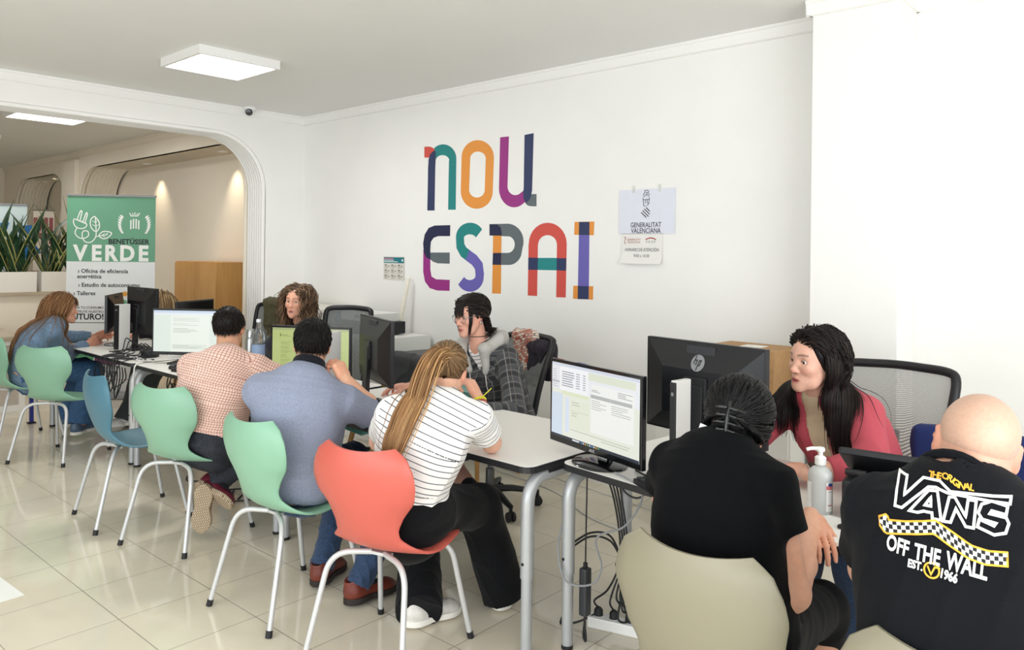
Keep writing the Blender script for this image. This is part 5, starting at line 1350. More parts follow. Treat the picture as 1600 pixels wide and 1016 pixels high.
# ---- man in the checked shirt
c = Person(key='check', P=(-4.05, 2.0, .545), N=at_y(357, 558, 2.08), H=at_y(358, 512, 2.15), hf=(-.72, .69, -.04), fS=(-.72, .69), fP=(-.45, .89), fem=False, sock='23242a', build=1.12, shw=.155, hump=1, waw=.168, wad=.125, hipw=.175, chw=.172, chd=.125, neck=.058, uarm=.052, farm=.044, wr=.030, skin='d6a184', brow='15100d',
           elR=(-3.72, 2.40, .80), wrR=(-3.93, 2.56, .775), elL=(-4.32, 2.10, .82), wrL=(-4.38, 2.36, .775), handR=dict(th=-1, d=(-.6, .6, -.1)), handL=dict(th=1),
           knR=(-3.84, 2.38, .50), knL=(-4.14, 2.40, .49), anR=at_y(336, 752, 2.02), toR=at_y(380, 796, 2.05), anL=at_y(327, 768, 1.99), toL=at_y(314, 838, 1.95), upL=(-.55, .75, .35), upR=(-.5, .62, .6), eyes=False, h=.0058)
c.make_body('man with short dark hair in a pink checked shirt, back turned')
P, q = shirt_prims(c, off=.014, long=True, slr=.018, hem=.20, cuff=.92)
c.cloth('checked_shirt', P, pattern_mat('check_cloth', 'check'), disp=folds(21, 0.0101, 8), attrs=lambda V, w_: dict(pat=c.pat(V, w_, q)))
nd = nrm(c.H+c.RH@V3(0, -.025, -.05)-c.N)
c.cloth('collar', [tubef(c.N+nd*.004, c.N+nd*.042, c.neck+.022, c.neck+.012, rnd=.006), cap(c.N-nd*.1, c.N+nd*.2, c.neck+.003, c.neck+.003, op='s', k=.003)], fabric('shirt_collar', 'e6c3b6'), h=.0035)
trousers(c, mat('denim_black', '262a33', rough=.85, noise=.35, nscale=60, bump=.3, bscale=400), toff=.016, ttop=.26, wide=.004, end=-.03, disp=folds(9, 0.0109, 13)).__setitem__('label', 'dark jeans')
wt = lerp(c.spine[1], c.spine[2], .30)
tread = None
def tread_mat():
    m, nt, b = node_mat('beige_tread'); N = nt.nodes.new; L = nt.links.new; tc = N('ShaderNodeTexCoord'); v = N('ShaderNodeTexBrick'); v.inputs['Scale'].default_value = 28; v.inputs['Mortar Size'].default_value = .045
    v.inputs['Color1'].default_value = srgb('c9b79e'); v.inputs['Color2'].default_value = srgb('bdaa90'); v.inputs['Mortar'].default_value = srgb('7d6a55'); mp = N('ShaderNodeMapping'); mp.inputs['Rotation'].default_value = (.9, .5, .6); L(tc.outputs['Object'], mp.inputs[0]); L(mp.outputs[0], v.inputs[0]); L(v.outputs[0], b.inputs['Base Color']); b.inputs['Roughness'].default_value = .8
    return m
tread = tread_mat()
for sd in (1, -1): c.shoe(sd, '5e1b2b', 'c9b79e', label='maroon trainer with a beige tread', tread=tread, wid=1.05)
short_hair(c, '17110e', len_=.034, seed=9, n=2400)
mb = MB(); o_, R_ = c.H, c.RH
for sx in (1, -1): mb.tube([o_+R_@V3(sx*.080, -.005, .012), o_+R_@V3(sx*.078, .05, .014), o_+R_@V3(sx*.066, .088, .010)], .0022, 6)
for sx in (1, -1): mb.tube([o_+R_@V3(sx*.033+.027*math.cos(a), .094, -.002+.02*math.sin(a)) for a in [i*PI/8 for i in range(17)]], .0018, 6)
mb.build('glasses', mat('glasses_black', '141416', rough=.3), c.root)
c.finish()

# ---- woman with the long ponytail and the striped top
g = Person(key='stripe', P=(-2.38, 2.0, .545), N=at_y(690, 628, 2.06), H=at_y(697, 580, 2.14), hf=(-.66, .72, -.30), hu=(-.05, .20, 1), fS=(-.60, .80), fP=(.15, .99), build=1.08, shw=.158, waw=.150, hipw=.185, hipd=.14, chw=.160, uarm=.046, farm=.038, wr=.025, skin='e0ae95', brow='5b4330', th=.085, kn=.062,
           elR=at_z(768, 692, .785), wrR=at_y(747, 622, 2.36), elL=at_y(592, 690, 2.08), wrL=(-2.62, 2.36, .775), handR=dict(d=(-.45, -.05, .62), n=(-.7, -.3, -.3), th=1, curl=(.8, .9, 1.0, 1.1)), handL=dict(th=1, d=(.2, 1, 0)),
           knR=at_y(748, 792, 2.40), knL=at_y(655, 838, 2.36), anL=at_z(655, 945, .085), toL=at_z(712, 948, .03), anR=at_z(785, 918, .085), toR=at_z(812, 892, .03), eyes=False)
g.make_body('woman with a long brown ponytail and black striped white top')
P, q = shirt_prims(g, off=.011, sleeve=.62, slr=.020, hem=.24)
g.cloth('striped_top', P, pattern_mat('stripe_cloth', 'stripe'), disp=folds(31, 0.0078, 9), attrs=lambda V, w_: dict(pat=g.pat(V, w_, q)))
trousers(g, fabric('black_trousers', '08090d', noise=.1), toff=.014, ttop=.24, wide=.020, flare=.030, end=-.10, disp=folds(12, 0.0093, 8)).__setitem__('label', 'wide black trousers')
g.cloth('pocket_tag', [rbox(at_y(714, 788, 2.17), (.006, .004, .022), .003, frame((.6, -.6, -.6)))], mat('neon_yellow', 'eef02a', rough=.5), h=.003)
for sd in (1, -1): g.shoe(sd, 'd8d5d0', 'e9e6df', label='white trainer')
bracelet(g, .93, 'e3e02c', .0285, .0050); bracelet(g, .87, 'a03c34', .0295, .0035); bracelet(g, .68, 'b9b2aa', .0355, .0015)
a = lerp(g.elR, g.wrR, .95); mb = MB(); mb.bar(a+V3(.02, -.01, .01), a+V3(.055, .02, .055), .018, .003); mb.build('ribbon_end', mat('band_e3e02c', 'e3e02c'), g.root)
# scalp hair pulled to the tie, then the tail over her left shoulder
rs = np.random.RandomState(5); tie = V3(0, -.108, .050)
fld = hair_field(g, shirt_prims(g, off=.018, sleeve=.5, slr=.02)[0])
V, Q, cc_, f_ = hair_cap(g, .006, cut=[((0, .070, .04), (0, 1, -.3)), ((0, .03, -.03), (0, .75, -.6)), ((0, -.04, -.062), (0, .5, -1))], col=np.array(srgb('6f563c')[:3])*.8)
n = 900; p = scalp_pts(n, lambda x, y, z: (z > -.055+.5*np.maximum(y, 0)) & (y < .08), 3); d = tie-p; nn = p-V3(0, -.014, .028)
pa, U = grow(to_w(g, p), dir_w(g, d/np.linalg.norm(d, axis=1, keepdims=True)), 12, np.linalg.norm(d, axis=1)*1.25/11*g.head_s, fld, .007+.004*rs.rand(n), grav=0, pull=to_w(g, tie), pullw=.8)
lk = Locks(); lk.add(pa, .0028, .0014, hair_cols(n, '72583d', .3, 2, alt='8f7150'), U, taper=(.8, 1, .8))
def tail(n, seed, off_):
    rs = np.random.RandomState(seed); r0 = tie+rs.normal(size=(n, 3))*V3(.010, .006, .010)
    d0 = np.array([-.55, -.70, .05])+rs.normal(size=(n, 3))*V3(.16, .10, .12)
    pa, U = grow(to_w(g, r0), dir_w(g, d0), 34, (.50+.16*rs.rand(n))/33, fld, off_(rs, n), grav=.16, stiff=1.0, seed=seed, pull=at_y(612, 708, 1.90), pullw=.16)
    lk.add(pa, .0030*(.7+.6*rs.rand(n)), .0017, hair_cols(n, '8d6844', .32, seed, alt='b08a5e'), U, taper=(.8, 1.0, .2))
tail(520, 7, lambda rs, n: .004+.020*rs.rand(n))
lk.mesh('hair', hairm, g.root, (V, Q, cc_))
MB().tube([to_w(g, tie+V3(.016*math.cos(a), -.004, .016*math.sin(a))) for a in [i*2*PI/16 for i in range(17)]], .005, 8, cap=False).build('hair_tie', fabric('tie_dark', '2a1f1c'), g.root)
g.finish()

# ---- woman in the black t-shirt with pinned black hair
hh = Person(key='black', P=(-.95, 1.93, .56), N=at_y(1128, 703, 1.98), H=at_y(1157, 656, 2.08), hf=(-.16, .97, -.10), hu=(.08, .1, 1), fS=(-.18, .98), fP=(-.05, 1), build=1.05, shw=.132, hump=1, waw=.152, wad=.125, hipw=.178, hipd=.145, chw=.158, chd=.13, uarm=.047, farm=.040, wr=.026, skin='d8a58b', brow='15100d', neck=.054,
            elR=at_y(1240, 928, 1.97), wrR=at_z(1266, 806, .79), elL=(-1.26, 2.12, .80), wrL=(-1.12, 2.42, .785), handR=dict(d=at_z(1286, 846, .755)-at_z(1266, 806, .79), n=(0, 0, -1), th=-1, curl=(.35, .4, .4, .45), s=.95), handL=dict(th=1), eyes=False, h=.0058,
            **dl((-.95, 1.93, .5), (-.02, 1), w=.10))
hh.make_body('woman in a black t-shirt with black hair held by a claw clip')
P, q = shirt_prims(hh, off=.012, sleeve=.46, slr=.022, hem=.0)
hh.cloth('black_t_shirt', P, fabric('black_jersey', '07080b', noise=.06, sheen=.02, spec=.1), disp=folds(41, 0.0093, 8))
nd = nrm(hh.H+hh.RH@V3(0, -.02, -.05)-hh.N); MB().tube(ringpts(hh.N-nd*.012, nd, hh.neck*1.13+.004)+[ringpts(hh.N-nd*.012, nd, hh.neck*1.13+.004)[0]], .008, 8, cap=False).build('neckband', fabric('black_jersey', '07080b'), hh.root)
trousers(hh, fabric('black_trousers', '08090d'))
for sd in (1, -1): hh.shoe(sd, '222226', 'd8d5d0', h=.005)
hh.cloth('care_label', [rbox(at_y(1102, 669, 1.965)+V3(0, -.01, .0), (.013, .002, .011), .001, frame((.25, -.9, .2), (.3, 0, 1)))], mat('label_white', 'e8e8e6', rough=.6), h=.002)
rs = np.random.RandomState(8)
fld = hair_field(hh, shirt_prims(hh, off=.016)[0])
V, Q, cc_, f_ = hair_cap(hh, .014, cut=[((0, .072, .03), (0, 1, -.25)), ((0, .035, -.03), (0, .75, -.55)), ((0, -.04, -.085), (0, .3, -1))], extra=[ell((.0, -.100, .005), (.045, .030, .055), k=.03), ell((0, -.07, -.05), (.058, .045, .05), k=.03)], col=np.array(srgb('060608')[:3]))
n = 520; p = scalp_pts(n, lambda x, y, z: (z > -.06+.5*np.maximum(y, 0)) & (y < .082), 6); tgt = V3(.0, -.118, .015); d = tgt-p
pa, U = grow(to_w(hh, p), dir_w(hh, d/np.linalg.norm(d, axis=1, keepdims=True)), 12, np.linalg.norm(d, axis=1)*1.25/11, SDF(fld.pr+[q_ for q_ in f_.pr if q_.op == 'u']), .003+.004*rs.rand(n), grav=0, pull=to_w(hh, tgt), pullw=.8)
lk = Locks(); lk.add(pa, .0045, .0020, hair_cols(n, '08080a', .4, 2), U, taper=(.8, 1, .6)); lk.mesh('hair', hairm, hh.root, (V, Q, cc_))
mb = MB(); cl = to_w(hh, V3(.004, -.136, .012)); M_ = Matrix([[*(hh.RH[i])] for i in range(3)]).to_4x4()
def hp(x, y, z): return hh.H+hh.RH@V3(x, y, z)
mb.tube([hp(.004, -.132, .060), hp(.004, -.146, .025), hp(.004, -.142, -.030)], .0065, 8)
for sx in (-1, 1):
    for k in range(4): mb.tube([hp(.004+sx*.004, -.146, .045-.020*k), hp(.004+sx*.024, -.148, .043-.020*k), hp(.004+sx*.040, -.128, .038-.020*k)], .0042, 6)
mb.build('claw_clip', mat('clip_black', '0a0a0c', rough=.22), hh.root)
hh.finish()

# ---- bald man in the printed black t-shirt
j = Person(key='bald', P=(-.315, 1.76, .56), N=at_y(1500, 758, 1.80), H=at_y(1526, 697, 1.885), hf=(-.22, .96, -.12), hu=(.17, .06, 1), fS=(-.20, .98), fP=(0, 1), fem=False, build=1.12, shw=.138, hump=1, waw=.170, wad=.135, hipw=.175, chw=.18, chd=.135, neck=.066, uarm=.050, farm=.046, wr=.030, skin='d9a890', brow='4b382c', head_s=.99, fat=1.08,
           elL=(-.60, 1.95, .82), wrL=(-.50, 2.24, .785), elR=(.02, 1.93, .82), wrR=(-.08, 2.20, .785), handL=dict(th=1), handR=dict(th=-1), eyes=False, h=.0058, stub='8b6a5a', **dl((-.315, 1.76, .5), (0, 1), w=.10))
j.make_body('bald man in a black t-shirt with a white skate brand print')
P, q = shirt_prims(j, off=.013, sleeve=.66, slr=.022, hem=.0)
js = j.cloth('printed_t_shirt', P, fabric('black_cotton', '121317', noise=.08, sheen=.03, spec=.1), disp=folds(51, 0.0078, 7))
jf = j.last
nd = nrm(j.H+j.RH@V3(0, -.02, -.05)-j.N); MB().tube(ringpts(j.N-nd*.012, nd, j.neck*1.13+.004)+[ringpts(j.N-nd*.012, nd, j.neck*1.13+.004)[0]], .010, 8, cap=False).build('neckband', fabric('black_cotton', '121317'), j.root)
trousers(j, fabric('black_trousers', '08090d'))
for sd in (1, -1): j.shoe(sd, '222226', 'd8d5d0', h=.005)
# close-cropped stubble cap
V, Q, cc_, f_ = hair_cap(j, .0012, cut=[((0, .075, .03), (0, 1, .35)), ((0, -.01, -.035), (0, .45, -1)), ((0, .02, 0), (0, .8, -.45))], col=srgb('caa48f')[:3], h=.005)
mesh_np('cropped_hair', V, Q, vcol_mat('cropped_hair_skin', rough=.45, spec=.4, noise=.06, nscale=120, bump=.12, bscale=900), j.root, col=cc_)
# the print: drawn in the plane of his back, laid onto the cloth
ctr = at_y(1470, 830, 1.63); nB = nrm(V3(.20, -.98, .10)); rB = nrm(np.cross(V3(0, 0, 1), -nB)); rB = nrm(np.cross(-nB, V3(0, 0, 1))); uB = np.cross(rB, -nB)
def on_plane(zx, zy):
    zx, zy = 915+(zx-900)*.93, 418+(zy-400)*.93; d = _ray(1180+zx*.33071, 680+zy*.33071); t = ((ctr-EYEV)@nB)/(d@nB); p = EYEV+d*t-ctr; return (float(p@rB), float(p@uB))
def on_back(u, v, h):
    p = ctr+u[:, None]*rB+v[:, None]*uB+nB*.10
    for _ in range(16): p = p-nB*np.clip(jf(p)*.85, -.05, .05)[:, None]
    return p+nB*(.0014+h)
f = Flat(); D = lambda pts: [on_plane(*p) for p in pts]
def dense(pts, closed, st=9):
    out = []; P_ = list(pts)+([pts[0]] if closed else [])
    for a, b in zip(P_[:-1], P_[1:]):
        n = max(1, int(math.hypot(b[0]-a[0], b[1]-a[1])/st)); out += [(a[0]+(b[0]-a[0])*i/n, a[1]+(b[1]-a[1])*i/n) for i in range(n)]
    return out if closed else out+[P_[-1]]
WH, YL = 'f1f1ee', 'f0ae3a'
for pts in ([(627, 172), (673, 186), (664, 275), (762, 192), (850, 206), (905, 256), (1225, 293), (1218, 325), (890, 262), (830, 236), (790, 235), (655, 333), (618, 325)],
            [(695, 345), (792, 250), (838, 252), (860, 388), (815, 380), (812, 352), (770, 345), (738, 352)], [(775, 318), (805, 282), (806, 322)],
            [(870, 392), (900, 282), (928, 282), (985, 372), (998, 296), (1040, 302), (1025, 425), (985, 418), (935, 335), (908, 398)],
            [(1205, 335), (1195, 372), (1120, 350), (1110, 362), (1195, 385), (1208, 412), (1190, 455), (1130, 460), (1045, 420), (1055, 385), (1130, 420), (1140, 408), (1070, 385), (1050, 355), (1068, 318), (1120, 305)]): f.ribbon(D(dense(pts, True)), .0048, WH, 0, closed=True)
# checkered ribbon
top = dense([(537, 378), (578, 365), (590, 392), (680, 395), (830, 388), (900, 430), (1020, 505), (1100, 530), (1195, 540)], False, 4); bot = dense([(545, 420), (575, 455), (690, 452), (825, 448), (900, 500), (1000, 565), (1080, 595), (1196, 606)], False, 4)
def rs_(pts, n):
    P_ = np.array(pts, float); s_ = np.concatenate([[0], np.cumsum(np.linalg.norm(np.diff(P_, axis=0), axis=1))]); t_ = np.linspace(0, s_[-1], n); return np.stack([np.interp(t_, s_, P_[:, i]) for i in (0, 1)], 1)
NC = 32; A_, B_ = rs_(top, NC+1), rs_(bot, NC+1)
for i in range(NC):
    for k in range(3):
        a0, a1 = A_[i]*(1-k/3)+B_[i]*k/3, A_[i+1]*(1-k/3)+B_[i+1]*k/3; b0, b1 = A_[i]*(1-(k+1)/3)+B_[i]*(k+1)/3, A_[i+1]*(1-(k+1)/3)+B_[i+1]*(k+1)/3
        f.poly(D([a0, a1, b1, b0]), WH if (i+k) % 2 else '15161a', 0)
f.ribbon(D([tuple(p) for p in rs_(top, 40)]+[tuple(p) for p in rs_(bot, 40)[::-1]]), .0034, YL, 1, closed=True)
def on_text(txt, zx, zy, size, col, zx2, zy2, **k):
    a, b = on_plane(zx, zy), on_plane(zx2, zy2); f.text(txt, (a[0]+b[0])/2, (a[1]+b[1])/2, size, col, lay=0, rot=math.atan2(b[1]-a[1], b[0]-a[0]), sub=.012, fit=math.hypot(b[0]-a[0], b[1]-a[1]), **k)
on_text('OFF', 583, 497, .040, WH, 698, 530, bold=.03); on_text('THE', 725, 535, .040, WH, 858, 570, bold=.03); on_text('WALL', 885, 575, .042, WH, 1096, 632, bold=.03)
on_text('EST.', 695, 590, .019, WH, 770, 610, bold=.04); on_text('1966', 862, 635, .021, WH, 945, 662, bold=.04)
for k, (ch, x, y, r) in enumerate([('T', 803, 178, -6), ('H', 825, 180, -6), ('E', 846, 183, -8), ('O', 878, 184, -8), ('R', 902, 193, -25), ('I', 918, 205, -38), ('G', 932, 215, -38), ('I', 948, 226, -20), ('N', 966, 232, -10), ('A', 993, 236, -8), ('L', 1018, 241, -8)]):
    u_, v_ = on_plane(x, y); f.text(ch, u_, v_, .0155, YL, lay=0, rot=math.radians(r), bold=.03, sub=.012)
cx_, cy_ = on_plane(815, 622); f.ribbon([(cx_+.0125*math.cos(a), cy_+.0125*math.sin(a)) for a in [i*2*PI/20 for i in range(20)]], .003, YL, 0, closed=True); f.ribbon([(cx_-.007, cy_+.006), (cx_-.001, cy_-.007), (cx_+.005, cy_+.006), (cx_+.014, cy_+.006)], .003, YL, 0)
f.onto('shirt_print', vcol_mat('shirt_ink', rough=.8), js, on_back, step=.0004, vec=True)
j.finish()
# ---- woman in the pink blazer
def strap(name, field, pts, w, th, m, parent, n=6, lift=.001, taper=None, label=None):
    """a strip of cloth lying on a surface"""
    P_ = np.array(spline(pts, n)); 
    for _ in range(4):
        v, g_ = field.both(P_, .001); g_ /= np.maximum(np.linalg.norm(g_, axis=1, keepdims=True), .3); P_ = P_-g_*(v-lift)[:, None]
    T = np.gradient(P_, axis=0); T /= np.linalg.norm(T, axis=1, keepdims=True); S = np.cross(T, g_); S /= np.linalg.norm(S, axis=1, keepdims=True)
    k = len(P_); W_ = w*(np.interp(np.linspace(0, 1, k), np.linspace(0, 1, len(taper)), taper) if taper is not None else np.ones(k)); rows = []
    cross_ = [(-1, 0), (-.97, 1), (-.5, 1.25), (0, 1.3), (.5, 1.25), (.97, 1), (1, 0), (0, -.3)]
    for i in range(k):
        r = []
        for x, y in cross_:
            p = P_[i]+S[i]*x*W_[i]; r.append(p)
        r = np.array(r); v, g2 = field.both(r, .001); g2 /= np.maximum(np.linalg.norm(g2, axis=1, keepdims=True), .3); r = r-g2*(v-lift)[:, None]+g2*(np.array([y for x, y in cross_])*th)[:, None]
        rows.append([tuple(p) for p in r])
    mb = MB(); mb.grid(rows, closed=True); mb.add(rows[0], [tuple(range(8))], None, True).add(rows[-1], [tuple(range(7, -1, -1))], None, True)
    o = mb.build(name, m, parent, angle=70)
    if label: o['label'] = label
    return o
b = Person(key='blazer', P=(-1.0, 3.22, .56), N=at_y(1284, 612, 3.06), H=at_y(1272, 562, 2.98), hf=(-.47, -.88, -.05), hu=(.02, -.05, 1), fS=(-.34, -.94), fP=(0, -1), build=1.06, shw=.150, waw=.150, hipw=.18, chw=.155, chd=.115, uarm=.046, farm=.038, wr=.025, skin='e2b09a', brow='2a1b18', mouth=.0035, lip='b0585a', h=.0034, iris='3c2a20', gaze=(-.05, 1, -.20), neck=.050, jaw=.97, headspec=dict(full=1.25),
           elL=at_y(1366, 722, 2.90), wrL=at_z(1260, 741, .795), elR=(-1.40, 2.97, .80), wrR=(-1.34, 2.74, .78), handL=dict(d=at_z(1208, 715, .80)-at_z(1260, 741, .795)+V3(0, 0, .012), n=(0, 0, -1), th=1, curl=(.25, .35, .4, .45)), handR=dict(th=-1), **dl((-1.0, 3.22, .5), (0, -1)))
b.make_body('woman with long black hair in a pink blazer, facing left')
P, q = shirt_prims(b, off=.007, sleeve=.05, bust=.060, hem=.1); b.cloth('cream_top', P, fabric('cream_cloth', 'd9c7a8', noise=.05), disp=folds(61, 0.0047, 9)); bt = b.last
P, q = shirt_prims(b, off=.017, long=True, slr=.022, hem=-.2, bust=.060, cuff=.66, neck=False)
nd = nrm(b.H+b.RH@V3(0, -.02, -.05)-b.N); f_ = b.fS; r_ = b.rS
P.append(cap(b.N-nd*.02, b.N+nd*.2, b.neck*1.35, b.neck*1.4, k=.01, op='s'))
ch = lerp(b.spine[3], b.spine[4], .4)
op = [b.N+f_*.075+V3(0, 0, -.01), ch+f_*.155, lerp(b.spine[2], b.spine[3], .5)+f_*.20, b.spine[1]+f_*.22]
rad = [.045, .060, .062, .060]
for i in range(3): P.append(cap(op[i], op[i+1], rad[i], rad[i+1], k=.008, op='s'))
pinkm = fabric('blazer_pink', 'b9505c', noise=.05, bump=.15)
b.cloth('blazer', P, pinkm, disp=folds(62, 0.0078, 7)); bf = b.last
for sx in (-1, 1):
    E_ = lambda t, w: b.N+r_*sx*w
    pts = [b.N+nd*.035-f_*.050+r_*sx*.010, b.N+nd*.028+r_*sx*.066, b.N+f_*.055+r_*sx*.075-V3(0, 0, .035), ch+f_*.10+r_*sx*.085, lerp(ch, b.spine[3], .9)+f_*.12+r_*sx*.078, lerp(b.spine[2], b.spine[3], .4)+f_*.12+r_*sx*.066]
    strap('lapel', bf, pts, .036, .0045, pinkm, b.root, taper=[.55, .7, .95, 1.15, .85, .25])
fld = hair_field(b, P[:1]+[x for x in P if x.op == 'u'])
rs = np.random.RandomState(3); V, Q, cc_, hf_ = hair_cap(b, .010, cut=[((0, .064, .052), (0, 1, -.62)), ((0, .042, -.03), (0, 1, -.12)), ((0, -.04, -.10), (0, .3, -1))], extra=[ell((0, -.03, -.03), (.083, .075, .075), k=.03)], col=np.array(srgb('161012')[:3]), h=.0035)
n = 1500; p = scalp_pts(n, lambda x, y, z: (z > .0+.95*np.maximum(y-.005, 0)) & (y < .074) & (z > .045-.8*np.abs(x)*0)|((z > -.01) & (y < -.03)), 4)
part = .012; sg = np.sign(p[:, 0]-part+1e-6); d = np.stack([sg*1.0, -.95-.0*p[:, 1], -.10+0*sg], 1)
fld2 = SDF(fld.pr+xf([ell((0, .088, -.02), (.064, .085, .125), k=.02)], b.H, b.RH)+[q_ for q_ in hf_.pr if q_.op == 'u'])
pa, U = grow(to_w(b, p+V3(0, 0, .003)), dir_w(b, d), 34, (.37+.08*rs.rand(n))/33, fld2, .003+.010*rs.rand(n), grav=.42, stiff=1.0, first=(to_w(b, np.stack([sg*(.088+.014*rs.rand(n)), np.clip(p[:, 1]*.35-.045-.03*rs.rand(n), -.11, -.012), -.02-.03*rs.rand(n)], 1)), .32, 10), stick=.002); ok_ = face_clear(b, pa, hx=.072, y0=.020, z0=-.14, z1=.042); pa, U, n = pa[ok_], U[ok_], int(ok_.sum())
lk = Locks(); lk.add(pa, .0031*(.7+.6*rs.rand(n)), .0016, hair_cols(n, '17110f', .4, 5, alt='2a1e1b', altp=.2), U, taper=(.5, 1.0, .3)); lk.mesh('hair', hairm, b.root, (V, Q, cc_))
MB().tube([to_w(b, V3(-.080+.0, -.004+.008*math.cos(a), -.046+.009*math.sin(a))) for a in [i*2*PI/16 for i in range(17)]], .0014, 6, cap=False).build('earring', mat('gold', 'c79a4a', rough=.25, metal=1), b.root)
cc_ = lerp(b.elL, b.wrL, .90); ax = nrm(b.wrL-b.elL); MB().tube(ringpts(cc_, ax, .029)+[ringpts(cc_, ax, .029)[0]], .005, 8, cap=False).build('watch_strap', mat('strap_grey', '9a9692', rough=.4), b.root)
up = nrm(V3(0, -.55, 1)-ax*(V3(0, -.55, 1)@ax)); Rw = np.stack([ax, np.cross(up, ax), up], 1); M_ = Matrix(Rw.tolist()).to_4x4(); M_.translation = Vector(cc_+up*.031)
MB().box((0, 0, 0), (.036, .032, .010), bev=.003, M=M_).build('watch_case', mat('watch_steel', 'b9b7b3', rough=.25, metal=.8), b.root); M2 = M_.copy(); M2.translation = Vector(cc_+up*.0365); MB().box((0, 0, 0), (.029, .026, .002), M=M2).build('watch_face', mat('watch_glass', '121316', rough=.1), b.root)
trousers(b, denim).__setitem__('label', 'blue jeans')
for sd in (1, -1): b.shoe(sd, 'd8d5d0', 'e9e6df', h=.005)
b.finish()
# ---- woman with glasses and the plaid jacket
k = Person(key='plaid', P=(-3.10, 3.36, .56), N=at_y(752, 541, 3.24), H=at_y(735, 491, 3.15), hf=(-.08, -.97, -.22), hu=(.0, -.2, 1), fS=(.12, -.99), fP=(0, -1), build=1.02, shw=.148, waw=.145, chw=.152, uarm=.044, farm=.036, wr=.024, skin='dfa994', brow='2b1d18', lip='a8585a', h=.0041, gaze=(0, 1, -.35), iris='2c1f18', neck=.046, mouth=.0018,
           elL=at_y(806, 650, 3.10), wrL=at_y(748, 642, 2.90), elR=at_y(672, 622, 3.02), wrR=at_z(640, 604, .795), handR=dict(d=at_z(606, 604, .79)-at_z(640, 604, .795), n=(0, 0, -1), th=-1, curl=(.3, .35, .4, .5)), handL=dict(th=1, d=(-.7, -.6, 0)),
           knL=at_y(690, 716, 2.78), anL=at_y(744, 772, 2.62), toL=at_y(772, 800, 2.52), knR=(-3.14, 2.92, .53), anR=(-3.12, 2.80, .09), toR=(-3.10, 2.62, .03), upL=(.3, -.5, .8))
k.make_body('woman with glasses in a grey plaid hooded jacket')
P, q = shirt_prims(k, off=.006, sleeve=.3, bust=.050, hem=.1); P.append(cap(k.N+k.fS*.09, k.N+k.fS*.12-V3(0, 0, .10), .05, .012, k=.01, op='s'))
k.cloth('striped_top', P, pattern_mat('stripe_cloth_fine', 'stripe'), attrs=lambda V, w_: dict(pat=k.pat(V, w_, q)))
P, q = shirt_prims(k, off=.020, long=True, slr=.030, hem=-.2, bust=.045, cuff=.96, neck=False)
nd = nrm(k.H+k.RH@V3(0, -.02, -.05)-k.N); f_ = k.fS; r_ = k.rS
P.append(cap(k.N-nd*.02, k.N+nd*.2, k.neck*1.45, k.neck*1.5, k=.01, op='s'))
ch = lerp(k.spine[3], k.spine[4], .4); op = [k.N+f_*.075, ch+f_*.150, lerp(k.spine[2], k.spine[3], .6)+f_*.19]
for i in range(2): P.append(cap(op[i], op[i+1], (.050, .042, .02)[i], (.050, .042, .02)[i+1], k=.008, op='s'))
k.cloth('plaid_jacket', P, pattern_mat('plaid_cloth', 'plaid'), disp=folds(71, 0.0093, 8), attrs=lambda V, w_: dict(pat=k.pat(V, w_, q))); jf2 = k.last
hp_ = [ch+f_*.125+r_*.060+V3(0, 0, -.02), k.N+f_*.085+r_*.090-V3(0, 0, .005), k.N+r_*.112+V3(0, 0, .045)-f_*.02, k.N-f_*.095+r_*.075+V3(0, 0, .045), k.N-f_*.115+V3(0, 0, .035), k.N-f_*.095-r_*.075+V3(0, 0, .045), k.N-r_*.112+V3(0, 0, .045)-f_*.02, k.N+f_*.085-r_*.090-V3(0, 0, .005), ch+f_*.125-r_*.060+V3(0, 0, -.02)]
hr = [.020, .032, .036, .044, .048, .044, .036, .032, .020]
hood = [cap(hp_[i], hp_[i+1], hr[i], hr[i+1], k=.03) for i in range(8)]+[ell(k.N-f_*.125-V3(0, 0, .075), (.10, .050, .085), R=frame(f_), k=.04)]
k.cloth('hood', hood, fabric('hood_grey', 'b9b7b2', noise=.12, nscale=200), disp=folds(72, 0.0093, 14)); hdf = k.last
for sx in (-1, 1): strap('drawstring', jf2, [ch+f_*.14+r_*sx*.058+V3(0, 0, -.02), ch+f_*.14+r_*sx*.062-V3(0, 0, .07), ch+f_*.14+r_*sx*.058-V3(0, 0, .15)], .0035, .003, mat('cord_white', 'd8d5d0', rough=.8), k.root, lift=.002)
fld = SDF(hair_field(k, [x for x in P if x.op == 'u'])).pr if False else hair_field(k, [x for x in P if x.op == 'u']+hood)
rs = np.random.RandomState(6); V, Q, cc_, hf_ = hair_cap(k, .008, cut=[((0, .070, .052), (0, 1, -.6)), ((0, .012, -.02), (0, 1, -.35)), ((0, -.05, -.075), (0, .3, -1))], col=np.array(srgb('1d1613')[:3]), h=.0038)
n = 800; p = scalp_pts(n, lambda x, y, z: (z > -.03+.9*np.maximum(y, 0)) & (y < .07), 4); tgt = V3(0, -.095, -.060); d = tgt-p
pa, U = grow(to_w(k, p), dir_w(k, np.stack([np.sign(p[:, 0])*.5, -.7+0*p[:, 0], .1+0*p[:, 0]], 1)), 14, np.linalg.norm(d, axis=1)*1.3/13, fld, .006+.005*rs.rand(n), grav=0, pull=to_w(k, tgt), pullw=.45)
lk = Locks(); lk.add(pa, .0028, .0015, hair_cols(n, '1b1513', .45, 2, alt='33261f', altp=.2), U, taper=(.8, 1, .7))
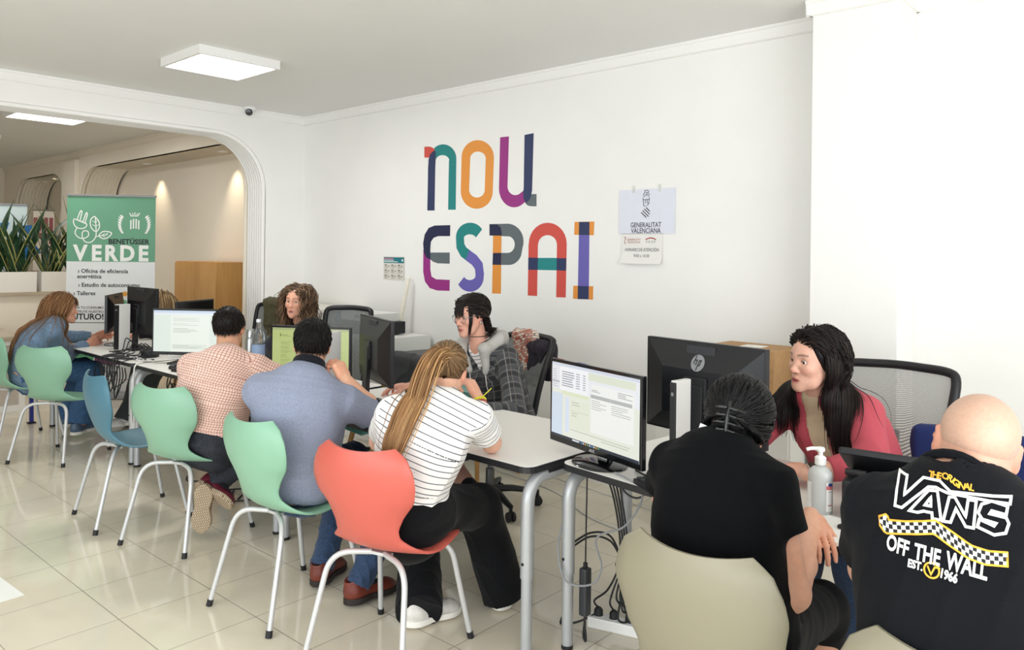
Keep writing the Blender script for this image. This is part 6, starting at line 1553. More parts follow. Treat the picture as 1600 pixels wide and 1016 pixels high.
n = 260; r0 = tgt+rs.normal(size=(n, 3))*V3(.018, .008, .012); pa, U = grow(to_w(k, r0), dir_w(k, np.array([-.25, -.5, -.8])+rs.normal(size=(n, 3))*.18), 16, (.16+.05*rs.rand(n))/15, fld, .005+.02*rs.rand(n), grav=.4, pull=to_w(k, V3(-.085, -.02, -.2)), pullw=.18)
lk.add(pa, .0030, .0016, hair_cols(n, '1f1714', .4, 3), U, taper=(.8, 1, .2))
n = 85; r0 = np.stack([rs.uniform(-.045, .045, n), .050+.012*rs.rand(n), .088+.014*rs.rand(n)], 1); pa, U = grow(to_w(k, r0), dir_w(k, np.stack([r0[:, 0]*5, .8+0*r0[:, 0], .0+0*r0[:, 0]], 1)+rs.normal(size=(n, 3))*.06), 12, (.092+.022*rs.rand(n))/11, fld, .003+.003*rs.rand(n), grav=.45, stick=.006)
lk.add(pa, .0019, .0011, hair_cols(n, '1b1412', .4, 4), U, taper=(1, 1, .2))
n = 70; r0 = np.stack([rs.choice([-1, 1], n)*rs.uniform(.045, .066, n), .030+.018*rs.rand(n), .062+.014*rs.rand(n)], 1); pa, U = grow(to_w(k, r0), dir_w(k, np.stack([np.sign(r0[:, 0])*.5, .25+0*r0[:, 0], -.6+0*r0[:, 0]], 1)), 16, (.17+.03*rs.rand(n))/15, fld, .003+.004*rs.rand(n), grav=.5, stick=.005)
lk.add(pa, .0021, .0012, hair_cols(n, '1b1412', .4, 5), U, taper=(1, 1, .15)); lk.mesh('hair', hairm, k.root, (V, Q, cc_))
mb = MB()
for sx in (-1, 1):
    ln = [to_w(k, V3(sx*.034+.0255*math.cos(a), .0935-.006*abs(math.cos(a)), -.006+.0215*math.sin(a))) for a in [i*2*PI/24 for i in range(25)]]; mb.tube(ln, .0014, 6, cap=False); mb.tube([to_w(k, V3(sx*.0595, .088, .0)), to_w(k, V3(sx*.074, .055, .004)), to_w(k, V3(sx*.079, -.006, .004)), to_w(k, V3(sx*.078, -.022, -.012))], .0015, 6)
mb.tube([to_w(k, V3(-.009, .094, -.002)), to_w(k, V3(0, .098, .001)), to_w(k, V3(.009, .094, -.002))], .0013, 6); mb.build('glasses', mat('glasses_silver', '8a8b90', rough=.25, metal=.8), k.root)
for sx in (-1, 1): MB().tube([to_w(k, V3(sx*.081, -.006+.007*math.cos(a), -.044+.008*math.sin(a))) for a in [i*2*PI/14 for i in range(15)]], .0022, 6, cap=False).build('earring', mat('silver', 'c9c9cb', rough=.2, metal=1), k.root)
nk = lerp(k.N, k.H, .32); MB().tube(ringpts(nk, nd+k.fS*-.35, k.neck*1.06+.002)+[ringpts(nk, nd+k.fS*-.35, k.neck*1.06+.002)[0]], .0022, 8, cap=False).build('choker', mat('choker_black', '1a1416', rough=.5), k.root)
trousers(k, fabric('black_trousers', '121319'), end=.55)
an = k.anL; k.cloth('sock', [tubef(lerp(k.anL, k.knL, -.08), lerp(k.anL, k.knL, .22), .041, .043, rnd=.004)], fabric('sock_black', '16171b'), h=.005)
for sd in (1, -1): k.shoe(sd, '6b6a66', 'a8a59c', label='grey canvas shoe')
k.finish()
# ---- woman with long curly hair behind the desk
d_ = Person(key='curly', P=(-5.02, 3.36, .56), N=at_y(470, 508, 3.22), H=at_y(464, 470, 3.14), hf=(.50, -.86, -.06), hu=(.05, 0, 1), fS=(.5, -.87), fP=(.2, -1), build=1.0, skin='dba58c', brow='33241b', lip='a9605c', h=.0047, gaze=(-.2, 1, -.1), iris='3a2c22', neck=.046, elL=(-4.66, 3.12, .82), wrL=(-4.70, 2.90, .775), elR=(-5.24, 3.02, .80), wrR=(-5.0, 2.88, .775), handL=dict(th=1), handR=dict(th=-1), **dl((-5.02, 3.36, .5), (.1, -1)))
d_.make_body('woman with long curly brown hair behind the middle monitors')
P, q = shirt_prims(d_, off=.014, long=True, slr=.018, hem=.05, bust=.055); d_.cloth('dark_jumper', P, fabric('jumper_dark', '2b2c33'), h=.005)
trousers(d_, denim)
for sd in (1, -1): d_.shoe(sd, '222226', 'd8d5d0', h=.006)
fld = hair_field(d_, [x for x in P if x.op == 'u']); rs = np.random.RandomState(9)
V, Q, cc_, hf_ = hair_cap(d_, .007, cut=[((0, .066, .060), (0, 1, -.62)), ((0, .038, -.02), (0, 1, -.15)), ((0, -.04, -.11), (0, .3, -1))], extra=[ell((0, -.03, -.04), (.080, .072, .080), k=.03)], col=np.array(srgb('3a2a20')[:3]))
n = 900; p = scalp_pts(n, lambda x, y, z: (z > -.01+.75*np.maximum(y-.01, 0)) & (y < .076), 4); sg = np.sign(p[:, 0]+.01); dd = np.stack([sg*1.0, -.35+0*sg, .05+0*sg], 1)
pa, U = grow(to_w(d_, p+V3(0, 0, .004)), dir_w(d_, dd), 34, (.38+.12*rs.rand(n))/33, SDF(fld.pr+xf([ell((0, .088, -.02), (.070, .085, .125), k=.02)], d_.H, d_.RH)+[x for x in hf_.pr if x.op == 'u']), .002+.010*rs.rand(n)**1.3, grav=.42, wav=.62, freq=.75, seed=3, stick=.001); ok_ = face_clear(d_, pa, hx=.058, y0=.035); pa, U, n = pa[ok_], U[ok_], int(ok_.sum())
lk = Locks(); lk.add(pa,   .0028*(.7+.6*rs.rand(n)), .0017, hair_cols(n, '4d392a', .45, 5, alt='8f745a', altp=.4), U, taper=(.8, 1.0, .3)); lk.mesh('hair', hairm, d_.root, (V, Q, cc_))
d_.finish()
# ---- woman in the denim shirt at the far table
a_ = Person(key='denim', P=(-7.14, 2.0, .545), N=at_y(86, 508, 2.10), H=at_y(99, 482, 2.21), hf=(.22, .97, -.08), hu=(-.05, -.05, 1), fS=(.12, .99), fP=(.1, 1), build=1.04, skin='d9a288', brow='5b4330', lip='b0675f', h=.0052, gaze=(0, 1, 0), shw=.145, hipw=.185, curv=.075, neck=.046,
            elR=at_x(106, 553, -6.97), wrR=at_x(137, 537, -7.04), elL=(-7.42, 2.30, .80), wrL=(-7.33, 2.56, .785), handR=dict(d=(-.1, .9, .25), n=(-1, 0, -.2), th=1, curl=(.5, .6, .6, .7)), handL=dict(th=1, d=(.3, .9, .15), n=(.9, 0, -.3), curl=(.5, .6, .6, .7)),
            knR=(-6.98, 2.42, .53), knL=(-7.22, 2.43, .53), anR=at_z(122, 664, .10), toR=at_z(150, 668, .03), anL=at_z(105, 652, .10), toL=at_z(128, 650, .03))
a_.make_body('woman with long light brown hair in a denim shirt, in profile')
P, q = shirt_prims(a_, off=.016, long=True, slr=.022, hem=-.05, bust=.050, cuff=.9); dsm = mat('denim_light', '667f98', rough=.85, noise=.22, nscale=60, bump=.3, bscale=400, sheen=.1)
a_.cloth('denim_shirt', P, dsm, disp=folds(81, 0.0109, 9), h=.005)
nd = nrm(a_.H+a_.RH@V3(0, -.02, -.05)-a_.N); a_.cloth('collar', [tubef(a_.N-nd*.0, a_.N+nd*.045, a_.neck+.022, a_.neck+.018, rnd=.006), cap(a_.N-nd*.1, a_.N+nd*.2, a_.neck+.006, a_.neck+.006, op='s', k=.003)], dsm, h=.005)
trousers(a_, mat('denim_blue', '35587f', rough=.85, noise=.25, nscale=70, bump=.3, bscale=400), wide=.02, flare=.03, disp=folds(82, 0.0093, 11)).__setitem__('label', 'blue jeans')
for sd in (1, -1): a_.shoe(sd, '4a5f78', 'e4e0d8', h=.005, label='blue trainer with a white sole')
fld = hair_field(a_, [x for x in P if x.op == 'u']); rs = np.random.RandomState(9)
V, Q, cc_, hf_ = hair_cap(a_, .008, cut=[((0, .070, .052), (0, 1, -.6)), ((0, .014, -.02), (0, 1, -.3)), ((0, -.04, -.10), (0, .3, -1))], col=np.array(srgb('6a4a33')[:3]), h=.005)
n = 900; p = scalp_pts(n, lambda x, y, z: (z > -.01+.8*np.maximum(y-.01, 0)) & (y < .076), 4); sg = np.sign(p[:, 0]); dd = np.stack([sg*.8, -1.0+0*sg, .05+0*sg], 1)
pa, U = grow(to_w(a_, p+V3(0, 0, .004)), dir_w(a_, dd), 32, (.50+.12*rs.rand(n))/31, SDF(fld.pr+xf([ell((0, .088, -.02), (.064, .085, .125), k=.02)], a_.H, a_.RH)+[x for x in hf_.pr if x.op == 'u']), .003+.014*rs.rand(n), grav=.32, pull=V3(*(a_.spine[2]-a_.fS*.28)), pullw=.12, stick=.001); ok_ = face_clear(a_, pa, hx=.09, y0=.020, z0=-.2, z1=.03); pa, U, n = pa[ok_], U[ok_], int(ok_.sum())
lk = Locks(); lk.add(pa, .0030*(.7+.6*rs.rand(n)), .0016, hair_cols(n, '7a5638', .35, 5, alt='9a7450', altp=.3), U, taper=(.8, 1.0, .3))
n = 90; r0 = np.stack([rs.uniform(-.045, .045, n), .050+.012*rs.rand(n), .088+.012*rs.rand(n)], 1); pa, U = grow(to_w(a_, r0), dir_w(a_, np.stack([r0[:, 0]*6, .8+0*r0[:, 0], .05+0*r0[:, 0]], 1)), 10, (.075+.02*rs.rand(n))/9, fld, .004+.004*rs.rand(n), grav=.55)
lk.add(pa, .003, .0016, hair_cols(n, '7a5638', .35, 6), U, taper=(1, 1, .2)); lk.mesh('hair', hairm, a_.root, (V, Q, cc_)); a_.finish()
# ---- woman behind the far monitor
w_ = Person(key='blond', P=(-7.48, 3.42, .56), N=at_y(246, 507, 3.24), H=at_y(248, 479, 3.16), hf=(-.15, -.98, -.2), hu=(0, -.1, 1), fS=(.1, -1), fP=(.1, -1), build=1.0, skin='d9a288', brow='5b4330', h=.0065, shw=.145, neck=.046, elL=(-7.16, 3.14, .82), wrL=(-7.24, 2.88, .785), elR=(-7.72, 3.10, .82), wrR=(-7.6, 2.86, .785), handL=dict(th=1), handR=dict(th=-1), knR=(-7.30, 2.98, .53), knL=(-7.02, 2.96, .53), anR=(-7.05, 2.80, .10), toR=(-7.03, 2.64, .03), anL=at_z(205, 650, .10), toL=at_z(190, 664, .03))
w_.make_body('woman with highlighted blond hair behind the far black monitor')
P, q = shirt_prims(w_, off=.014, long=True, slr=.018, hem=.0, bust=.050); w_.cloth('black_jumper', P, fabric('jumper_black', '1c1c22'), h=.006)
w_.cloth('scarf', [cap(w_.N+w_.fS*.06+w_.rS*s_*.06, w_.spine[3]+w_.fS*.13+w_.rS*s_*.03, .022, .016, k=.01) for s_ in (-1, 1)], fabric('scarf_red', 'b0343a'), h=.006)
trousers(w_, fabric('charcoal_trousers', '3f4241'), end=-.1, wide=.03, flare=.04, disp=folds(92, 0.0093, 10))
for sd in (1, -1): w_.shoe(sd, 'd8d5d0', 'e9e6df', h=.006, label='white trainer')
fld = hair_field(w_, [x for x in P if x.op == 'u']); rs = np.random.RandomState(9)
V, Q, cc_, hf_ = hair_cap(w_, .012, cut=[((0, .066, .060), (0, 1, -.62)), ((0, .03, -.02), (0, 1, -.2)), ((0, -.04, -.10), (0, .3, -1))], col=np.array(srgb('6a553f')[:3]), h=.005)
n = 700; p = scalp_pts(n, lambda x, y, z: (z > -.01+.75*np.maximum(y-.01, 0)) & (y < .076), 4); sg = np.sign(p[:, 0]); dd = np.stack([sg*1.0, -.3+0*sg, .05+0*sg], 1)
pa, U = grow(to_w(w_, p+V3(0, 0, .004)), dir_w(w_, dd), 30, (.40+.10*rs.rand(n))/29, SDF(fld.pr+xf([ell((0, .088, -.02), (.064, .085, .125), k=.02)], w_.H, w_.RH)+[x for x in hf_.pr if x.op == 'u']), .003+.016*rs.rand(n), grav=.32)
lk = Locks(); lk.add(pa, .0048*(.7+.6*rs.rand(n)), .0022, hair_cols(n, '84694c', .35, 5, alt='c0a47c', altp=.4), U, taper=(.8, 1.0, .3)); lk.mesh('hair', hairm, w_.root, (V, Q, cc_)); w_.finish()
# ---------------------------------------------------------------- screens and desk equipment
blk = mat('monitor_black', '15161a', rough=.38, spec=.45); blk_g = mat('monitor_gloss_black', '0e0f12', rough=.12, spec=.6)
scr = vcol_mat('screen_glow', rough=.25, emit=.85)
def monitor(label, c, rz, w, h, z0, ui=None, back='facet', base='round', logo=None, name='monitor', zt=.74, gloss=False):
    """screen faces local -Y; c = point of the stand on the desk"""
    t = empty('monitor', label, 'monitor', (c[0], c[1], zt), rz); m = blk_g if gloss else blk; z0 -= zt; cz = z0+h/2; yb = -.03
    MB().box((0, yb, cz), (w, .022, h), bev=.004).build('casing', m, t)
    mb = MB(); a, b_ = (w/2-.006, h/2-.006), (w*.30, h*.28); y0, y1 = yb+.0105, yb+.046
    q = [(-a[0], y0, cz-a[1]), (a[0], y0, cz-a[1]), (a[0], y0, cz+a[1]), (-a[0], y0, cz+a[1]), (-b_[0], y1, cz-b_[1]), (b_[0], y1, cz-b_[1]), (b_[0], y1, cz+b_[1]*.75), (-b_[0], y1, cz+b_[1]*.75)]
    mb.add(q, [(0, 1, 5, 4), (1, 2, 6, 5), (2, 3, 7, 6), (3, 0, 4, 7), (4, 5, 6, 7)]); bk = mb.build('back_cover', m, t)
    MB().box((0, y0+.006, cz+h*.40), (w*.24, .016, h*.12), bev=.003).build('vent_strip', mat('vent_grey', '2a2b2f', rough=.6), bk)
    # stand
    mb = MB(); mb.bar((0, y1+.012, .012), (0, y1+.005, cz+.02), .075, .022, bev=.004); mb.box((0, y1-.004, cz), (.10, .03, .10), bev=.004); mb.build('stand', m, t)
    if base == 'round': MB().lathe([(.0001, 0), (.12, 0), (.125, .004), (.115, .012), (.04, .020), (.0001, .020)], (0, y1-.02, 0), 40, sx=1.0, sy=.8).build('base', m, t)
    else: MB().box((0, y1-.01, .008), (.24, .19, .016), bev=.006).build('base', m, t)
    bz = .013; bb = .024
    f = Flat(); W, H = w-2*bz, h-bz-bb; f.rect(-W/2, -H/2, W/2, H/2, 'e9ecef' if ui else '101114', 0)
    if ui: ui(f, W, H)
    so = f.onto('screen', scr if ui else mat('screen_off', '0b0c0f', rough=.15), t, lambda u, v, hh: (u, yb-.0112-hh, cz+(bb-bz)/2+v), step=.0003)
    if logo:
        g = Flat(); g.text(logo, 0, 0, .016, 'b9bcc0', bold=.02); g.onto('bezel_logo', vcol_mat('logo_ink', rough=.5), t, lambda u, v, hh: (u, yb-.0112-hh, z0+bb/2+v))
    t['_y1'] = y1; return t
rsu = random.Random(12)
def lines(f, x0, x1, y, n, dy, col='8d9096', th=.0016, lay=2, var=.5):
    for i in range(n): f.rect(x0, y-i*dy, x0+(x1-x0)*(1-var*rsu.random()), y-i*dy+th, col, lay)
def ui_mail(f, W, H):
    L, R, T, B = -W/2, W/2, H/2, -H/2
    f.rect(L, T-.012, R, T, 'd5dbe6', 1); f.rect(L, T-.11, L+.45*W, T-.012, 'f3f4f6', 1); f.rect(L, T-.11, L+.055, T-.012, 'e4e7ea', 2); f.rect(L, T-.082, L+.055, T-.074, 'b9bec6', 3)
    for i in range(7): f.rect(L+.07, T-.034-i*.0095, L+.14+.02*rsu.random(), T-.031-i*.0095, '6f7480', 3); f.rect(L+.165, T-.034-i*.0095, L+.19, T-.031-i*.0095, '8d9096', 3); f.rect(L+.21, T-.034-i*.0095, L+.228, T-.031-i*.0095, '8d9096', 3)
    lines(f, L+.008, L+.045, T-.03, 8, .010, '8d9096', lay=3)
    f.rect(L, B+.012, R, T-.11, 'e6eadd', 1); f.rect(L+.07, T-.125, L+.45*W, T-.112, 'dfe6c6', 2); f.rect(L+.45*W, T-.045, R-.02, T-.016, 'dde4d0', 2); f.rect(L, B+.012, L+.075, T-.125, 'd4e0ee', 2); f.rect(L+.095, B+.03, L+.12, T-.135, 'd9e3f3', 2)
    f.rect(L+.48*W, B+.06, R-.03, T-.058, 'f1f2ee', 2); f.rect(L+.48*W, T-.112, R-.04, T-.098, 'b5b8b4', 3); f.rect(L+.70*W, T-.112, L+.703*W, T-.098, 'e8e8e8', 4)
    lines(f, L+.49*W, L+.66*W, T-.122, 5, .008, '84887f', lay=4); lines(f, L+.71*W, L+.92*W, T-.124, 5, .008, '84887f', lay=4); lines(f, L+.49*W, L+.62*W, T-.080, 2, .006, '55585c', lay=4); lines(f, L+.78*W, L+.94*W, T-.068, 4, .006, '55585c', lay=4)
    f.rect(L+.13, B+.05, L+.46*W, T-.14, 'e3e8d6', 2); lines(f, L+.14, L+.36*W, T-.150, 2, .010, '84887f', lay=4); f.rect(L+.13, T-.185, L+.46*W, T-.184, 'a8ad9c', 3); lines(f, L+.14, L+.34*W, T-.194, 2, .010, '84887f', lay=4)
    f.rect(L+.13, B+.045, R-.05, B+.047, 'a8ad9c', 3); lines(f, L+.60*W, R-.06, B+.036, 1, .01, '84887f', lay=4, var=0)
    f.rect(L, B, R, B+.012, '27303c', 3)
    for i in range(9): f.rect(L+.20+i*.0135, B+.003, L+.208+i*.0135, B+.009, ['4a8fd0', 'd0d4da', 'e2a33a', '5ab06a', 'c9cdd3'][i % 5], 4)
    f.rect(L+.145, B+.003, L+.190, B+.009, 'dfe3e8', 4)
def ui_doc(f, W, H):
    L, R, T, B = -W/2, W/2, H/2, -H/2
    f.rect(L, B, R, T, 'dfe9df', 1); f.rect(L, T-.018, R, T, 'c9d8ea', 2); f.rect(L, T-.030, R, T-.018, 'e9edf2', 2); f.rect(L+.13, B+.0, R-.07, T-.034, 'eaf0e6', 2)
    lines(f, L+.15, R-.12, T-.055, 3, .010, '9aa39c', lay=4, var=.2); lines(f, L+.15, R-.14, T-.095, 2, .010, '9aa39c', lay=4); lines(f, L+.15, R-.14, T-.130, 4, .009, '6b716c', lay=4); f.rect(L+.14, B+.02, R-.09, B+.055, 'dfe6da', 3); lines(f, L+.15, R-.13, B+.045, 3, .009, '8b928c', lay=4)
def ui_form(f, W, H):
    L, R, T, B = -W/2, W/2, H/2, -H/2
    f.rect(L, B, R, T, 'b7c47f', 1); f.rect(L, T-.014, R, T, 'a6b07c', 2); f.rect(L+.05, T-.052, L+.056, T-.035, '55602f', 3); lines(f, L+.062, L+.12, T-.044, 2, .006, '55602f', lay=3); f.rect(L+.14, T-.05, L+.152, T-.038, '6a7545', 3)
    for i in range(8): lines(f, L+.055, L+.13, T-.085-i*.026, 3, .007, '77834d', lay=3)
    for i in range(9): lines(f, L+.36, R-.03, T-.06-i*.026, 2, .007, '77834d', lay=3)
    f.rect(L+.40, T-.08, L+.43, T-.075, '9a4a3c', 4)
m1 = monitor('front black monitor with a spreadsheet page, standing on the end of the near table', (-1.78, 2.49), math.radians(-15), .57, .345, .785, ui_mail, logo='AOC', gloss=True)
f = Flat(); f.rect(-.026, -.009, .026, .010, 'eceae6', 0); f.text('PC-03', 0, 0, .016, '55585e', lay=1); f.onto('asset_tag', vcol_mat('label_ink', rough=.6), m1, lambda u, v, hh: (u, m1['_y1']-.003-hh, .019+v))
m2 = monitor('large black monitor with a round logo, seen from behind beside the black haired woman', (-1.39, 2.56), math.radians(171), .535, .350, .900, None, base='flat')
f = Flat(); f.disc(0, 0, .030, '8a8c90', 0, n=32)
f.ribbon([(-.010, .026), (-.018, -.004)], .0042, '1b1c20', 1); f.ribbon([(-.0135, .010), (-.004, .010), (-.0085, -.008)], .0042, '1b1c20', 1); f.ribbon([(.006, .010), (-.003, -.026)], .0042, '1b1c20', 1); f.ribbon([(.005, .010), (.014, .010), (.009, -.008), (.000, -.008)], .0042, '1b1c20', 1)
f.onto('round_logo', vcol_mat('logo_metal', rough=.3, metal=.3), m2, lambda u, v, hh: (-u, .016-.37*(v+.100-.0735)+.0012+hh, .160+.350/2+.100+v), step=.0006)
monitor('monitor with a green form on screen in front of the polo shirt man', (-3.99, 2.62), math.radians(30), .52, .32, .800, ui_form, base='flat')
monitor('black monitor back with a light smear, right of the polo shirt man', (-3.35, 2.56), math.radians(160), .54, .345, .870, None, base='flat')
monitor('monitor showing a document in front of the checked shirt man', (-5.50, 2.56), math.radians(37), .52, .335, .805, ui_doc, base='flat')
monitor('narrow edge of a dark monitor facing the denim shirt woman', (-6.98, 2.62), math.radians(-34), .50, .32, .86, None, base='round')
monitor('tall set black monitor seen from behind, hiding the blond woman', (-6.565, 2.63), math.radians(181), .56, .38, .87, None, base='flat')
monitor('dark monitor edge beyond the checked shirt man, in front of an olive jacket', (-6.10, 2.86), math.radians(118), .46, .28, .88, None, base='flat')
whitep = mat('device_offwhite', 'dcdbd8', rough=.45)
def slab(label, c, rz, w, d, h):
    t = empty('desktop_computer', label, 'computer', (c[0], c[1], .74), rz)
    MB().box((0, 0, h/2+.008), (w, d, h), bev=.003).build('case', whitep, t); MB().box((0, -d/2-.003, h/2+.008), (w*.96, .008, h*.97), bev=.002).build('front_panel', blk, t); MB().box((0, 0, .004), (w*1.2, d*.9, .008)).build('foot', rubber, t)
    MB().box((0, -d/2-.0075, h*.9), (w*.4, .002, .012)).build('power_button', mat('button_grey', '77797c', rough=.4), t)
slab('white slim computer standing on edge behind the front monitor', (-1.375, 2.405), math.radians(-6), .024, .085, .385)
slab('white slim computer standing on edge right of the green screen', (-3.60, 2.46), math.radians(8), .034, .155, .375)
slab('white slim computer standing on edge in front of the far black monitor', (-6.56, 2.50), math.radians(22), .05, .11, .37)
# sanitizer bottle
t = empty('sanitizer_bottle', 'white pump bottle of hand sanitizer between the black clad visitors', 'bottle', (-.935, 2.535, .74))
MB().lathe([(.0001, 0), (.036, 0), (.039, .004), (.039, .120), (.036, .134), (.024, .146), (.015, .150), (.015, .158), (.0001, .158)], n=32, sy=.82).build('bottle', mat('bottle_translucent', 'e3e7e6', rough=.25, spec=.5, trans=.25), t)
MB().lathe([(.0001, .156), (.018, .156), (.018, .178), (.013, .182), (.0075, .184), (.0075, .200), (.0001, .200)], n=24).build('pump_collar', mat('pump_white', 'f3f3f1', rough=.3), t)
mb = MB(); mb.lathe([(.0001, .198), (.013, .198), (.014, .206), (.011, .211), (.0001, .212)], n=20).tube([(0, 0, .206), (-.022, -.020, .207), (-.034, -.030, .203)], .0058, 8); mb.build('pump_head', mat('pump_white', 'f3f3f1'), t)
def cyl(r, sy=.82): return lambda u, v, hh: ((r+.0006+hh)*math.sin(u/r), -(r+.0006+hh)*math.cos(u/r)*sy, v)
f = Flat()
def crect(f, x0, y0, x1, y1, col, lay):
    n = 8
    for i in range(n): f.rect(x0+(x1-x0)*i/n, y0, x0+(x1-x0)*(i+1)/n, y1, col, lay)
f2 = Flat(); crect(f2, -.045, .012, -.016, .100, 'eceff0', 0)
for i in range(10): f2.rect(-.043, .052+.004*i, -.020, .0535+.004*i, 'a7abb5', 1)
for i in range(3): f2.rect(-.043, .042-.004*i, -.020, .0435-.004*i, '6c7078', 1)
crect(f2, .030, .012, .056, .105, 'f4f4f2', 0); crect(f2, .030, .082, .056, .094, 'd8757a', 1); f2.disc(.045, .098, .009, '2c3f86', 2, ry=.006); crect(f2, .036, .030, .052, .034, 'c9787c', 1); crect(f2, .036, .074, .052, .0765, 'b9a9aa', 1)
f2.onto('label', vcol_mat('label_ink', rough=.6), t, cyl(.039))
# black desk device with a hinged lid
t = empty('desk_device', 'black vented desk device with a hinged tilted lid in front of the pink blazer', 'device', (-.745, 2.61, .74), math.radians(8))
MB().box((0, 0, .065), (.25, .20, .13), bev=.012).build('body', mat('device_black', '202125', rough=.5, bump=.1, bscale=300), t)
for k in range(9): MB().box((-.127, -.01, .030+.009*k), (.004, .11, .0035)).build('vent', rubber, t)
R_ = Matrix.Rotation(math.radians(-28), 4, 'X'); R_.translation = Vector((0, .02, .172)); MB().box((0, 0, 0), (.285, .19, .024), bev=.010, M=R_).build('lid', mat('device_black', '202125'), t)
for sx in (-1, 0, 1): MB().tube([(sx*.085-.03, -.085, .155), (sx*.085+.03, -.085, .155)], .011, 10).build('hinge', blk, t)
# papers, folder, notes, keyboard, mouse
pw = mat('paper_white', 'f4f4f0', rough=.7)
def sheet(label, x, y, z, w, d, rz, m=pw, cat='paper', name='paper_sheet', h=.0008):
    o = MB().box((x, y, z+h/2), (w, d, h), rz=rz).build(name, m); return tag(o, label, cat)
sheet('stack of printed sheets on the near table under the black folder', -.76, 2.37, .7402, .30, .21, math.radians(-8), h=.010, name='paper_stack')
o = MB().box((-.735, 2.415, .7565), (.17, .10, .012), rz=math.radians(-14), bev=.004).build('black_folder', mat('folder_black', '1d1d20', rough=.5)); tag(o, 'small black folder lying on the printed sheets beside the hand', 'folder')
sheet('loose sheet by the polo shirt man with a yellow note on it', -3.52, 2.56, .7402, .21, .29, .5); sheet('yellow green sticky note on the loose sheet', -3.50, 2.55, .7415, .076, .076, .7, mat('note_yellow', 'cfd05e', rough=.7), 'note', 'sticky_note')
def keyboard(label, x, y, rz, m=blk, keys='2a2b2f'):
    t = empty('keyboard', label, 'keyboard', (x, y, .74), rz); MB().box((0, 0, .010), (.42, .135, .020), bev=.005).build('case', m, t)
    for r in range(5):
        mb = MB()
        for c in range(15): mb.box((-.19+.0272*c, -.048+.024*r, .023), (.022, .019, .007), bev=.0015)
        mb.build('key_row', mat('keys_'+keys, keys, rough=.5), t)
keyboard('black keyboard amid cables between the front monitor and the black haired woman', -1.33, 2.32, math.radians(-30)); keyboard('black keyboard under the monitor of the checked shirt man', -5.02, 2.42, math.radians(15))
t = empty('computer_mouse', 'black mouse on the table edge near the checked shirt man', 'mouse', (-5.32, 2.38, .74), .4); f_ = SDF([ell((0, 0, .012), (.030, .052, .024), k=.01), half((0, 0, .0), (0, 0, -1))]); V, Q = net(f_, .004); mesh_np('shell', V, Q, blk, t); MB().tube([(0, .02, .033), (0, .032, .031)], .004, 8).build('wheel', rubber, t)
# bottle of water and flask
t = empty('water_bottle', 'clear plastic water bottle with a blue label behind the checked shirt man', 'bottle', (-4.84, 2.74, .74))
MB().lathe([(.0001, 0), (.040, .0), (.043, .01), (.041, .05), (.043, .06), (.041, .10), (.043, .11), (.043, .19), (.039, .20), (.043, .21), (.042, .245), (.030, .275), (.016, .31), (.0145, .335), (.0001, .336)], n=28).build('body', mat('clear_plastic', 'eef4f6', rough=.06, trans=.9, ior=1.33), t)
MB().lathe([(.0438, .115), (.0442, .115), (.0442, .185), (.0438, .185)], n=28).build('label', mat('label_blue', '8ea5c8', rough=.5), t); MB().lathe([(.0001, .336), (.016, .336), (.016, .356), (.0001, .357)], n=20).build('cap', mat('cap_white', 'e9eef2', rough=.4), t)
t = empty('steel_flask', 'brushed steel flask left of the clear water bottle', 'flask', (-4.98, 2.76, .74)); st = mat('brushed_steel', 'a9aaa9', rough=.3, metal=.9)
MB().lathe([(.0001, 0), (.034, 0), (.035, .01), (.035, .20), (.031, .215), (.0001, .216)], n=24).build('body', st, t); MB().lathe([(.0001, .217), (.030, .217), (.030, .255), (.024, .275), (.0001, .28)], n=24).build('lid', st, t)
# small desk things by the far monitors
t = empty('desk_speaker', 'round black hub tangled in white cables on the far table', 'speaker', (-6.02, 2.50, .74)); MB().lathe([(.0001, 0), (.062, 0), (.066, .01), (.066, .055), (.058, .062), (.0001, .062)], n=28).build('body', blk, t); MB().lathe([(.0001, .062), (.045, .062), (.045, .066), (.0001, .066)], n=24).build('grille', rubber, t)
t = empty('paper_tray', 'white round adapter beside the round black hub', 'adapter', (-5.86, 2.62, .74)); MB().lathe([(.0001, 0), (.05, 0), (.055, .02), (.045, .035), (.0001, .036)], n=24).build('body', whitep, t); MB().lathe([(.0001, .036), (.02, .036), (.02, .04), (.0001, .04)], n=16).build('button', mat('button_grey', '77797c'), t)
# ---------------------------------------------------------------- cables
cabk = mat('cable_black', '17181b', rough=.5); cabw = mat('cable_white', 'd9d8d4', rough=.5); cabg = mat('cable_grey', '8d8f92', rough=.5)
def cable(label, pts, r, m, plug=None, n=8, group=None):
    o = MB().tube(spline(pts, n), r, 8).build('cable', m); tag(o, label, 'cable', group)
    return o
X0 = lambda px, py, Y: tuple(at_y(px, py, Y))
# power strip with plugs under the near table
ps = empty('power_strip', 'white power strip with four black plugs and a red switch on the floor', 'power strip', (-1.76, 2.70, 0), math.atan2(.07, .23))
MB().box((0, 0, .024), (.37, .062, .046), bev=.006).build('body', mat('strip_white', 'ececea', rough=.4), ps)
for kx in range(4):
    b_ = MB().lathe([(.0001, .047), (.021, .047), (.021, .050), (.0001, .050)], (-.145+.068*kx, 0, 0), 18).build('socket', mat('socket_grey', 'c9c9c6', rough=.5), ps)
    MB().lathe([(.0001, .050), (.0195, .050), (.0185, .072), (.010, .082), (.0001, .083)], (-.145+.068*kx, 0, 0), 16).build('plug', rubber, ps)
sw = MB().box((.140, 0, .050), (.040, .030, .006), bev=.002).build('switch_frame', rubber, ps); MB().box((.140, 0, .054), (.028, .020, .006), bev=.002).build('switch', mat('switch_red', 'd01c1c', rough=.3, emit=.25), sw)
pc = [ps_ for ps_ in []]
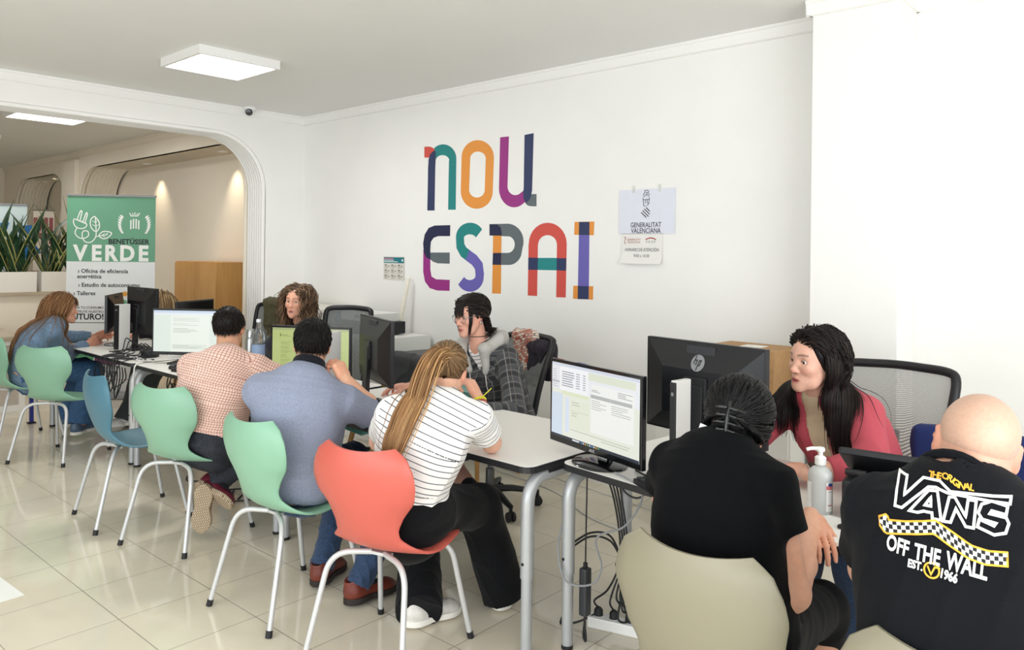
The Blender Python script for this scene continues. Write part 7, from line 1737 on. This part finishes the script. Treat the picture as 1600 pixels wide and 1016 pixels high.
def strip_pt(kx, z=.080):
    a = math.atan2(.07, .23); x = -.145+.068*kx; return (-1.76+x*math.cos(a), 2.70+x*math.sin(a), z)
tie_ = (-1.76, 2.62, .30)
rs2 = random.Random(3)
for kx in range(4):
    p = strip_pt(kx); lab = ['black power lead from the leftmost plug of the strip', 'black power lead from the second plug of the strip', 'black power lead from the third plug of the strip', 'black power lead from the plug beside the red switch'][kx]
    loop = [p, (p[0], p[1]-.03, .12), (tie_[0]+(kx-1.5)*.035, 2.60-.02*kx, .20), (tie_[0]+(kx-1.5)*.010, 2.62, .30), (tie_[0]+(kx-1.5)*.012, 2.63, .42), (tie_[0]-.03+(kx-1.5)*.015, 2.62, .60), (tie_[0]-.06+(kx-1.5)*.03, 2.60, .705)]
    cable(lab, loop, .0042, cabk)
for i in range(4):
    a = rs2.uniform(-.08, .08); cable('slack black lead looped below the tie under the near table', [(tie_[0], tie_[1], .31), (tie_[0]+.05+a*.4, 2.60, .24), (tie_[0]+.085+a*.3, 2.58, .13+.02*i), (tie_[0]+.05+a, 2.59, .10+.02*i), (tie_[0]+.012, 2.60, .20), (tie_[0], 2.615, .31)], .0042, cabk, group='slack leads under the near table')
    if i < 2: cable('slack black lead arched to the table leg above the tie', [(tie_[0], tie_[1], .33), (tie_[0]-.03, 2.58, .41+.02*i), (tie_[0]-.10, 2.54, .42+.015*i), (tie_[0]-.16, 2.48, .37+.015*i)], .0042, cabk, group='leads arched to the leg')
o = MB().tube(ringpts(V3(*tie_)+V3(0, 0, .01), V3(0, 0, 1), .022), .006, 8).build('cable_tie', rubber); tag(o, 'black wrap holding the bundle of leads above the power strip', 'cable tie')
t = empty('power_adapter', 'long dark power adapter hanging from its lead by the near table leg', 'adapter', (-1.842, 2.485, .125)); MB().box((0, 0, .095), (.036, .040, .19), bev=.008).build('case', mat('adapter_grey', '36383c', rough=.5), t)
MB().tube([(0, 0, .185), (0, 0, .21)], .009, 8).build('strain_relief', rubber, t); MB().tube(spline([(0, 0, .0), (0, 0, -.04), (.006, 0, -.10), (-.006, 0, -.085), (0, 0, -.03)], 6), .005, 8).build('tail_lead', cabk, t)
cable('thin black lead holding the hanging power adapter', [(-1.842, 2.485, .325), (-1.842, 2.487, .5), (-1.842, 2.49, .712)], .0032, cabk)
cable('grey cable curling round the near table leg', [(-1.70, 2.60, .70), (-1.64, 2.58, .62), (-1.70, 2.55, .50), (-1.80, 2.50, .44), (-1.76, 2.48, .34), (-1.78, 2.44, .28), (-1.86, 2.38, .29), (-1.915, 2.40, .40), (-1.90, 2.42, .52)], .0042, cabg)
cable('black cable drooping under the near table edge', [(-1.78, 2.60, .705), (-1.74, 2.60, .62), (-1.68, 2.62, .60), (-1.64, 2.66, .66), (-1.64, 2.68, .705)], .0042, cabk)
cable('black lead trailing from the power strip along the floor to the left', [strip_pt(0, .06), (-1.96, 2.60, .02), (-2.02, 2.56, .006), (-2.06, 2.62, .006)], .0045, cabk)
cable('long white cable lying across the floor behind the near table', [(-1.5, 3.75, .005), (-2.1, 3.65, .005), (-2.7, 3.70, .005), (-3.2, 3.95, .005), (-3.9, 4.05, .005)], .005, cabw)
cable('thin white cable along the foot of the wall', [(-1.7, 4.0, .005), (-2.3, 4.05, .005), (-3.0, 4.15, .005), (-3.5, 4.2, .005)], .004, cabw)
for i, (pts, lab) in enumerate([([(-1.62, 2.50, .746), (-1.50, 2.44, .75), (-1.36, 2.46, .746), (-1.22, 2.40, .746)], 'thick black cable behind the front monitor'), ([(-1.58, 2.56, .746), (-1.44, 2.52, .80), (-1.30, 2.50, .76), (-1.18, 2.46, .746)], 'raised black cable loop beside the keyboard'), ([(-1.66, 2.42, .745), (-1.48, 2.34, .746), (-1.34, 2.22, .768), (-1.20, 2.2, .745)], 'grey cable crossing the near keyboard')]): cable(lab, pts, .0042, cabg if i == 2 else cabk)
# tangle at the far tables
for i in range(9):
    x = -6.30+.05*i; cable('black cable in the tangle hanging off the far table edge', [(x+rs2.uniform(-.1, .1), 2.45, .746), (x, 2.30, .75), (x-.03, 2.235, .70+rs2.uniform(0, .03)), (x+rs2.uniform(-.1, .1), 2.225, .58-rs2.uniform(0, .12)), (x+.10, 2.235, .62), (x+.05, 2.25, .70)], .0045, cabk, group='tangled leads at the far table')
for i in range(6):
    x = -6.55+.07*i; cable('black lead curled among the far monitors', [(x, 2.62, .746), (x+.08, 2.50, .80+rs2.uniform(0, .05)), (x+.15+rs2.uniform(-.05, .05), 2.44, .76), (x+.05, 2.38, .748)], .0042, cabk, group='leads among the far monitors')
for i, pts in enumerate([[(-6.30, 2.45, .746), (-6.12, 2.36, .75), (-5.95, 2.40, .746), (-5.75, 2.34, .748), (-5.66, 2.245, .73), (-5.655, 2.235, .55), (-5.70, 2.24, .40), (-5.62, 2.23, .30), (-5.66, 2.24, .48)], [(-6.15, 2.48, .746), (-5.98, 2.38, .748), (-5.80, 2.42, .746)], [(-6.05, 2.42, .746), (-5.90, 2.34, .748), (-5.72, 2.40, .748)]]): cable(['white cable running over the far edge and down the table legs', 'white cable looping before the round black hub', 'short white cable beside the round black hub'][i], pts, .0055, cabw)
for i in range(7): cable('black lead knotted under the table near the checked shirt man', [(-5.55+.06*i, 2.45, .70), (-5.52+.05*i, 2.38+rs2.uniform(-.05, .05), .58), (-5.40+rs2.uniform(-.1, .1), 2.40, .52), (-5.48+.04*i, 2.42, .62)], .0045, cabk, group='leads knotted under the table')
for i in range(3): cable('black lead looping on the floor under the middle tables', [(-5.3+.3*i, 2.5, .006), (-5.1+.3*i, 2.38, .006), (-4.95+.28*i, 2.55, .006), (-4.8+.3*i, 2.42, .006)], .0045, cabk, group='floor leads under the middle tables')
t = empty('power_adapter', 'black power brick on the floor between the jeans and the coral chair', 'adapter', (-3.45, 2.62, 0), .6); MB().box((0, 0, .028), (.16, .07, .05), bev=.008).build('case', blk, t); MB().tube([(.08, 0, .03), (.11, 0, .02)], .006, 8).build('strain_relief', rubber, t)
cable('black lead hanging behind the polo shirt man down to the floor', [(-3.62, 2.36, .735), (-3.60, 2.22, .72), (-3.58, 2.235, .5), (-3.52, 2.4, .15), (-3.47, 2.58, .03)], .004, cabk)
# ---------------------------------------------------------------- things along the wall
t = empty('side_table', 'low table with wooden legs carrying the black printer by the wall', 'side table', (-4.18, 3.90, 0))
MB().prism(rrect(1.15, .50, .05), .595, .625).build('tabletop', mat('teal_laminate', '6fa39a', rough=.4), t)
for sx in (-1, 1):
    for sy in (-1, 1): MB().tube([(sx*.50, sy*.19, .595), (sx*.53, sy*.21, 0)], [.022, .015], 10).build('leg', oak, t)
t = empty('printer', 'black printer on the low table behind the ponytail', 'printer', (-4.36, 3.86, .625), math.radians(-8))
MB().box((0, 0, .085), (.44, .34, .17), bev=.02).build('body', mat('printer_black', '1b1c1f', rough=.4), t); MB().box((0, -.19, .05), (.32, .10, .012), bev=.004).build('paper_tray', blk, t); MB().box((0, .02, .178), (.40, .28, .018), bev=.008).build('scanner_lid', blk, t); MB().box((-.12, -.173, .12), (.10, .006, .03)).build('control_panel', mat('panel_dark', '2b2c30'), t)
def teal_chair(label, c, rz):
    t = empty('wooden_leg_chair', label, 'chair', (c[0], c[1], 0), rz); shell_mesh(.82, .215, .16, .22).build('shell', mat('plastic_teal', '5f9a93', rough=.4), t, angle=70)
    for sx in (-1, 1):
        for sy in (-1, 1): MB().tube([(sx*.13, sy*.12, .425), (sx*.20, sy*.21, 0)], [.018, .012], 10).build('leg', oak, t)
    MB().box((0, 0, .418), (.30, .28, .016)).build('seat_bracket', rubber, t); return t
teal_chair('pale teal chair with wooden legs and a grey jacket, behind the middle tables', (-4.02, 3.16), math.radians(172))
def drape(name, label, cat, c, rz, w, h, d, m, seed):
    R_ = np.array([[math.cos(rz), -math.sin(rz), 0], [math.sin(rz), math.cos(rz), 0], [0, 0, 1]]); o = np.array(c)
    P = xf([rbox((0, -d, -h*.42), (w*.5, .016, h*.48), .014, k=.04), rbox((0, d, -h*.36), (w*.47, .016, h*.42), .014, k=.04), cap((-w*.44, 0, .0), (w*.44, 0, 0), d+.016, d+.016, k=.03), cap((-w*.5, -d*.8, -.02), (-w*.55, -d*1.3, -h*.7), .035, .028, k=.04), cap((w*.5, -d*.8, -.02), (w*.53, -d*1.2, -h*.75), .035, .028, k=.04)], o, R_)
    V, Q = net(SDF(P, folds(seed, .014, 13, (1.6, 1.6, .5))), .007); o_ = mesh_np(name, V, Q, m); tag(o_, label, cat); return o_
drape('jacket', 'dark grey jacket hung over the pale teal chair back', 'jacket', (-4.0, 3.39, .835), math.radians(172), .40, .50, .035, fabric('jacket_grey', '3b3d3f'), 5)
office_chair('black office chair wearing an olive jacket beyond the checked shirt man', (-6.15, 3.42, 0), math.radians(190), seatcol='26272b', w=.44, zt=1.08, zb=.60, by=-.2, lean=.08, netting=('netting_dark', '55595b', .6))
drape('jacket', 'olive jacket over a chair back beyond the checked shirt man', 'jacket', (-6.10, 3.70, 1.10), math.radians(190), .46, .45, .035, fabric('jacket_olive', '55503a'), 8)
# checked scarf and spare jacket on the black framed chair
pm = None
def scarf_mat():
    m, nt, b_ = node_mat('scarf_check'); N = nt.nodes.new; L = nt.links.new; tc = N('ShaderNodeTexCoord'); mp = N('ShaderNodeMapping'); mp.inputs['Rotation'].default_value = (.2, .3, .1); v = N('ShaderNodeTexBrick'); v.offset = .5; v.inputs['Scale'].default_value = 36; v.inputs['Mortar Size'].default_value = .05; v.inputs['Brick Width'].default_value = .9; v.inputs['Row Height'].default_value = .6
    v.inputs['Color1'].default_value = srgb('b8482f'); v.inputs['Color2'].default_value = srgb('e9e2d2'); v.inputs['Mortar'].default_value = srgb('3f5a58'); sw_ = N('ShaderNodeSeparateXYZ'); cb = N('ShaderNodeCombineXYZ'); L(tc.outputs['Object'], mp.inputs[0]); L(mp.outputs[0], sw_.inputs[0]); L(sw_.outputs[0], cb.inputs[0]); L(sw_.outputs[2], cb.inputs[1]); L(cb.outputs[0], v.inputs[0]); L(v.outputs[0], b_.inputs['Base Color']); b_.inputs['Roughness'].default_value = .9; return m
drape('scarf', 'red white and teal checked scarf hung on the black framed chair', 'scarf', (-3.30, 3.765, 1.035), math.radians(174), .15, .36, .030, scarf_mat(), 15)
drape('jacket', 'folded dark plaid jacket hanging behind the checked scarf', 'jacket', (-3.17, 3.76, .975), math.radians(174), .16, .24, .034, fabric('jacket_wine', '2f2a33', noise=.3, nscale=60), 25)
t = empty('storage_cabinet', 'low white cabinet under the cardboard box by the column', 'cabinet', (-1.98, 4.08, 0)); MB().box((0, 0, .36), (.80, .42, .72)).build('body', mat('cabinet_white', 'e9e8e4'), t)
for sx in (-1, 1): MB().box((sx*.198, -.216, .37), (.385, .014, .66), bev=.003).build('door', mat('cabinet_white', 'e9e8e4'), t)
t = empty('cardboard_box', 'brown cardboard box behind the pink blazer woman, black capitals on its lid', 'box', (-1.86, 4.0, .72)); kraft = mat('kraft_card', 'b78f63', rough=.85, noise=.08, nscale=30)
MB().box((0, 0, .175), (.40, .32, .35), bev=.003).build('body', kraft, t); MB().box((0, 0, .352), (.408, .328, .012), bev=.002).box((0, -.163, .305), (.408, .004, .10)).build('lid', kraft, t); f = Flat(); f.text('STEIN', 0, 0, .058, '2a2320', bold=.03); f.onto('print', vcol_mat('label_ink', rough=.6), t, lambda u, v, hh: (u+.06, -.1655-hh, .300+v))
MB().box((.02, 0, .3595), (.12, .10, .002)).build('tape', mat('paper_white', 'f4f4f0'), t)
t = empty('padded_chair', 'navy padded chair back half hidden by the bald head', 'chair', (-.62, 3.02, 0), math.radians(178)); nv = fabric('navy_cloth', '223062')
V, Q = net(SDF([rbox((0, -.24, .70), (.24, .035, .23), .03, k=.03), ell((0, -.245, .86), (.235, .035, .08), k=.04)]), .008); mesh_np('backrest', V, Q, nv, t); MB().prism(rrect(.48, .46, .08), .41, .47).build('seat', nv, t)
for sx in (-1, 1):
    for sy in (-1, 1): MB().tube([(sx*.20, sy*.19, .42), (sx*.22, sy*.22, 0)], .012, 10).build('leg', blackp, t)
    MB().tube([(sx*.18, -.20, .44), (sx*.18, -.262, .60)], .012, 10).build('back_post', blackp, t)
t = empty('laptop', 'open laptop with a lilac screen at the right edge', 'laptop', (-.10, 2.42, .74), math.radians(10)); MB().box((0, 0, .009), (.33, .23, .018), bev=.004).build('base', blk, t)
R_ = Matrix.Rotation(math.radians(-12), 4, 'X'); R_.translation = Vector((0, .13, .118)); lid = MB().box((0, 0, 0), (.33, .008, .215), bev=.003, M=R_).build('lid', blk, t); MB().box((0, -.0048, 0), (.31, .001, .19), M=R_).build('screen', mat('laptop_screen', 'a9b3e6', rough=.3, emit=.7), lid); MB().box((0, .0, .0185), (.28, .10, .002)).build('keys', rubber, t)
# ---------------------------------------------------------------- camera, daylight, colour management
cam = bpy.data.cameras.new('camera'); co = bpy.data.objects.new('camera', cam); COL.objects.link(co)
cam.sensor_fit = 'HORIZONTAL'; cam.sensor_width = 36; cam.lens = 36*FPX/1600; cam.shift_y = -(508-PY0)/1600; cam.shift_x = 0; cam.clip_start = .05
co.matrix_world = Matrix(((CAM[0][0], -CAM[1][0], -CAM[2][0], 0), (CAM[0][1], -CAM[1][1], -CAM[2][1], 0), (CAM[0][2], -CAM[1][2], -CAM[2][2], EYE), (0, 0, 0, 1)))
SC.camera = co
w = bpy.data.worlds.new('sky'); SC.world = w; w.use_nodes = True
nt = w.node_tree; bg = nt.nodes['Background']; bg.inputs[0].default_value = (.86, .93, 1, 1); bg.inputs[1].default_value = .6
def area(name, loc, rot, sx, sy, e, col):
    l = bpy.data.lights.new(name, 'AREA'); l.shape = 'RECTANGLE'; l.size = sx; l.size_y = sy; l.energy = e; l.color = col
    o = bpy.data.objects.new(name, l); COL.objects.link(o); o.location = loc; o.rotation_euler = rot
area('daylight_front', (-1.2, YF-.14, 1.45), (math.radians(90), 0, 0), 7.0, 2.1, 165, (.93, .97, 1))
area('daylight_side', (XR+.14, .1, 1.55), (math.radians(90), 0, math.radians(90)), 4.4, 2.1, 165, (.93, .97, 1))
vs = SC.view_settings; vs.view_transform = 'Standard'; vs.look = 'None'; vs.gamma = 1; vs.use_curve_mapping = False; vs.exposure = 0.18
SC.cycles.max_bounces = 8; SC.cycles.diffuse_bounces = 5; SC.cycles.glossy_bounces = 4; SC.cycles.transmission_bounces = 6; SC.cycles.transparent_max_bounces = 8
SC.cycles.caustics_reflective = False; SC.cycles.caustics_refractive = False; SC.cycles.sample_clamp_indirect = 6.0
